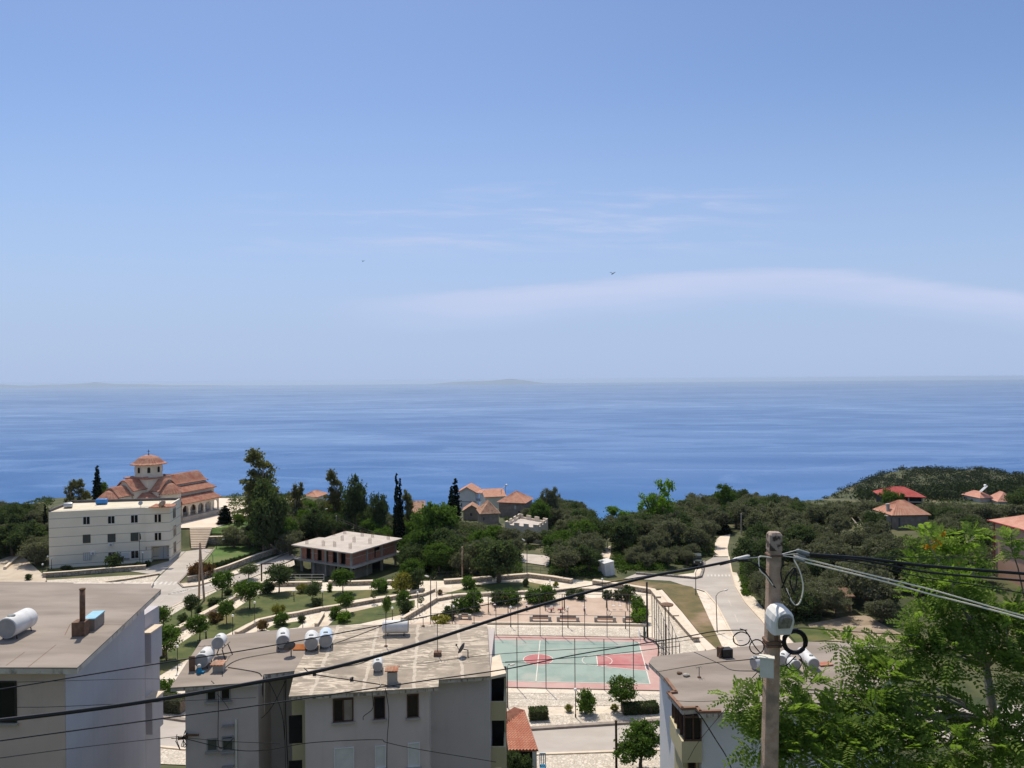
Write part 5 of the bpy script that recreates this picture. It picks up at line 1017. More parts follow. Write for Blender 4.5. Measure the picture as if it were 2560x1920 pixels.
def crown(name, blobs, nleaf, size, m, seed, nclump=None, spread=.23, shell=.72, asp=.62):
    rng = np.random.default_rng(seed); blobs = np.array(blobs, float); vol = (blobs[:, 3] * blobs[:, 4] * blobs[:, 5]) ** .67; vol /= vol.sum()
    K = nclump or max(14, nleaf // 45); bi = rng.choice(len(blobs), K, p=vol); d = unit(rng.normal(size=(K, 3))); r = rng.uniform(shell ** 3, 1, (K, 1)) ** (1 / 3)
    cc = blobs[bi, :3] + d * r * blobs[bi, 3:6]; keep = cc[:, 2] > .02; 
    w_ = rng.uniform(.3, 1.5, K); w_ /= w_.sum(); ci = rng.choice(K, nleaf, p=w_)
    off = rng.normal(size=(nleaf, 3)) * spread * blobs[bi[ci], 3:6].mean(1, keepdims=True) * np.array([1, 1, .75])
    p = cc[ci] + off; nr = unit(unit(off) * .7 + d[ci])
    v, q = leafcloud(p, nr, size, rng, asp); return qmesh(name, v, q, M[m])
def trunkmesh(name, segs, m='bark', n=7):
    q = MB(); [q.tube(p, r, n) for p, r in segs]; me = bpy.data.meshes.new(name); me.from_pydata(q.v, [], q.f); me.update(); me.polygons.foreach_set('use_smooth', [True] * len(me.polygons)); me.materials.append(M[m]); return me
def rb_(rng, n, R, H0, H1, br): return [(rng.uniform(-1, 1) * R * .62, rng.uniform(-1, 1) * R * .62, rng.uniform(H0, H1), br * rng.uniform(.7, 1.15), br * rng.uniform(.7, 1.15), br * rng.uniform(.55, .9)) for _ in range(n)]
def limbs(rng, H, R, r0, n=5, split=.35):
    s = [([(0, 0, -.3), (.05, .03, H * split * .5), (.1 * rng.uniform(-1, 1), .1, H * split)], [r0 * 1.35, r0, r0 * .85])]; top = s[0][0][-1]
    for i in range(n):
        a = 2 * math.pi * i / n + rng.uniform(-.4, .4); rr = R * rng.uniform(.4, .75); h = H * rng.uniform(.62, .88)
        mid = (top[0] + math.cos(a) * rr * .45, top[1] + math.sin(a) * rr * .45, top[2] + (h - top[2]) * .55); s.append(([top, mid, (top[0] + math.cos(a) * rr, top[1] + math.sin(a) * rr, h)], [r0 * .7, r0 * .42, r0 * .12]))
        for k in range(2): b = a + rng.uniform(-.9, .9); s.append(([mid, (mid[0] + math.cos(b) * R * .35, mid[1] + math.sin(b) * R * .35, mid[2] + H * .2)], [r0 * .35, r0 * .08]))
    return s
PROTO = {}
def proto(kind, crowns, trunks): PROTO[kind] = (crowns, trunks)
def mk(kind, nvar, fn):
    for i in range(nvar):
        rng = np.random.default_rng(hash(kind) % 1 + 100 * len(PROTO) + i + 11); c, t = fn(rng, i); PROTO.setdefault(kind, []).append((c, t))
mk('olive', 6, lambda r, i: (crown('olive_crown', rb_(r, 8, 2.7, 2.1, 4.2, 1.5) + [(0, 0, 3.1, 2.3, 2.3, 1.4)], 6500, .17, 'leaf_olive', 20 + i, 170, .20), trunkmesh('olive_trunk', limbs(r, 4.2, 2.4, .26, 5, .32))))
mk('darktree', 4, lambda r, i: (crown('dark_crown', rb_(r, 8, 2.6, 2.2, 5.2, 1.5) + [(0, 0, 3.6, 2.0, 2.0, 1.9)], 6000, .19, 'leaf_dark', 60 + i, 130, .22), trunkmesh('dark_trunk', limbs(r, 5.2, 2.3, .24, 5, .3))))
mk('greentree', 3, lambda r, i: (crown('green_crown', rb_(r, 9, 2.6, 2.2, 5.0, 1.4) + [(0, 0, 3.6, 2.0, 2.0, 1.8)], 6000, .19, 'leaf_green', 90 + i, 130, .22), trunkmesh('green_trunk', limbs(r, 5.0, 2.3, .22, 5, .3))))
mk('euca', 3, lambda r, i: (crown('tall_crown', [(r.uniform(-1, 1) * 1.2, r.uniform(-1, 1) * 1.0, 2.5 + k * .95, 1.15, 1.1, 1.2) for k in range(8)] + [(r.uniform(-.9, .9), 0, 9.6, .7, .7, 1.2)], 5200, .20, 'leaf_euca', 120 + i, 80, .26), trunkmesh('tall_trunk', limbs(r, 10, 1.4, .2, 5, .3), 'bark_pale')))
mk('cypress', 2, lambda r, i: (crown('cypress_crown', [(r.uniform(-.05, .05), r.uniform(-.05, .05), .6 + k * .74, .86 * (1 - (k / 13.3) ** 1.8) + .07, .86 * (1 - (k / 13.3) ** 1.8) + .07, .8) for k in range(13)] * 2, 7000, .17, 'leaf_cypress', 150 + i, 420, .16, .2), trunkmesh('cypress_trunk', [([(0, 0, -.3), (0, 0, 4), (0, 0, 9.2)], [.2, .14, .03])])))
mk('airy', 2, lambda r, i: (crown('airy_crown', rb_(r, 9, 3.0, 2.6, 6.0, 1.1), 2000, .20, 'leaf_bright', 170 + i, 46, .30), trunkmesh('airy_trunk', limbs(r, 6.0, 2.6, .2, 8, .3), 'bark')))
mk('standard', 6, lambda r, i: (crown('round_crown', [(r.uniform(-.15, .15), r.uniform(-.15, .15), 2.1, .78, .78, 1.0)] * 3 + [(r.uniform(-.6, .6), r.uniform(-.6, .6), r.uniform(1.4, 2.9), r.uniform(.3, .55), r.uniform(.3, .55), r.uniform(.35, .55)) for _ in range(7)], 3200, .10, 'leaf_green', 190 + i, 90, .25), trunkmesh('stem', [([(0, 0, -.2), (.03, .02, .9), (.0, .05, 1.9)], [.065, .05, .04]), ([(0, .04, 1.7), (.35, .1, 2.5)], [.035, .012]), ([(0, .04, 1.6), (-.35, -.1, 2.4)], [.035, .012]), ([(0, .04, 1.7), (.05, .4, 2.6)], [.03, .012])])))
mk('standard_dark', 2, lambda r, i: (crown('round_crown', [(0, 0, 2.1, .85, .85, 1.0)] * 2 + [(r.uniform(-.5, .5), r.uniform(-.5, .5), r.uniform(1.5, 2.8), .55, .55, .55) for _ in range(5)], 3000, .10, 'leaf_dark', 210 + i, 80, .24), trunkmesh('stem', [([(0, 0, -.2), (.03, .02, .9), (.0, .05, 1.9)], [.065, .05, .04]), ([(0, .04, 1.7), (.35, .1, 2.5)], [.035, .012]), ([(0, .04, 1.6), (-.35, -.1, 2.4)], [.035, .012])])))
def shrubvar(kind, m, nv, n=2400, size=.085, bl=None):
    mk(kind, nv, lambda r, i: (crown('foliage', bl or ([(0, 0, .62, .72, .72, .62)] + [(r.uniform(-.4, .4), r.uniform(-.4, .4), r.uniform(.4, .95), .45, .45, .42) for _ in range(4)]), n, size, m, 230 + i + len(PROTO) * 7, 60, .2, .7), trunkmesh('stems', [([(0, 0, -.1), (.05, 0, .5)], [.05, .03]), ([(0, 0, 0), (-.15, .1, .6)], [.035, .02]), ([(0, 0, 0), (.1, -.15, .6)], [.035, .02])], n=5)))
shrubvar('shrub_green', 'leaf_green', 3); shrubvar('shrub_dark', 'leaf_dark', 3); shrubvar('shrub_yellow', 'leaf_yellow', 2); shrubvar('shrub_red', 'leaf_red', 2); shrubvar('shrub_bright', 'leaf_bright', 2); shrubvar('shrub_olive', 'leaf_olive', 2)
VI = {}
def plant(kind, X, Y, z, s, label, cat='tree', name='tree', group=None, sz=None, leafpart='crown', stempart='trunk', rz=None, stem=True):
    vs = PROTO[kind]; VI[kind] = VI.get(kind, -1) + 1; c, t = vs[VI[kind] % len(vs)]
    root = thing(name, label, cat, (X, Y, z), group, random.uniform(0, 6.28) if rz is None else rz); root.scale = (s, s, sz or s)
    link(leafpart, c, None, root)
    if stem: link(stempart, t, None, root)
    return root
CH = {'olive': 5.2, 'darktree': 6.4, 'greentree': 6.2, 'euca': 10.6, 'cypress': 10.4, 'airy': 7.0, 'standard': 3.3, 'standard_dark': 3.3}
CWD = {'olive': 2.9, 'darktree': 2.8, 'greentree': 2.9, 'euca': 2.1, 'cypress': .74, 'airy': 3.1, 'standard': 1.05, 'standard_dark': 1.05}
def tree_px(kind, px, ptop, Y, wpx, label, name, cat='tree', group=None, z=None):   # crown top and half width as seen, at distance Y
    X = (px - PW / 2) * Y / F; z = tz(X, Y) if z is None else z; h = P(px, ptop, Y).z - z; s = wpx * Y / F / CWD[kind]
    return plant(kind, X, Y, z, s, label, cat, name, group, h / CH[kind])

# --- singled-out trees beyond the park
for a in [('cypress', 240, 1160, 172, 11, 'slim dark cypress standing alone behind the white civic building', 'cypress_tree'),
          ('cypress', 989, 1176, 158, 8, 'tallest narrow dark cypress of the pair beside the old patchy-tiled cottage', 'cypress_tree'),
          ('cypress', 998, 1190, 159, 9, 'slightly shorter twin of the tall dark cypress by the old cottage', 'cypress_tree'),
          ('cypress', 1136, 1192, 192, 11, 'dark cypress at the wall of the white balcony house', 'cypress_tree'),
          ('cypress', 1126, 1212, 194, 9, 'lower cypress leaning on the one at the white balcony house', 'cypress_tree'),
          ('cypress', 1801, 1285, 172, 17, 'broad dark conical cypress at the head of the dirt track', 'cypress_tree'),
          ('cypress', 109, 1258, 158, 6, 'thin small cypress in the trees beside the white civic building', 'cypress_tree'),
          ('cypress', 559, 1262, 166, 14, 'dark bushy conical tree on the lawn below the church porch', 'conifer'),
          ('euca', 648, 1120, 163, 44, 'tallest eucalyptus with open crown beside the church plaza', 'eucalyptus_tree'),
          ('euca', 622, 1195, 160, 18, 'narrow lower eucalyptus hugging the tallest one by the plaza', 'eucalyptus_tree'),
          ('darktree', 668, 1192, 150, 46, 'dense dark tree in front of the tallest eucalyptus', 'broadleaf_tree'),
          ('darktree', 655, 1250, 148, 34, 'dark leafy tree low in front of the dense one beside the sloping lawn wall', 'broadleaf_tree'),
          ('euca', 738, 1201, 172, 20, 'slender grey eucalyptus between the tall dark tree and the red roof', 'eucalyptus_tree'),
          ('euca', 835, 1172, 176, 26, 'reddish tipped eucalyptus with ragged top behind the unfinished house', 'eucalyptus_tree'),
          ('darktree', 886, 1176, 172, 34, 'broad dark tree touching the reddish eucalyptus', 'broadleaf_tree'),
          ('darktree', 938, 1219, 168, 27, 'round very dark tree below the broad dark one', 'broadleaf_tree'),
          ('euca', 1016, 1222, 170, 18, 'yellowish green tree behind the tall cypress pair', 'broadleaf_tree'),
          ('euca', 172, 1196, 178, 14, 'thin dark eucalyptus beside the silver roof tank', 'eucalyptus_tree'),
          ('euca', 200, 1196, 180, 18, 'bushier eucalyptus next to the thin one behind the civic roof', 'eucalyptus_tree'),
          ('greentree', 256, 1203, 184, 16, 'yellow-green tree between the lone cypress and the church', 'broadleaf_tree'),
          ('greentree', 1100, 1250, 150, 60, 'big bright green broadleaf tree in front of the cypresses', 'broadleaf_tree'),
          ('greentree', 1058, 1305, 146, 52, 'lower flank tree of the big bright green one beside the unfinished house', 'broadleaf_tree'),
          ('darktree', 1118, 1320, 142, 44, 'very dark tree below the big bright green one beside the utility pole', 'broadleaf_tree'),
          ('darktree', 1243, 1332, 127.5, 60, 'wide dark tree casting shade on the stone-rimmed lawn', 'broadleaf_tree'),
          ('darktree', 1417, 1352, 139, 55, 'round dark green tree between the grey yard and the white cabin', 'broadleaf_tree'),
          ('airy', 1630, 1187, 172, 50, 'tall airy light green tree standing out against the sea', 'broadleaf_tree'),
          ('airy', 1555, 1257, 170, 42, 'wispy low light green tree below the tall airy one', 'broadleaf_tree'),
          ('greentree', 1816, 1209, 196, 27, 'bright topped tree on the skyline above the dirt track', 'broadleaf_tree'),
          ('olive', 1378, 1222, 190, 24, 'tallest olive on the skyline beside the hipped stone house', 'olive_tree'),
          ('olive', 85, 1350, 142, 40, 'olive tree with leaning trunk on the pale yard by the civic building', 'olive_tree'),
          ('greentree', 2225, 1222, 196, 30, 'green tree half hiding the bright red roof', 'broadleaf_tree'),
          ('darktree', 2372, 1262, 152, 34, 'dark round tree beside the grey two storey house', 'broadleaf_tree'),
          ('darktree', 2552, 1215, 200, 34, 'dark tree at the end of the pink roofed house', 'broadleaf_tree'),
          ('olive', 2165, 1415, 112, 62, 'leaning olive with bare crooked trunk beside the brown hut', 'olive_tree'),
          ('olive', 2240, 1385, 118, 55, 'forked olive standing behind the leaning one near the brown hut', 'olive_tree'),
          ('olive', 2060, 1440, 116, 45, 'olive crown overhanging the brown hut', 'olive_tree'),
          ('olive', 1268, 1321, 158, 28, 'olive hiding the wall under the near corner of the crenellated terrace', 'olive_tree'), ('olive', 1318, 1328, 157, 30, 'olive directly below the middle of the crenellated terrace', 'olive_tree'), ('darktree', 1366, 1322, 158, 28, 'dark tree at the far corner of the crenellated terrace', 'broadleaf_tree'), ('olive', 1222, 1310, 170, 26, 'olive in front of the stone cottage', 'olive_tree'),
          ('olive', 2035, 1462, 108, 48, 'wide low olive in front of the brown hut', 'olive_tree'), ('olive', 1975, 1445, 110, 46, 'olive at the pavement edge across from the concrete pole', 'olive_tree'), ('olive', 1905, 1440, 114, 34, 'small olive at the bend of the sloping road pavement', 'olive_tree'), ('olive', 2330, 1440, 112, 60, 'big olive shading the dirt plot behind the locust tree', 'olive_tree'), ('olive', 2200, 1500, 105, 40, 'low young olive on the dirt plot', 'olive_tree'),
          ('darktree', 790, 1262, 160, 40, 'dark bush-like tree directly behind the unfinished house', 'broadleaf_tree')]:
    tree_px(*a)
# --- groves
SKY = [(-300, 1262), (60, 1258), (130, 1276), (560, 1300), (600, 1280), (700, 1262), (760, 1246), (830, 1250), (960, 1270), (1020, 1300), (1070, 1290), (1140, 1300), (1200, 1312), (1310, 1300), (1330, 1240), (1400, 1236), (1440, 1252), (1470, 1258), (1492, 1292), (1510, 1308), (1530, 1292), (1580, 1272), (1660, 1262), (1700, 1244), (1760, 1236), (1800, 1214), (1860, 1214), (1885, 1240), (1920, 1230), (1960, 1236), (2000, 1254), (2060, 1262), (2150, 1258), (2200, 1250), (2400, 1262), (2560, 1262), (3000, 1240)]
FREE = [(1560, 1735, 90, 134), (1738, 1790, 90, 143), (1783, 1850, 90, 170), (1505, 1530, 130, 170), (1300, 1372, 128, 150), (1255, 1375, 155, 181), (1200, 1260, 180, 199), (1150, 1200, 190, 234), (1240, 1312, 202, 216), (1213, 1265, 240, 256), (1018, 1064, 200, 214), (2205, 2325, 144, 160), (2195, 2305, 200, 214), (2440, 2545, 226, 245), (2460, 2700, 100, 130), (735, 1005, 128, 160), (1503, 1545, 128, 136)]
placed = []
def grove(n, pxr, Yr, kinds, label, name, group, srange=(.8, 1.15), dmin=3.6, fr=True):
    got = 0

    for _ in range(n * 40):
        if got >= n: break
        px = random.uniform(*pxr); Y = math.sqrt(random.uniform(Yr[0] ** 2, Yr[1] ** 2)); X = (px - PW / 2) * Y / F
        if any(a - 12 < px < b + 12 and c - 3 < Y < d + 2 for a, b, c, d in FREE): continue
        if any((X - a) ** 2 + (Y - b) ** 2 < dmin ** 2 for a, b in placed): continue
        z = tz(X, Y); k = random.choice(kinds); s = random.uniform(*srange); top = P(px, interp(px, SKY) + random.uniform(-6, 14), Y).z
        lo = max(interp(px - 14, SKY), interp(px + 14, SKY))
        h = CH[k] * s
        if z + h > P(px, lo, Y).z: h = P(px, lo, Y).z - z + random.uniform(-.3, .6)
        if fr and any(a - 4 < px < b + 4 and Y < c and P(px, t, Y).z < z + h for a, b, c, t in SIGHT): h = min(h, min(P(px, t, Y).z - z for a, b, c, t in SIGHT if a - 4 < px < b + 4 and Y < c))
        if h < 1.3: continue
        placed.append((X, Y)); got += 1; sc = min(s, max(.5, h / CH[k] * 1.25)); plant(k, X, Y, z, sc, label, 'tree', name, group, h / CH[k])
SIGHT = [(1195, 1262, 190, 1312), (1255, 1376, 165, 1326), (1145, 1200, 225, 1292), (1245, 1312, 206, 1290), (2205, 2325, 150, 1345), (2255, 2305, 205, 1262), (1790, 1845, 164, 1345), (1500, 1530, 165, 1372), (2440, 2545, 230, 1258), (1018, 1064, 205, 1292), (2465, 2700, 115, 1430), (600, 640, 190, 1305)]
grove(16, (1885, 2090), (107, 126), ['olive', 'olive', 'darktree'], 'low olive at the lower rim of the grove right above the dirt yard', 'olive_tree', 'olives at the lower rim of the grove', (.6, .85), 3.2)
grove(84, (1848, 2215), (112, 215), ['olive'] * 5 + ['darktree'], 'grey-green olive in the dense grove between the road and the hill', 'olive_tree', 'olive trees of the grove by the road')
grove(24, (2200, 2480), (108, 146), ['olive', 'darktree', 'olive'], 'dark tree between the grey house and the salmon house', 'olive_tree', 'trees between the grey house and the salmon house', (.7, 1.0), 3.4)
grove(46, (2180, 2760), (128, 262), ['olive', 'olive', 'darktree'], 'olive or dark tree around the red and pink roofed hillside houses', 'olive_tree', 'trees around the hillside houses')
grove(14, (1575, 1735), (134.5, 142), ['olive'], 'low bushy olive along the side road kerb below the thicket', 'olive_tree', 'low olives along the side road', (.5, .7), 2.6)
grove(60, (1530, 1800), (130, 205), ['olive', 'darktree', 'olive'], 'dark leafy tree in the thicket between the two dirt tracks', 'broadleaf_tree', 'trees between the two dirt tracks')
grove(30, (1640, 1990), (170, 232), ['olive', 'darktree'], 'tree on the wooded skyline beyond the end of the dirt track', 'broadleaf_tree', 'trees on the wooded skyline', (.8, 1.2))
grove(46, (1130, 1505), (131, 200), ['olive', 'olive', 'darktree', 'greentree'], 'olive or leafy tree in the wooded hollow around the crenellated terrace', 'olive_tree', 'trees around the crenellated terrace')
grove(24, (1310, 1505), (185, 214), ['darktree', 'olive'], 'dark tree above the sea beyond the crenellated terrace', 'broadleaf_tree', 'trees above the sea beyond the terrace')
grove(60, (690, 1130), (146, 205), ['darktree', 'olive', 'greentree'], 'tree in the wooded strip behind the unfinished house', 'broadleaf_tree', 'trees behind the unfinished house')
grove(13, (905, 1150), (133, 150), ['darktree', 'greentree'], 'dark tree filling the shade beside the unfinished house', 'broadleaf_tree', 'trees beside the unfinished house')
grove(34, (-90, 108), (144, 205), ['darktree', 'olive', 'darktree'], 'dark tree in the wood at the end of the civic building', 'broadleaf_tree', 'trees at the end of the civic building', (.9, 1.3))
grove(22, (575, 800), (150, 186), ['olive', 'darktree', 'greentree'], 'bushy tree between the sloping lawn and the unfinished house', 'broadleaf_tree', 'bushy trees by the sloping lawn', (.6, .9), 3)
grove(9, (565, 640), (196, 206), ['darktree'], 'low tree at the far rim of the church plaza', 'broadleaf_tree', 'low trees at the rim of the plaza', (.4, .6), 2.5)

# --- masses nobody could count: undergrowth and the far hill wood
def mass(name, pts, size, blob, nper, m, seed, label):
    rng = np.random.default_rng(seed); pts = np.array(pts); n = len(pts); d = unit(rng.normal(size=(n, nper, 3))); d[..., 2] = np.abs(d[..., 2]); r = blob * rng.uniform(.6, 1.3, (n, 1, 1)) * rng.uniform(.55, 1, (n, nper, 1))
    p = (pts[:, None] + d * r * np.array([1, 1, .8])).reshape(-1, 3); v, q = leafcloud(p, d.reshape(-1, 3), size, rng); me = qmesh(name, v, q, M[m]); return tag(link(name, me, None), label, 'undergrowth', None, 'stuff')
def scatter(n, pxr, Yr, cond=None):
    out = []
    while len(out) < n:
        px = random.uniform(*pxr); Y = random.uniform(*Yr); X = (px - PW / 2) * Y / F
        if any(a - 4 < px < b + 4 and c - 1 < Y < d + 1 for a, b, c, d in FREE): continue
        if cond and not cond(px, Y): continue
        out.append((X, Y, tz(X, Y)))
    return out
ug = scatter(1500, (1000, 1500), (130, 205)) + scatter(900, (1500, 1783), (133, 205), lambda p, Y: not (p > 1640 and Y < 140)) + scatter(1300, (1850, 2700), (126, 240)) + scatter(300, (1930, 2040), (106, 128))
mass('undergrowth', ug, .22, 1.0, 26, 'leaf_dark', 5, 'tangled dark green undergrowth and ivy under the trees')
ug = scatter(500, (1500, 1783), (131, 165), lambda p, Y: not (p > 1620 and Y < 139)) + scatter(260, (1290, 1500), (131, 142)) + scatter(420, (1435, 1660), (134.5, 143)) + scatter(200, (1010, 1290), (134, 150)) + scatter(160, (1845, 1870), (118, 160))
mass('undergrowth', ug, .20, .8, 26, 'leaf_green', 6, 'low bright green ivy and scrub along the dirt tracks')
ug = scatter(900, (-200, 132), (150, 216)) + scatter(400, (570, 760), (162, 215))
mass('undergrowth', ug, .22, 1.0, 24, 'leaf_dark', 7, 'dark scrub at the rims of the plaza and the yard')
hill = []
while len(hill) < 6500:
    px = random.uniform(1960, 2900); Y = random.uniform(240, 640); X = (px - PW / 2) * Y / F; z = tz(X, Y)
    dens = .35 + .65 * math.sin(px * .013 + Y * .02) ** 2
    if z < -120 or (Y < 335 and px < 2150) or (px < 2150 and random.random() > .35 * dens + .1) or random.random() > dens + .25: continue
    hill.append((X, Y, z + .3))
mass('far_woods', hill, .55, 3.4, 26, 'leaf_far', 8, 'dark maquis woodland covering the far headland')

# --- park trees
def pk(kind, cx, cy, r, by, label, name='park_tree', group='small trees on the park lawns'):
    b = PZ(cx, by, .04); k = b.y / F; ktop = (P(cx, cy - r, b.y).z - .04); sx = r * k / .78
    return plant(kind, b.x, b.y, .04, sx, label, 'tree', name, group, ktop / 3.3)
for a in [('standard', 555, 1447, 21, 1495, 'round green park tree next to the A-shaped utility pole'), ('standard_dark', 622, 1423, 17, 1449, 'dark round tree at the pavement edge nearest the wooden frame'), ('standard', 624, 1475, 25, 1522, 'largest round tree at the head of the sloping wall, shadow on the lawn'),
          ('standard_dark', 698, 1433, 24, 1482, 'double stemmed dark tree under the wooden frame'), ('standard_dark', 783, 1463, 15, 1508, 'slim dark tree with a round shrub at its foot, before the unfinished house'), ('standard', 857, 1439, 20, 1481, 'leaning round tree in front of the unfinished house corner'),
          ('standard', 566, 1512, 16, 1559, 'loose green tree growing over the sloping stone wall'), ('standard_dark', 479, 1499, 14, 1545, 'thin dark tree on the roadside lawn beneath the utility pole'), ('standard', 499, 1557, 22, 1601, 'dense low-branched tree behind the raised water tank'),
          ('standard', 866, 1500, 18, 1533, 'sparse tree growing beside the winding middle wall'), ('standard', 967, 1499, 9, 1548, 'tiny sapling on the triangular lawn'), ('standard', 408, 1534, 20, 1572, 'roadside tree with ragged top near the beige block'), ('standard', 416, 1592, 29, 1652, 'big round tree close behind the white side wall of the beige block'),
          ('standard', 1555, 1719, 27, 1778, 'round bright tree between the court fence and the road hedge')]: pk(*a)
PT = plant('greentree', *(PZ(1602, 1925)).xy, 0, .72, 'dark leafy street tree by the road beside the pale apartment block', 'tree', 'street_tree')
# --- shrubs
def sh_(kind, cx, by, r, label, hf=1.0, name='shrub', z=.04):
    b = PZ(cx, by, z); s = r * b.y / F / .63
    return plant(kind, b.x, b.y, z, s, label, 'shrub', name, 'shrubs planted in the park', s * hf, 'foliage', 'stems')
G, D, Yw, Rd, Br = 'shrub_green', 'shrub_dark', 'shrub_yellow', 'shrub_red', 'shrub_bright'
for a in [(D, 664, 1483, 16, 'dark round shrub beside the double stemmed tree'), (Yw, 755, 1481, 11, 'yellowish shrub at the path before the slim dark tree'), (G, 824, 1478, 6, 'small upright shrub at the gap in the house-side wall', 1.6), (G, 947, 1479, 16, 'round green shrub between two house-side walls'),
          (Yw, 1008, 1482, 23, 'largest loose yellow-green bush at the corner of the middle path'), (D, 1038, 1478, 18, 'tall dark bush behind the largest loose yellow-green one', 1.5), (G, 1009, 1509, 15, 'upper of the two stacked round shrubs on the triangular lawn'), (D, 1017, 1532, 15, 'lower of the two stacked round shrubs on the triangular lawn'),
          (D, 792, 1515, 11, 'dark round shrub at the foot of the slim dark tree'), (G, 838, 1545, 12, 'spiky green shrub above the steps of the middle path', 1.2), (Br, 860, 1554, 13, 'flat bright green shrub beside the spiky one'), (D, 755, 1554, 8, 'little dark shrub at the tip of the small lawn'), (Yw, 694, 1536, 12, 'golden shrub on the middle path', 1.1),
          (G, 702, 1562, 15, 'green shrub just below the golden one'), (Rd, 656, 1576, 11, 'reddish shrub at the bend of the winding wall', 1.2), (Rd, 536, 1556, 13, 'red-brown shrub on the inside of the sloping wall'), (Rd, 549, 1548, 9, 'smaller red-brown twin shrub by the sloping wall'), (D, 457, 1556, 11, 'cube shaped dark shrub on the roadside lawn'),
          (D, 569, 1487, 8, 'small dark shrub between the roadside tree and the sloping wall'), (D, 538, 1512, 15, 'low dark spreading shrub beside the utility pole shadow', .6), (D, 497, 1530, 8, 'small round shrub below the thin dark tree'), (D, 593, 1477, 8, 'dark shrub pressed against the largest round tree', 1.4),
          (G, 1465, 1784, 19, 'tall two-tiered shrub beside the roadside globe lamp', 1.5), (Yw, 1422, 1778, 8, 'small yellowish ball shrub on the low planter'), (Yw, 1537, 1777, 8, 'small ball shrub before the round bright tree'),
          (G, 1172, 1470, 14, 'round shrub at the point of the shaded lawn', 1.1), (D, 1315, 1466, 6, 'narrow dark shrub below the tall lamp post', 1.7), (Yw, 1390, 1467, 6, 'small yellowish shrub at the end of the shaded lawn'), (Rd, 1099, 1486, 6, 'small brown shrub at the tip of the shaded lawn'), (G, 1151, 1530, 18, 'light green spiky shrub in the playground corner'), (G, 1184, 1529, 19, 'tall green shrub beside the light spiky one', 1.35),
          (D, 1124, 1546, 18, 'spreading dark shrub above the stair wall', .8), (Yw, 1102, 1561, 18, 'yellow-green shrub at the roof edge by the stair wall', .7), (D, 1250, 1510, 18, 'grey-leaved dark shrub of the pair behind the swings'), (G, 1278, 1511, 18, 'greener shrub of the pair behind the swings', 1.1), (G, 1336, 1507, 17, 'round shrub of the middle pair behind the playground'), (G, 1366, 1507, 19, 'taller shrub of the middle pair behind the playground', 1.1),
          (D, 1426, 1495, 11, 'dark clipped shrub of the pair by the upper wall'), (D, 1450, 1498, 12, 'slightly larger clipped shrub of the pair by the upper wall'), (D, 1520, 1496, 11, 'dark shrub under the corner of the upper wall'), (D, 1544, 1499, 11, 'dark shrub touching its neighbour below the black cable'), (D, 1568, 1502, 15, 'tall dark shrub in the playground corner', 1.25),
          (G, 1592, 1516, 13, 'topmost shrub of the column by the thick black post', 1.1), (G, 1597, 1530, 15, 'middle shrub of the column by the thick black post', .9), (Br, 1600, 1556, 18, 'lowest bright shrub of the column by the thick black post', .9), (G, 413, 1750, 22, 'green shrub in the gap between the two big blocks', 1.1), (D, 381, 1690, 10, 'low shrub against the white side wall'), (Rd, 400, 1642, 12, 'reddish shrub under the big round tree near the white wall'),
          (D, 168, 1429, 13, 'low dark shrub at the foot of the civic facade', .6), (D, 287, 1422, 17, 'round dark shrub below the sign board of the civic building', 1.1), (D, 346, 1420, 8, 'small shrub by the flagpole foot'), (D, 368, 1417, 7, 'small shrub next to the entrance canopy'), (D, 72, 1449, 7, 'low shrub by the olive trunk on the pale yard'),
          (Rd, 492, 1447, 17, 'brownish bush at the corner between the two roads', 1.2), (Rd, 517, 1440, 15, 'second brownish bush at the road corner beside the hedge plants', 1.2), (D, 485, 1348, 12, 'dark shrub beside the church steps'), (D, 545, 1335, 15, 'dark shrub at the top of the church steps', .9), (Yw, 497, 1335, 8, 'yellowish tuft on the bank by the church steps')]: sh_(*a[:5], *(a[5:] or ()))
for x, y, r, l in ((1052, 1500, 8, 'ball topped dark topiary by the stair railing'), (935, 1487, 8, 'ball topped dark topiary along the middle footpath')):
    b = PZ(x, y + 22, .04); r_ = r * b.y / F; t = thing('topiary', l, 'topiary', b, 'ball topiary plants'); hh = P(x, y, b.y).z
    cme = crown('foliage', [(0, 0, hh, r_, r_, r_)], 700, .07, 'leaf_dark', int(x), 60, .12, .85); link('foliage', cme, None, t); link('stem', trunkmesh('stem', [([(0, 0, 0), (0, 0, hh)], [.04, .03])]), None, t)
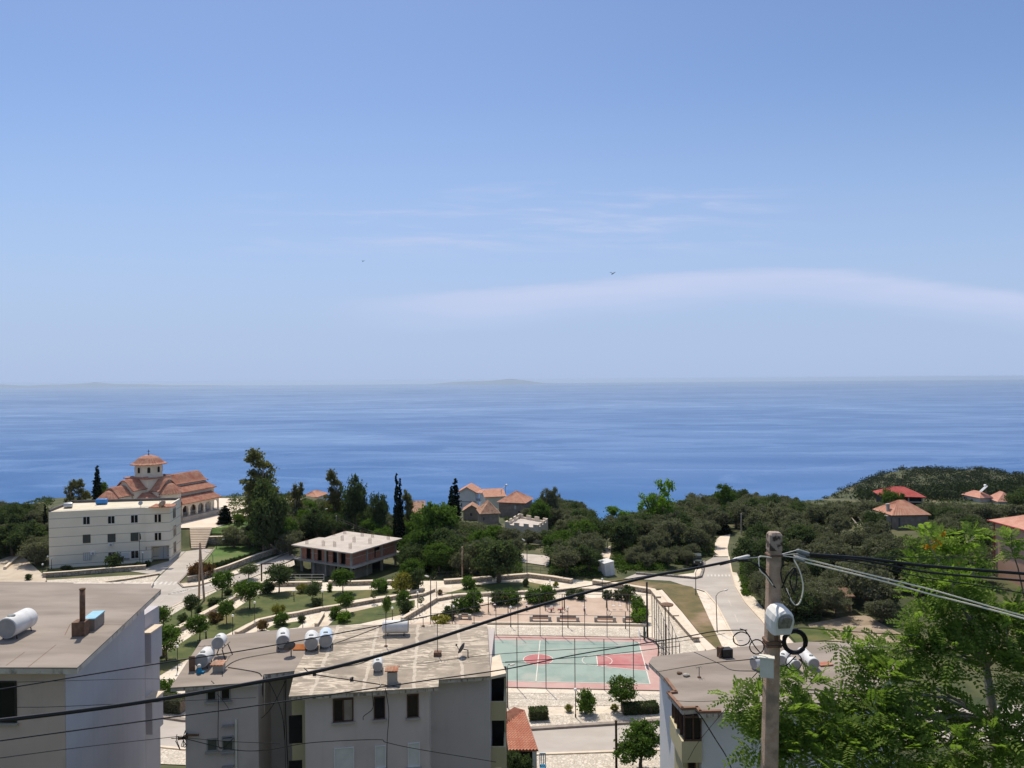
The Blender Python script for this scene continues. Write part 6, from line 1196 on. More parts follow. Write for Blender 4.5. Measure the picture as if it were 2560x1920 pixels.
# hedge plants along the wall by the sloping lawn: each one its own
for i in range(17):
    t = i / 16; b = PZ(520 + (640 - 520) * t + (35 * max(0, t - .75)), 1427 - 34 * t - (24 * max(0, t - .75)), .05)
    plant('shrub_dark', b.x, b.y, .05, .62, 'small dark hedge plant in the planted row along the sloping lawn', 'shrub', 'hedge_plant', 'hedge plants in a row along the lawn', .85, 'foliage', 'stems')
def hedge(pts, h, wd, label, m, seed):
    c = [PZ(a, b, .04) for a, b in pts]; p = []; rng = np.random.default_rng(seed)
    for a, b in zip(c, c[1:]):
        L = (b - a).length; t = (b - a) / L; n = Vector((-t.y, t.x, 0)); k = int(L * wd * 260 + L * h * 420)
        for _ in range(k):
            s_, w_, z_ = rng.uniform(0, L), rng.uniform(-1, 1), rng.uniform(.05, 1); f = rng.integers(0, 3)
            if f == 0: z_ = rng.uniform(.92, 1.05)
            elif f == 1: w_ = -1 + rng.uniform(-.08, .1)
            else: w_ = 1 - rng.uniform(-.08, .1)
            p.append(a + t * s_ + n * w_ * wd / 2 + Vector((0, 0, z_ * h)))
    p = np.array([tuple(q) for q in p]); base = thing('hedge', label, 'hedge', c[0]); v, q = leafcloud(p - np.array(tuple(c[0])), unit(rng.normal(size=p.shape)), .10, rng); link('foliage', qmesh('foliage', v, q, M[m]), None, base)
    core = MB()
    for a, b in zip(c, c[1:]): core.wbox(a, b, .05, (b - a).length - .05, .0, h * .88, -wd * .42, wd * .42)
    core.build('branches', M['bark'], base)
hedge([(1322, 1797), (1370, 1795)], 1.0, 1.1, 'short clipped block hedge beside the little tiled house', 'leaf_dark', 3); hedge([(1555, 1783), (1600, 1781), (1645, 1778)], .9, 1.2, 'long clipped hedge running to the pale block along the road', 'leaf_dark', 4); hedge([(388, 1772), (430, 1776), (462, 1779)], 1.4, 1.6, 'brownish green hedge above the pavement in the gap between the blocks', 'leaf_olive', 9)
b = PZ(1368, 1925, 0); pot = thing('potted_shrub', 'tall spiky potted shrub beside the turquoise chair', 'potted plant', (b.x - .6, 55.5, tz(b.x, 55.5) - .2)); link('foliage', PROTO['shrub_olive'][0][0], None, pot).location = (0, 0, .55); q = MB(); q.lathe((0, 0, 0), [(.3, 0), (.42, .6), (.38, .6), (.02, .55)], 14); q.build('pot', M['tile'], pot, False)

# --- big locust tree by the pole, with feathered leaves
def frondset(centers, dirs, rng, L=.46, pairs=7):
    n = len(centers); d = unit(dirs); up = np.array([0, 0, 1.0]); side = unit(np.cross(d, up + rng.normal(size=(n, 3)) * .35)); nrm = np.cross(side, d); Ls = L * rng.uniform(.6, 1.25, (n, 1)); out = []
    for k in range(pairs):
        t = .12 + .88 * k / (pairs - 1); base = centers + d * Ls * t - np.array([0, 0, 1]) * (Ls * t) ** 2 * .55
        ll = Ls * .31 * (1 - .55 * abs(t - .45)); w_ = ll * .25
        for s in (-1, 1):
            ld = unit(side * s + d * .45 - nrm * .12 + rng.normal(size=(n, 3)) * .10); tip = base + ld * ll; mid = base + ld * ll * .5; wd = unit(np.cross(ld, nrm)) * w_ * 1.0
            out.append(np.stack([base, mid - wd, tip, mid + wd], 1))
    v = np.concatenate(out, 0).reshape(-1, 3); return v, np.arange(len(v)).reshape(-1, 4)
rng = np.random.default_rng(44)
LB = [(2325, 1352, 44, 19, .6), (2420, 1348, 44, 19, .45), (2372, 1395, 52, 19, .7), (2290, 1415, 32, 19, .4), (2432, 1455, 50, 19, .7), (2380, 1470, 62, 18, .9), (2300, 1500, 45, 18.5, .6), (2530, 1540, 60, 18, .8), (2420, 1545, 85, 18, 1), (2520, 1590, 75, 17.5, .9), (2320, 1570, 62, 18, .9), (2280, 1625, 66, 18, 1), (2380, 1640, 66, 17.5, .8), (2190, 1625, 44, 18, .7), (2105, 1612, 30, 18, .5), (2150, 1668, 44, 18, .7), (2225, 1705, 80, 17.5, 1), (2560, 1700, 80, 17, 1), (2105, 1735, 36, 17.5, .6), (2010, 1718, 48, 17.5, .8), (1945, 1705, 36, 17.5, .6), (1900, 1765, 66, 17, .9), (1838, 1745, 32, 17, .5), (1985, 1800, 80, 17, 1), (2090, 1815, 78, 17, 1), (2190, 1800, 88, 17, 1), (2290, 1800, 56, 17, .7), (1905, 1860, 60, 17, .8), (2010, 1890, 88, 16.5, 1), (2130, 1890, 95, 16.5, 1), (2250, 1880, 98, 16.5, 1), (2370, 1885, 92, 16.5, 1), (2490, 1860, 85, 16.5, .9), (2560, 1840, 70, 16.5, 1), (2420, 1790, 34, 17.5, .4), (2620, 1600, 90, 17.5, 1), (2640, 1780, 100, 17, 1), (2330, 1720, 60, 18, .6)]
base = P(2478, 1900, 18.0); base.z = tz(base.x, 18.0); lt = thing('locust_tree', 'large bright green locust tree with feathery leaves and pale forked trunk behind the pole', 'tree', base)
cs, ds, tw = [], [], MB(); tops = P(2462, 1690, 18.2); fork = P(2466, 1668, 18.2)
tw.tube([base, P(2488, 1830, 18), P(2476, 1740, 18.1), fork], [.17, .13, .10, .08], 9)
for px, py, r, Y, dn in LB:
    c = P(px, py, Y); R = r * Y / F; src = fork if py < 1660 else P(2480, 1800, 18); mid = src.lerp(c, .5) + Vector((0, 0, .25 if py < 1700 else .1)); tw.tube([src, mid, c - Vector((0, 0, R * .3))], [.045, .03, .012], 6)
    R *= .72; n = int(215 * dn * (R / .75) ** 1.7) + 12; d = unit(rng.normal(size=(n, 3)) + np.array([0, -.15, .25])); rr = R * rng.uniform(.0, 1.0, (n, 1)) ** .5; p = np.array(tuple(c)) + d * rr * np.array([1, .9, .95])
    cs.append(p); ds.append(unit(d + rng.normal(size=(n, 3)) * .5 + np.array([0, 0, -.15])))
    for _ in range(4): e = p[rng.integers(0, n)]; tw.tube([c - Vector((0, 0, R * .3)), Vector(tuple(e))], [.012, .005], 4)
cs, ds = np.concatenate(cs), np.concatenate(ds); v, q = frondset(cs, ds, rng); link('crown', qmesh('crown', v - np.array(tuple(base)), q, M['leaf_locust']), None, lt); tw.build('trunk', M['bark_pale'], lt)
oc = []
for px, py, r in ((2345, 1352, 10), (2358, 1338, 10), (2335, 1368, 8), (2318, 1366, 6), (2390, 1412, 9), (2320, 1528, 5)): c = P(px, py, 18.6); oc.append(np.array(tuple(c)) + rng.normal(size=(26, 3)) * r * 18.6 / F * .5)
oc = np.concatenate(oc); v, q = leafcloud(oc - np.array(tuple(base)), unit(rng.normal(size=oc.shape)), .035, rng); link('seed_clusters', qmesh('seed_clusters', v, q, M['leaf_orange']), None, lt)
b2 = P(2562, 1480, 16.5); sp_ = thing('sapling', 'lone leafy shoot rising before the salmon house wall', 'tree', b2); q = MB(); tipp = P(2528, 1330, 16.5); q.tube([P(2575, 1560, 16.5), P(2545, 1420, 16.5), P(2530, 1375, 16.5), tipp], [.018, .014, .01, .005], 6); q.build('trunk', M['bark'], sp_)
pc = np.array([tuple(P(2528 + rng.uniform(-4, 4), 1395 - 62 * t, 16.5)) for t in rng.uniform(0, 1, 34)]); dr = unit(rng.normal(size=(34, 3)) * np.array([1, .8, .4]) + np.array([0, 0, .3])); v, qq = frondset(pc, dr, rng, .36); link('crown', qmesh('crown', v - np.array(tuple(b2)), qq, M['leaf_locust']), None, sp_)
# ================================================================ STREET FURNITURE
def globe_lamp(x, yg, yb, label, globe=True):
    b = PZ(x, yb, .04); h = P(x, yg, b.y).z; r = .17; root = thing('globe_lamp', label, 'lamp', b, 'globe lamps in the park'); q = MB()
    q.tube([b, (b.x, b.y, .35)], .075, 8); q.tube([(b.x, b.y, .35), (b.x, b.y, h - r * .9)], .045, 8); q.build('post', M['black_metal'], root)
    if globe:
        q = MB(); q.ball((b.x, b.y, h), r, 14, 10); q.build('globe', M['globe'], root, smooth=True); q = MB(); q.lathe((b.x, b.y, h - r * 1.05), [(.05, 0), (.11, .05), (.1, .08)], 10); q.build('collar', M['black_metal'], root)
for a in [(582, 1539, 1587, 'globe lamp on the lawn beside the pale path end, above the raised tank'), (637, 1506, 1558, 'globe lamp at the winding path below the largest round tree'), (806.6, 1478, 1524, 'globe lamp on the big lawn in front of the unfinished house'), (981, 1520, 1552, 'globe lamp on the triangular lawn above the long crosswise tank'), (1044.5, 1481, 1530, 'globe lamp by the stair railing at the ball topiary'),
          (514, 1576, 1606, 'taller of two globe lamps close together behind the raised tank'), (516, 1560, 1596, 'globe lamp just behind its neighbour over the raised tank'), (444, 1616, 1676, 'globe lamp on the lower lawn behind the rusty board'), (1134, 1516, 1552, 'globe lamp among the spiky shrubs of the playground corner'), (1277, 1518, 1567, 'globe lamp at the playground kerb before the first bench'),
          (1420, 1520, 1569, 'globe lamp at the playground kerb in front of the second bench'), (1375, 1452, 1474, 'short globe lamp beside the stone-rimmed lawn'), (1506, 1448, 1494, 'globe lamp by the corner of the upper wall'), (1554, 1476, 1498, 'globe lamp hidden between the dark corner shrubs'), (1439, 1724, 1793, 'roadside globe lamp with a long shadow on the cobbles'),
          (129, 1397, 1423, 'globe lamp at the bare corner of the civic building'), (357, 1381, 1414, 'globe lamp next to the civic flagpole'), (107, 1411, 1434, 'globe lamp beside the olive tree on the yard'), (120, 1391, 1426, 'globe lamp behind the olive crown at the civic building'), (735, 1478, 1500, 'small globe lamp showing beside the largest round tree')]: globe_lamp(*a)
globe_lamp(1564, 1526, 1572, 'dark lamp post without globe at the playground kerb', False)
def street_lamp(xb, yb, xt, yt, xh, yh, label, z=0.0, Y=None, twin=False, r=.06):
    b = PZ(xb, yb, z) if Y is None else P(xb, yb, Y); t = P(xt, yt, b.y); hd = P(xh, yh, b.y); root = thing('street_lamp', label, 'street lamp', b, 'street lamps'); q = MB()
    q.tube([b, (t.x, b.y, t.z)], [r * 1.2, r * .8], 8); q.build('post', M['fence_metal'], root); q = MB(); q.tube(spline([(t.x, b.y, t.z - .02), t.lerp(hd, .35) + Vector((0, 0, .22)), hd], 5), r * .55, 7); q.build('arm', M['fence_metal'], root)
    d = (hd - t); d.z *= .4; d = d.normalized() if d.length > 1e-3 else Vector((1, 0, 0)); q = MB(); q.lathe(hd - d * .1, [(.03, -.05), (.1, .05), (.12, .3), (.07, .55), (.01, .6)], 10, d); q.build('lamp_head', M['lamp_white'], root, smooth=True)
    return root
for a in [(1793, 1582, 1790, 1490, 1812, 1476, 'tall curved street lamp on the pavement of the sloping road'), (1739.6, 1488, 1739, 1432, 1748, 1421, 'street lamp at the corner where the side road joins'), (1464, 1410, 1463, 1390, 1477, 1376, 'leaning white street lamp below the narrow dirt track'), (1519, 1372, 1518, 1352, 1500, 1316, 'street lamp with a long bent arm at the top of the narrow dirt track'),
          (801, 1336, 800, 1284, 814, 1273, 'street lamp rising from the trees behind the unfinished house'), (708, 1330, 706, 1313, 720, 1304, 'street lamp among the bushes by the sloping lawn wall'), (541, 1372, 541, 1356, 556, 1349, 'street lamp beside the grey retaining wall'), (533, 1440, 532, 1390, 518, 1380, 'street lamp over the road by the A-shaped pole'), (1166, 1348, 1165, 1334, 1175, 1325, 'street lamp head peeking above the trees before the stone cottage'), (1269, 1769, 1268.5, 1668, 1277, 1663, 'thin street lamp standing by the little tiled house')]: street_lamp(*a)
street_lamp(1317.5, 1443, 1317.5, 1360, 1311, 1351, 'tall black lamp post at the corner of the bench wall'); street_lamp(1077, 1548, 1076.5, 1445, 1070, 1441, 'twin headed floodlight post by the stairs', r=.07)
def post(xb, yb, xt, yt, label, r=.09, m='black_metal', name='post', cat='post', z=0.0, grp=None, cap=True):
    b = PZ(xb, yb, z); t = P(xt, yt, b.y); root = thing(name, label, cat, b, grp); q = MB(); q.tube([b, t], [r, r * .9], 10); q.build('shaft', M[m], root)
    if cap: q = MB(); q.lathe(t, [(r * 1.15, -.02), (r * 1.15, .05), (r * .5, .09)], 10); q.build('cap', M[m], root)
    return root
post(1618.7, 1597, 1617, 1456, 'thick tall black post at the far corner of the sports court', .13, cap=True); post(1541, 1930, 1540, 1803, 'dark wooden post on the pavement beside the street tree', .11, 'wood_dark', 'wooden_post'); post(1092, 1502, 1091, 1455, 'thin black post at the top of the park stairs', .05); post(757, 1572, 757, 1534, 'thin black post beside the ramp path, above the mid roof tank', .05)
post(1155.7, 1447, 1155.5, 1368, 'pale concrete utility pole in front of the dark trees', .14, 'concrete_pole', 'utility_pole', 'utility pole'); post(841, 1345, 841, 1290, 'wooden utility pole behind the unfinished house roof', .13, 'bark_pale', 'utility_pole', 'utility pole', z=-.4); post(1853, 1338, 1853, 1285, 'distant utility pole in the olives by the dirt track', .13, 'bark_pale', 'utility_pole', 'utility pole')
ap = thing('utility_pole', 'A-shaped twin-legged concrete utility pole on the roadside lawn', 'utility pole', PZ(504, 1497)); 
for x, y in ((497.5, 1493), (510.5, 1502)): b = PZ(x, y); q = MB(); q.tube([b, P(500, 1356, PZ(504, 1497).y)], [.17, .11], 10); q.build('leg', M['concrete_pole'], ap)
q = MB(); c = P(501.5, 1400, PZ(504, 1497).y); q.box(c, (.9, .12, .12)); c2 = P(500, 1362, c.y); q.box(c2, (1.2, .1, .1)); q.build('cross_arm', M['concrete_pole'], ap)
# fences round the court
def fence(label, base, z1, rails, name='court_fence', r=.045, m='fence_metal', toprail=True):
    root = thing(name, label, 'fence', base[0]); 
    for p in base: q = MB(); q.tube([p, (p.x, p.y, z1)], r, 7); q.build('post', M[m], root)
    for z in rails: q = MB(); q.tube([Vector((p.x, p.y, z)) for p in base], r * .62, 6); q.build('rail', M[m], root)
    q = MB()
    return root
fb = [C(a, WC + 1.65) for a in np.linspace(-1.9, LC + 2, 11)]; fence('tall wire fence frame along the far side of the sports court', fb, 5.7, (.08, 2.85, 5.68))
fn_ = [C(a, -1.75) for a in np.linspace(-1.2, LC + 2, 10)]; fence('tall wire fence frame along the near side of the sports court', fn_, 5.6, (.08, 2.8, 5.58))
fs_ = [C(-2.2, b) for b in np.linspace(-1.7, WC + 1.6, 8)]; fence('tall wire fence frame across the end of the sports court', fs_, 5.7, (.08, 2.85, 5.68))
fs2 = [C(-3.4, b) for b in np.linspace(1, WC - 3.5, 4)]; fence('shorter outer fence frame beside the floodlight mast', fs2, 4.3, (.08, 4.28))
fl = C(-3.0, 8.6); fm = thing('floodlight_mast', 'twin legged black floodlight mast at the end of the sports court', 'floodlight', fl)
for dx in (-.22, .22): q = MB(); q.tube([fl + Vector((dx, 0, 0)), fl + Vector((dx, 0, 6.2))], .06, 8); q.build('leg', M['black_metal'], fm)
q = MB(); q.lathe(fl + Vector((0, 0, 6.2)), [(.2, 0), (.75, .12), (.8, .25), (.3, .4), (.05, .42)], 14); q.build('lamp_head', M['rust'], fm)
def hoop(u_, dr):
    b = C(u_ - dr * 1.2, WC / 2); root = thing('basketball_hoop', 'basketball hoop on a bent steel arm at the end of the court key', 'basketball hoop', b); t = C(u_ + dr * .9, WC / 2)
    q = MB(); q.tube(spline([b, b + Vector((0, 0, 2.2)), Vector((t.x, t.y, 3.2))], 5), .08, 8); q.build('stand', M['fence_metal'], root); q = MB(); q.box((t.x, t.y, 3.3), (.05, 1.8, 1.05), math.atan2(ub.y, ub.x)); q.build('backboard', M['frame_white'], root)
    rp = C(u_ + dr * 1.25, WC / 2, 3.02); q = MB(); q.tube([rp + Vector((.23 * math.cos(a), .23 * math.sin(a), 0)) for a in np.linspace(0, 6.283, 17)], .015, 5, False); q.build('rim', M['orange_board'], root)
hoop(-.4, 1)
# stair railing and park fence rails
def railing(label, pts, h=1.0, n=6, m='fence_metal', name='railing', z=0.0, rails=(1.0,), zz=None):
    c = [PZ(a, b, z) for a, b in pts]; root = thing(name, label, 'railing', c[0]); tot = []
    for a, b in zip(c, c[1:]):
        for i in range(n + 1): p = a.lerp(b, i / n); tot.append(p); q = MB(); q.tube([p - Vector((0, 0, .05)), p + Vector((0, 0, h))], .025, 5); q.build('post', M[m], root)
    for f in rails: q = MB(); q.tube([p + Vector((0, 0, h * f)) for p in c], .025, 5); q.build('rail', M[m], root)
railing('metal handrail climbing the park stairs beside the ball topiary', [(1020, 1562), (1062, 1531)], 1.0, 6)
railing('white rail fence behind the path wall before the unfinished house', [(690, 1455), (810, 1455)], 1.3, 4, 'frame_white', 'rail_fence', 0, (1.0, .62, .3))
railing('white railing among the trees at the plaza edge', [(700, 1283), (716, 1292)], 1.4, 3, 'frame_white', 'railing', 0, (1.0, .5))
railing('thin dark rail fence on top of the bench wall under the trees', [(1090, 1447), (1235, 1440), (1330, 1431), (1440, 1443)], 1.1, 5, 'fence_metal', 'rail_fence', 0, (1.0, .5))
pg = [PZ(654, 1456), PZ(684, 1455)]; pgo = thing('wooden_goal', 'dark wooden goal-like gateway beside the road at the park entrance', 'gateway', pg[0]); zt1 = P(654, 1411, pg[0].y).z
for p in pg: q = MB(); q.box((p.x, p.y, zt1 / 2), (.2, .2, zt1)); q.build('post', M['wood_dark'], pgo)
q = MB(); q.tube([(pg[0].x - .15, pg[0].y, zt1 + .08), (pg[1].x + .15, pg[1].y, zt1 + .08)], .1, 8); q.build('beam', M['wood_dark'], pgo)
# benches and play equipment
def bench(x0, x1, yb, label):
    a, b = PZ(x0, yb, .04), PZ(x1, yb + .8, .04); t = (b - a); L = t.length; an = math.atan2(t.y, t.x); c = (a + b) / 2; R = Matrix.Rotation(an, 3, 'Z'); root = thing('bench', label, 'bench', c, 'stone benches along the playground'); g = lambda x, y, z: c + R @ Vector((x, y, z))
    for s_ in (-1, 1): q = MB(); q.box(g(s_ * (L / 2 - .2), .25, .32), (.42, .62, .64), an); q.build('leg', M['concrete'], root)
    q = MB(); q.box(g(0, .12, .42), (L - .85, .42, .1), an); q.build('seat', M['terracotta_box'], root); q = MB(); q.box(g(0, .48, .58), (L - .85, .08, .3), an); q.build('backrest', M['concrete'], root)
bench(1324, 1378, 1553, 'stone bench nearest the first kerb globe lamp'); bench(1392, 1448, 1554, 'stone bench directly behind the second kerb globe lamp'); bench(1486, 1540, 1555, 'stone bench with a dead twig plant on it'); bench(1557, 1612, 1556, 'last stone bench beside the thick black post'); bench(1146, 1177, 1548, 'stone bench in the shade of the playground corner shrubs')
tw_ = PZ(1523, 1554); q = MB(); [q.tube([tw_ + Vector((0, .3, .5)), tw_ + Vector((dx, .3, z))], .025, 5) for dx, z in ((0, 1.5), (-.35, 1.15), (.4, 1.3), (.2, 1.0))]; solid(q.build('dead_plant', M['bark']), 'dead twiggy plant standing in the third stone bench', 'plant')
def swing(x0, x1, yb, label, seats=2):
    a, b = PZ(x0, yb, .04), PZ(x1, yb, .04); H = 2.3; root = thing('swing_set', label, 'swing', a, 'swing sets in the playground')
    for p in (a, b):
        q = MB(); q.tube([p + Vector((0, -.75, 0)), p + Vector((0, 0, H))], .05, 7); q.tube([p + Vector((0, .75, 0)), p + Vector((0, 0, H))], .05, 7); q.build('frame_leg', M['wood_dark'], root)
    q = MB(); q.tube([a + Vector((-.1, 0, H)), b + Vector((.1, 0, H))], .05, 7); q.build('crossbar', M['wood_dark'], root)
    for i in range(seats):
        c = a.lerp(b, (i + 1) / (seats + 1)); q = MB(); q.box(c + Vector((0, 0, .5)), (.5, .25, .05)); st = q.build('seat', M['frame_white'], root); q = MB()
        for dx in (-.22, .22): q.tube([c + Vector((dx, 0, .5)), c + Vector((dx, 0, H))], .012, 4)
        q.build('chain', M['fence_metal'], st)
swing(1221, 1270, 1532, 'swing set next to the pair of grey and green shrubs', 0); swing(1363, 1411, 1524, 'swing set in the middle of the playground sand'); swing(1517, 1567, 1523, 'swing set in the playground corner by the shrub column', 2)
for x, y, l in ((1237, 1519, 'red seesaw post pair beside the first swing set'), (1316, 1521, 'red and white seesaw in front of the middle shrubs'), (1461, 1528, 'red seesaw between the middle and corner swing sets')):
    p = PZ(x, y, .04); root = thing('seesaw', l, 'seesaw', p, 'seesaws in the playground'); q = MB(); q.tube([p + Vector((-.15, -1.2, .75)), p + Vector((.1, 1.2, .35))], .06, 7); q.build('beam', M['court_red'], root); q = MB(); q.lathe(p, [(.12, 0), (.1, .5), (.04, .56)], 8); q.build('pivot', M['rust'], root)
    for y_ in (-1.1, 1.1): q = MB(); q.box(p + Vector((0, y_, .78 if y_ < 0 else .42)), (.3, .25, .06)); q.build('seat', M['frame_white'], root)
for x, y, l in ((1378, 1530, 'low spring rider seat on the sand, nearer the middle swing'), (1402, 1531, 'low spring rider seat beside its twin on the sand')):
    p = PZ(x, y, .04); root = thing('spring_rider', l, 'spring rider', p); q = MB(); q.lathe(p, [(.12, 0), (.08, .1), (.12, .2), (.08, .3), (.1, .4)], 8); q.build('spring', M['black_metal'], root); q = MB(); q.box(p + Vector((0, 0, .48)), (.9, .25, .12)); q.box(p + Vector((.3, 0, .66)), (.08, .22, .3)); q.build('seat', M['court_red'], root)
bi = PZ(1538, 1584, .05); bn = thing('litter_bin', 'slim dark bin at the gate in the court corner', 'bin', PZ(1611, 1600, .06)); bi = PZ(1611, 1600, .06); q = MB(); q.box((bi.x, bi.y, .9), (.22, .22, 1.8)); q.build('post', M['fence_green'], bn); q = MB(); q.lathe((bi.x, bi.y - .2, .5), [(.16, 0), (.2, .7), (.18, .7), (.02, .66)], 10); q.build('basket', M['fence_green'], bn)
# off-roader
jp = PZ(1750, 1420, 0); jr = thing('parked_vehicle', 'dark green off-road vehicle parked under the bushes at the road end', 'car', (jp.x, jp.y, 0)); R = Matrix.Rotation(rad(-12), 3, 'Z'); g = lambda x, y, z: Vector((jp.x, jp.y + 2, 0)) + R @ Vector((x, y, z))
q = MB(); q.box(g(0, .3, .85), (1.6, 3.8, .6), 0, R); q.box(g(0, 1.0, 1.45), (1.5, 2.2, .62), 0, R); q.build('body', M['jeep_green'], jr); q = MB(); q.box(g(0, -.12, 1.46), (1.35, .06, .48), 0, R); q.build('windscreen', M['glass_grey'], jr); q = MB(); q.box(g(0, -1.62, .85), (1.3, .05, .3), 0, R); q.build('grille', M['black_metal'], jr)
for x in (-.78, .78):
    for y in (-.9, 1.5): q = MB(); q.lathe(g(x, y, .36), [(.2, -.12), (.36, -.1), (.36, .1), (.2, .12)], 14, R @ Vector((1, 0, 0))); q.build('wheel', M['tyre'], jr)
for x in (-.55, .55): q = MB(); q.lathe(g(x, -1.62, .95), [(.12, -.03), (.12, .05), (.02, .06)], 10, R @ Vector((0, -1, 0))); q.build('headlight', M['frame_white'], jr)
# birds
for px, py, l, s_ in ((1532, 684, 'dark bird gliding in the sky above the long cloud', 1.0), (908, 653, 'tiny bird in the sky beyond the faint cloud wisps', .55)):
    c = P(px, py, 27); s_ *= .385; q = MB(); q.lathe(c, [(.005, -.16 * s_), (.045 * s_, -.05 * s_), (.04 * s_, .06 * s_), (.004, .2 * s_)], 8, (.8, .2, .5)); 
    for w_ in (-1, 1): q.add([c + Vector((0, 0, .0)), c + Vector((w_ * .12 * s_, .05 * s_, .12 * s_)), c + Vector((w_ * .3 * s_, .12 * s_, .17 * s_)), c + Vector((w_ * .14 * s_, -.06 * s_, .05 * s_))], [(0, 1, 2, 3)])
    solid(q.build('bird', M['bird_dark']), l, 'bird')

# ================================================================ POLE, CABLES
YP = 16.0; ptop, pbot = P(1936, 1331, YP), P(1922, 1960, YP); pd = (pbot - ptop) / (pbot.z - ptop.z); zb0 = tz(pbot.x, YP); pl = thing('utility_pole', 'tall square concrete pole carrying a street light and bundles of cables', 'utility pole', (ptop.x + pd.x * (zb0 - ptop.z), YP, zb0))
at = lambda py, dx=0.0, dy=0.0: P(1936 - (py - 1331) * .0222, py, YP) + Vector((dx, dy, 0))
def sq(q, a, b, ra, rb2): 
    vs = [p + Vector((x * r, y * r, 0)) for p, r in ((a, ra), (b, rb2)) for x, y in ((-1, -.8), (-.8, -1), (.8, -1), (1, -.8), (1, .8), (.8, 1), (-.8, 1), (-1, .8))]; q.add(vs, [tuple(range(7, -1, -1)), tuple(range(8, 16))] + [(i, (i + 1) % 8, 8 + (i + 1) % 8, 8 + i) for i in range(8)])
q = MB(); sq(q, Vector(pl.location) - Vector((0, 0, .4)), at(1370), .19, .125); q.build('shaft', M['concrete_pole'], pl)
q = MB(); sq(q, at(1374), at(1336), .137, .132); sq(q, at(1336), at(1330), .132, .10); q.build('cap', M['pole_top'], pl)
for py, hh in ((1386, .03), (1600, .05), (1610, .05)):
    q = MB(); sq(q, at(py) - Vector((0, 0, hh / 2)), at(py) + Vector((0, 0, hh / 2)), .155 + (py - 1386) * .00006, .155 + (py - 1386) * .00006); q.build('band', M['rust'], pl)
# lamp head: rounded white housing with a glass bowl
lc = P(1953, 1552, YP - .42); out = [(-.20, -.27), (.17, -.27), (.215, -.12), (.235, .05), (.20, .18), (.12, .26), (0, .29), (-.12, .26), (-.20, .18), (-.235, .05), (-.225, -.12)]; Rl = Matrix.Rotation(rad(8), 3, 'Z') @ Matrix.Rotation(rad(10), 3, 'X'); q = MB(); rings = [(.86, .30), (1, .22), (1, -.02), (.93, -.12), (.84, -.16)]; vs = []
for s_, y in rings: vs += [lc + Rl @ Vector((x * s_, y, z * s_)) for x, z in out]
n = len(out); q.add(vs, [(k * n + i, k * n + (i + 1) % n, (k + 1) * n + (i + 1) % n, (k + 1) * n + i) for k in range(4) for i in range(n)] + [tuple(range(n - 1, -1, -1)), tuple(4 * n + i for i in range(n))]); lh = q.build('lamp_head', M['lamp_white'], pl)
q = MB(); gp = [(x * .68, z * .55 + .06) for x, z in out]; vs = [lc + Rl @ Vector((x, -.163, z)) for x, z in gp] + [lc + Rl @ Vector((x * .75, -.21, z * .75 + .015)) for x, z in gp]; q.add(vs, [(i, (i + 1) % n, n + (i + 1) % n, n + i) for i in range(n)] + [tuple(n + i for i in range(n))]); q.build('glass', M['glass_lamp'], lh)
q = MB(); q.tube([at(1600, .05, -.1), lc + Rl @ Vector((0, .25, -.1))], .05, 8); q.build('bracket', M['rust'], lh)
mc = P(1917, 1667, YP - .3); q = MB(); q.box(mc, (.27, .16, .40), rad(-18)); mb2 = q.build('meter_box', M['box_white'], pl); q = MB(); q.box(mc + Vector((0, -.01, .21)), (.30, .2, .025), rad(-18)); q.build('lid', M['box_white'], mb2)
q = MB(); q.tube(spline([at(1390, -.1, -.14), P(1901, 1391, YP - .2), P(1897, 1400, YP - .2), P(1900, 1425, YP - .2), P(1915, 1440, YP - .2), at(1458, -.06, -.16)], 6), .013, 6); q.build('conduit', M['cable_white'], pl)
def cable(label, pts, r, m='cable_black', k=8, name='cable', grp='cables strung from the concrete pole'):
    pts = [P(a, b, Y) for a, b, Y in pts]; c = [pts[0]]; q = MB(); q.tube(spline(pts, k), r, 6); o = q.build(name, M[m]); return tag(o, label, 'cable', grp, 'thing')
cable('thick black cable sagging from the pole clamp across the whole view', [(1858, 1393, 15.9), (1820, 1404, 15.7), (1720, 1424, 15.2), (1600, 1447, 14.7), (1330, 1519, 13.6), (1040, 1612, 12.4), (820, 1672, 11.5), (640, 1706, 11), (400, 1748, 10.3), (200, 1777, 9.8), (-40, 1806, 9.2)], .027)
cable('thin wire just above the thick black cable, running past the raised tank', [(1880, 1396, 16), (1390, 1479, 15), (964, 1561, 14), (640, 1621, 13.2), (376, 1662, 12.6), (45, 1716, 12), (-30, 1728, 11.8)], .010)
cable('thin wire crossing the court and the worn roof to the coils', [(1868, 1575, 16), (1790, 1578, 16), (1700, 1594, 15.8), (1450, 1635, 15.2), (1263, 1673, 14.8), (1040, 1705, 14.2), (640, 1764, 13.2), (458, 1789, 12.8), (-30, 1856, 11.8)], .011)
cable('thin lowest wire in front of the beige block', [(455, 1840, 30), (300, 1857, 24), (165, 1873, 20), (-30, 1899, 16)], .012, grp='wires at the grey block')
cable('faint wire between the beige block window and the grey block', [(640, 1744, 36), (455, 1752, 34), (160, 1766, 28), (43, 1768, 26)], .012, grp='wires at the grey block')
cable('faint wire high on the white side wall of the beige block', [(440, 1700, 38), (364, 1697, 34), (163, 1702, 28), (44, 1705, 26)], .010, grp='wires at the grey block')
cable('wire looping low across the grey block front', [(460, 1846, 39.5), (575, 1873, 39.3), (660, 1876, 39), (776, 1857, 38.2), (940, 1849, 38), (966, 1856, 38), (1040, 1872, 38), (1240, 1905, 38)], .017, grp='wires at the grey block')
cable('wire stretched below the loop on the grey block', [(460, 1844, 39.6), (560, 1853, 39.4), (700, 1859, 39)], .012, grp='wires at the grey block')
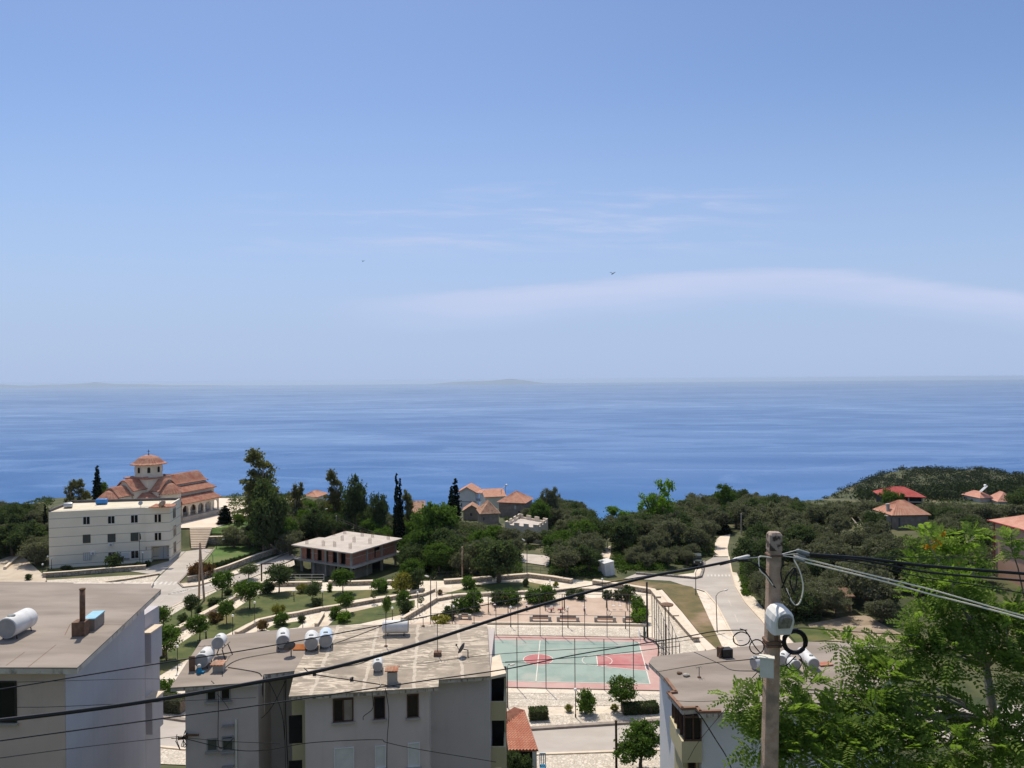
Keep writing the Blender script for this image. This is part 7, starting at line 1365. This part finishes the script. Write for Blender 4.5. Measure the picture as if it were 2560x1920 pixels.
cable('wire across the court toward the pale block roof', [(1263, 1655, 30), (1480, 1640, 34), (1700, 1615, 37)], .014, grp='wires over the court')
cable('sagging wire from the worn roof to the court lamp', [(1040, 1660, 36), (1260, 1634, 34), (1640, 1610, 36), (1812, 1584, 38)], .012, grp='wires over the court')
for i, (y0, y1, Y1, r, l, m) in enumerate(((1405, 1548, 15.4, .018, 'lower white cable running from the pole clamp toward the salmon house', 'cable_white'), (1397, 1541, 15.8, .016, 'upper white cable running beside its lower twin from the pole clamp', 'cable_white'))):
    cable(l, [(1985, y0 - 8, 16), (2012, y0, 16), (2060, y0 + 12, 16), (2200, y0 + 46, 15.9), (2320, y0 + 79 - i * 4, 15.8), (2450, y0 + 112, 15.6), (2590, y1 + 7, Y1)], r, m)
cable('thickest black cable bundle running from the grey clamp past the locust tree', [(2025, 1386, 16), (2080, 1390, 16), (2170, 1397, 16.1), (2300, 1413, 16.2), (2440, 1425, 16.3), (2600, 1437, 16.4)], .034)
cable('second black cable under the thickest bundle', [(2025, 1390, 16), (2150, 1400, 16), (2300, 1428, 16), (2440, 1442, 16), (2600, 1455, 16)], .024); cable('thin sagging black cable below the black bundles', [(2020, 1392, 16), (2150, 1408, 16), (2300, 1442, 16), (2440, 1463, 16), (2600, 1490, 16)], .012)
cable('hair-thin wire above the black bundles', [(2060, 1391, 16), (2300, 1394, 17), (2600, 1396, 18)], .007); cable('thin wire leaving the big coil toward the locust tree', [(1960, 1575, 16), (2010, 1570, 16), (2100, 1577, 16.2), (2300, 1590, 16.6)], .009)
cable('thick black cable dropping along the pale block front', [(1738, 1776, 38), (1752, 1790, 38), (1790, 1850, 38.2), (1815, 1890, 38.2), (1832, 1930, 38.2)], .03, grp='wires at the pale block')
cable('wire arching from the coils over the red-edged roof', [(1850, 1572, 16.2), (1866, 1580, 16.2), (1890, 1620, 16), (1922, 1650, 15.9), (1960, 1665, 16), (1990, 1640, 16)], .012)
cable('wire from the pale block roof corner to the meter box', [(1640, 1680, 36), (1760, 1660, 26), (1860, 1650, 19), (1905, 1645, 15.9)], .013, grp='wires at the pale block'); cable('slack wire over the red-edged roof under the meter box', [(1735, 1630, 30), (1800, 1660, 26), (1830, 1675, 22), (1900, 1678, 16)], .012, grp='wires at the pale block'); cable('wire along the front of the red-edged roof', [(1690, 1752, 37.5), (1740, 1754, 37.4), (1840, 1750, 30)], .012, grp='wires at the pale block'); cable('wire from the pole down to the pale block front', [(1930, 1640, 16), (1850, 1730, 26), (1750, 1850, 34), (1720, 1900, 36)], .012, grp='wires at the pale block')
def clampset(label, pts, r, m):
    root = thing('cable_clamp', label, 'clamp', P(*pts[0]), 'cable clamps at the concrete pole'); a, b = P(*pts[0]), P(*pts[1]); q = MB(); q.tube([a, a.lerp(b, .12), a.lerp(b, .88), b], [r * .5, r, r, r * .5], 10); q.build('sleeve', M[m], root); q = MB(); q.tube([a, a.lerp(at(1388, .1), .9)], .010, 5); q.build('hook', M['steel'], root)
clampset('grey sleeve clamp on the lower white cable', [(1985, 1394, 15.95), (2012, 1404, 15.95)], .032, 'grey_plastic'); clampset('grey sleeve clamp on the upper white cable', [(1990, 1385, 16.05), (2016, 1395, 16.05)], .03, 'grey_plastic'); clampset('long dark grey splice box on the black bundle beside the pole', [(1990, 1376, 16.1), (2026, 1387, 16.1)], .05, 'grey_plastic'); clampset('pale clamp holding the thick black cable on the other side of the pole', [(1832, 1399, 15.8), (1874, 1389, 15.9)], .03, 'lamp_white')
def coil(x, y, rx, ry, r, turns, label, Y=15.7, tilt=0.0, m='cable_black'):
    k = Y / F; rg = random.Random(int(x)); pts = []
    for i in range(int(turns * 18) + 1):
        a = 2 * math.pi * i / 18; j = 1 + (rg.uniform(-.045, .045) if turns < 8 else .14 * math.sin(i / 18 * 2.4 + math.sin(i * .21))); pts.append(P(x + rx * math.cos(a) * j, y + ry * math.sin(a) * j, Y + (i / 18) * r * (.7 if turns < 8 else .25) + math.sin(a + tilt) * .04))
    q = MB(); q.tube(pts, r, 6); return tag(q.build('cable_coil', M[m]), label, 'cable coil', 'coils of cable hanging at the concrete pole', 'thing')
coil(1854, 1597, 21, 17, .010, 3, 'thin wire coil hanging beside the lamp, the one with the wider ring'); coil(1892, 1617, 18, 18, .010, 3, 'thin wire coil overlapping the pole edge below the wider ring'); coil(1987, 1604, 27, 27, .022, 12, 'thick heavy black cable coil hanging beside the lamp'); coil(1985, 1655, 20, 22, .008, 2, 'loose thin wire loop hanging under the heavy black coil')
for pts, r, m, l in (([(1985, 1400, 15.9), (2000, 1430, 15.8), (2008, 1470, 15.8), (2000, 1505, 15.8), (1988, 1512, 15.8), (1975, 1495, 15.8), (1966, 1470, 15.9)], .014, 'cable_white', 'white cable loop hanging from the clamps at the pole'), ([(1962, 1395, 15.9), (1952, 1430, 15.8), (1960, 1465, 15.8), (1985, 1510, 15.8), (1995, 1490, 15.8)], .014, 'cable_black', 'black cable loop hanging inside the white loop'), ([(1990, 1420, 15.85), (1975, 1450, 15.8), (1985, 1480, 15.8), (1992, 1445, 15.8), (1985, 1420, 15.85), (1968, 1440, 15.8), (1955, 1470, 15.9)], .016, 'cable_black', 'tangled black cable loops beside the pole shaft'), ([(1800, 1412, 15.6), (1860, 1400, 15.75), (1900, 1420, 15.8), (1925, 1455, 15.85), (1945, 1475, 15.9)], .016, 'cable_black', 'black lead curving from the thick cable down onto the pole'), ([(1800, 1410, 15.6), (1850, 1402, 15.75), (1895, 1412, 15.8), (1925, 1448, 15.85), (1940, 1475, 15.9)], .012, 'cable_black', 'second black lead curving beside the first onto the pole')): cable(l, pts, r, m)
# wires fixed on the grey block
for pts, r, m in (([(528, 1702), (543, 1720), (546, 1760), (546, 1860), (560, 1868), (583, 1846)], .018, 'cable_black'), ([(543, 1735), (560, 1755), (574, 1775)], .014, 'cable_black')):
    q = MB(); q.tube(spline([P(a, b, L0[1] - .12) for a, b in pts], 6), r, 5); q.build('drop_cable', M[m], mb_)
for x, dx, r, m in ((657, -8, .022, 'cable_black'), (662, -6, .022, 'cable_white'), (715, 6, .026, 'cable_black'), (711, 4, .016, 'cable_black')):
    q = MB(); q.tube(spline([P(x, 1690, L1[1] + .2), P(x - 1, 1760, L1[1] + .9), P(x + dx * .2, 1840, L1[1] + 1.2), P(x + dx, 1935, L1[1] + 1.3)], 6), r, 5); q.build('drop_cable', M[m], mb_)
for pts in ([(664, 1690), (690, 1740), (706, 1790), (712, 1850)], [(715, 1700), (690, 1750), (660, 1790), (600, 1830), (520, 1845)], [(963, 1720), (972, 1780), (968, 1850), (967, 1930)], [(930, 1728), (932, 1770), (910, 1790), (908, 1800)]):
    q = MB(); q.tube(spline([P(a, b, R0[1] - .15 if a > 760 else L1[1] + .5) for a, b in pts], 6), .018, 5); q.build('drop_cable', M['cable_black'], mb_)
br = thing('cable_bracket', 'tangle of wires and insulators bolted to the corner of the grey block', 'bracket', P(457, 1845, L0[1] - .1)); q = MB(); bc = P(457, 1845, L0[1] - .1); q.box(bc, (.5, .1, .12), .3); q.box(bc + Vector((.5, 0, .15)), (.7, .08, .1)); q.build('bracket_bar', M['rust'], br); rg = random.Random(3)
for i in range(7): q = MB(); p = bc + Vector((rg.uniform(-.35, .3), 0, rg.uniform(-.3, .35))); q.tube(spline([p, p + Vector((rg.uniform(-.3, .2), -.1, rg.uniform(-.3, .2))), p + Vector((rg.uniform(-.3, .3), -.05, rg.uniform(-.7, -.1))), p + Vector((rg.uniform(-.2, .3), 0, -.2))], 5), .02, 5); q.build('wire_loop', M['cable_black'], br)
for pts, l in (([(965, 1560, ZM), (900, 1586, ZM), (815, 1616, ZM)], 'wire lying from the crosswise tank to the blue tank'), ([(700, 1629, ZM), (600, 1648, ZM), (560, 1672, ZM), (556, 1690, ZM)], 'wire lying across the left half of the grey roof from the dish'), ([(760, 1670, ZM), (785, 1685, ZM), (880, 1700, ZM), (1000, 1718, ZM)], 'wire lying through the small junction blocks on the worn roof'), ([(935, 1645, ZM), (880, 1663, ZM), (760, 1672, ZM)], 'wire lying from the small pale tank over the worn roof'), ([(570, 1668, ZM), (640, 1680, ZM), (655, 1690, ZM)], 'wires lying from the raised tank to the roof edge')):
    q = MB(); q.tube(spline([PZ(a, b, z + .03) for a, b, z in pts], 8), .02, 5); tag(q.build('roof_wire', M['cable_black']), l.replace(' left half of the', ''), 'cable', 'wires lying on the grey block roof', 'thing')
# wires behind the unfinished house
for y in (0, 5): cable('pale line running from the wooden pole down past the green tree' if not y else 'second pale line under the first past the green tree', [(841, 1293 + y, 164), (900, 1318 + y, 160), (960, 1338 + y, 156), (1000, 1352 + y, 152)], .03, 'fence_metal', grp='lines behind the unfinished house')

for x, Y_, s_, l in ((1283, 55.3, 1.0, 'dark bush in the shade under the tiled eave'), (1306, 55.1, .8, 'second dark bush under the tiled eave, nearer the white pillar')):
    X_ = (x - PW / 2) * Y_ / F; plant('shrub_dark', X_, Y_, P(x, 1915, Y_).z - .6, s_, l, 'shrub', 'shrub', 'bushes under the tiled eave', s_ * 1.3, 'foliage', 'stems')
# pipes lying on the roofs
for pts, l in (([(830, 1610), (905, 1600), (960, 1590)], 'pale water pipe from the blue tank toward the crosswise tank'), ([(948, 1692), (952, 1712), (940, 1722)], 'short pipe below the small pale tank')):
    q = MB(); q.tube([PZ(x, y, ZM + .05) for x, y in pts], .022, 6); solid(q.build('water_pipe', M['concrete']), l, 'pipe', 'pipes on the grey block roof')
# ================================================================ HAZE
HZ = MB(); HZ.prism([(-75000, -300), (75000, -300), (75000, 70000), (-75000, 70000)], -230, 39); hz_ = HZ.build('haze', None)
hm = bpy.data.materials.new('haze_air'); hm.use_nodes = True; t = hm.node_tree; t.nodes.clear(); o = t.nodes.new('ShaderNodeOutputMaterial'); vp = t.nodes.new('ShaderNodeVolumePrincipled')
vp.inputs['Density'].default_value = 3.2e-5; vp.inputs['Color'].default_value = (.66, .81, 1, 1); vp.inputs['Anisotropy'].default_value = .3; t.links.new(vp.outputs[0], o.inputs['Volume']); hz_.data.materials.append(hm); tag(hz_, 'thin blue sea haze', 'haze', None, 'stuff')
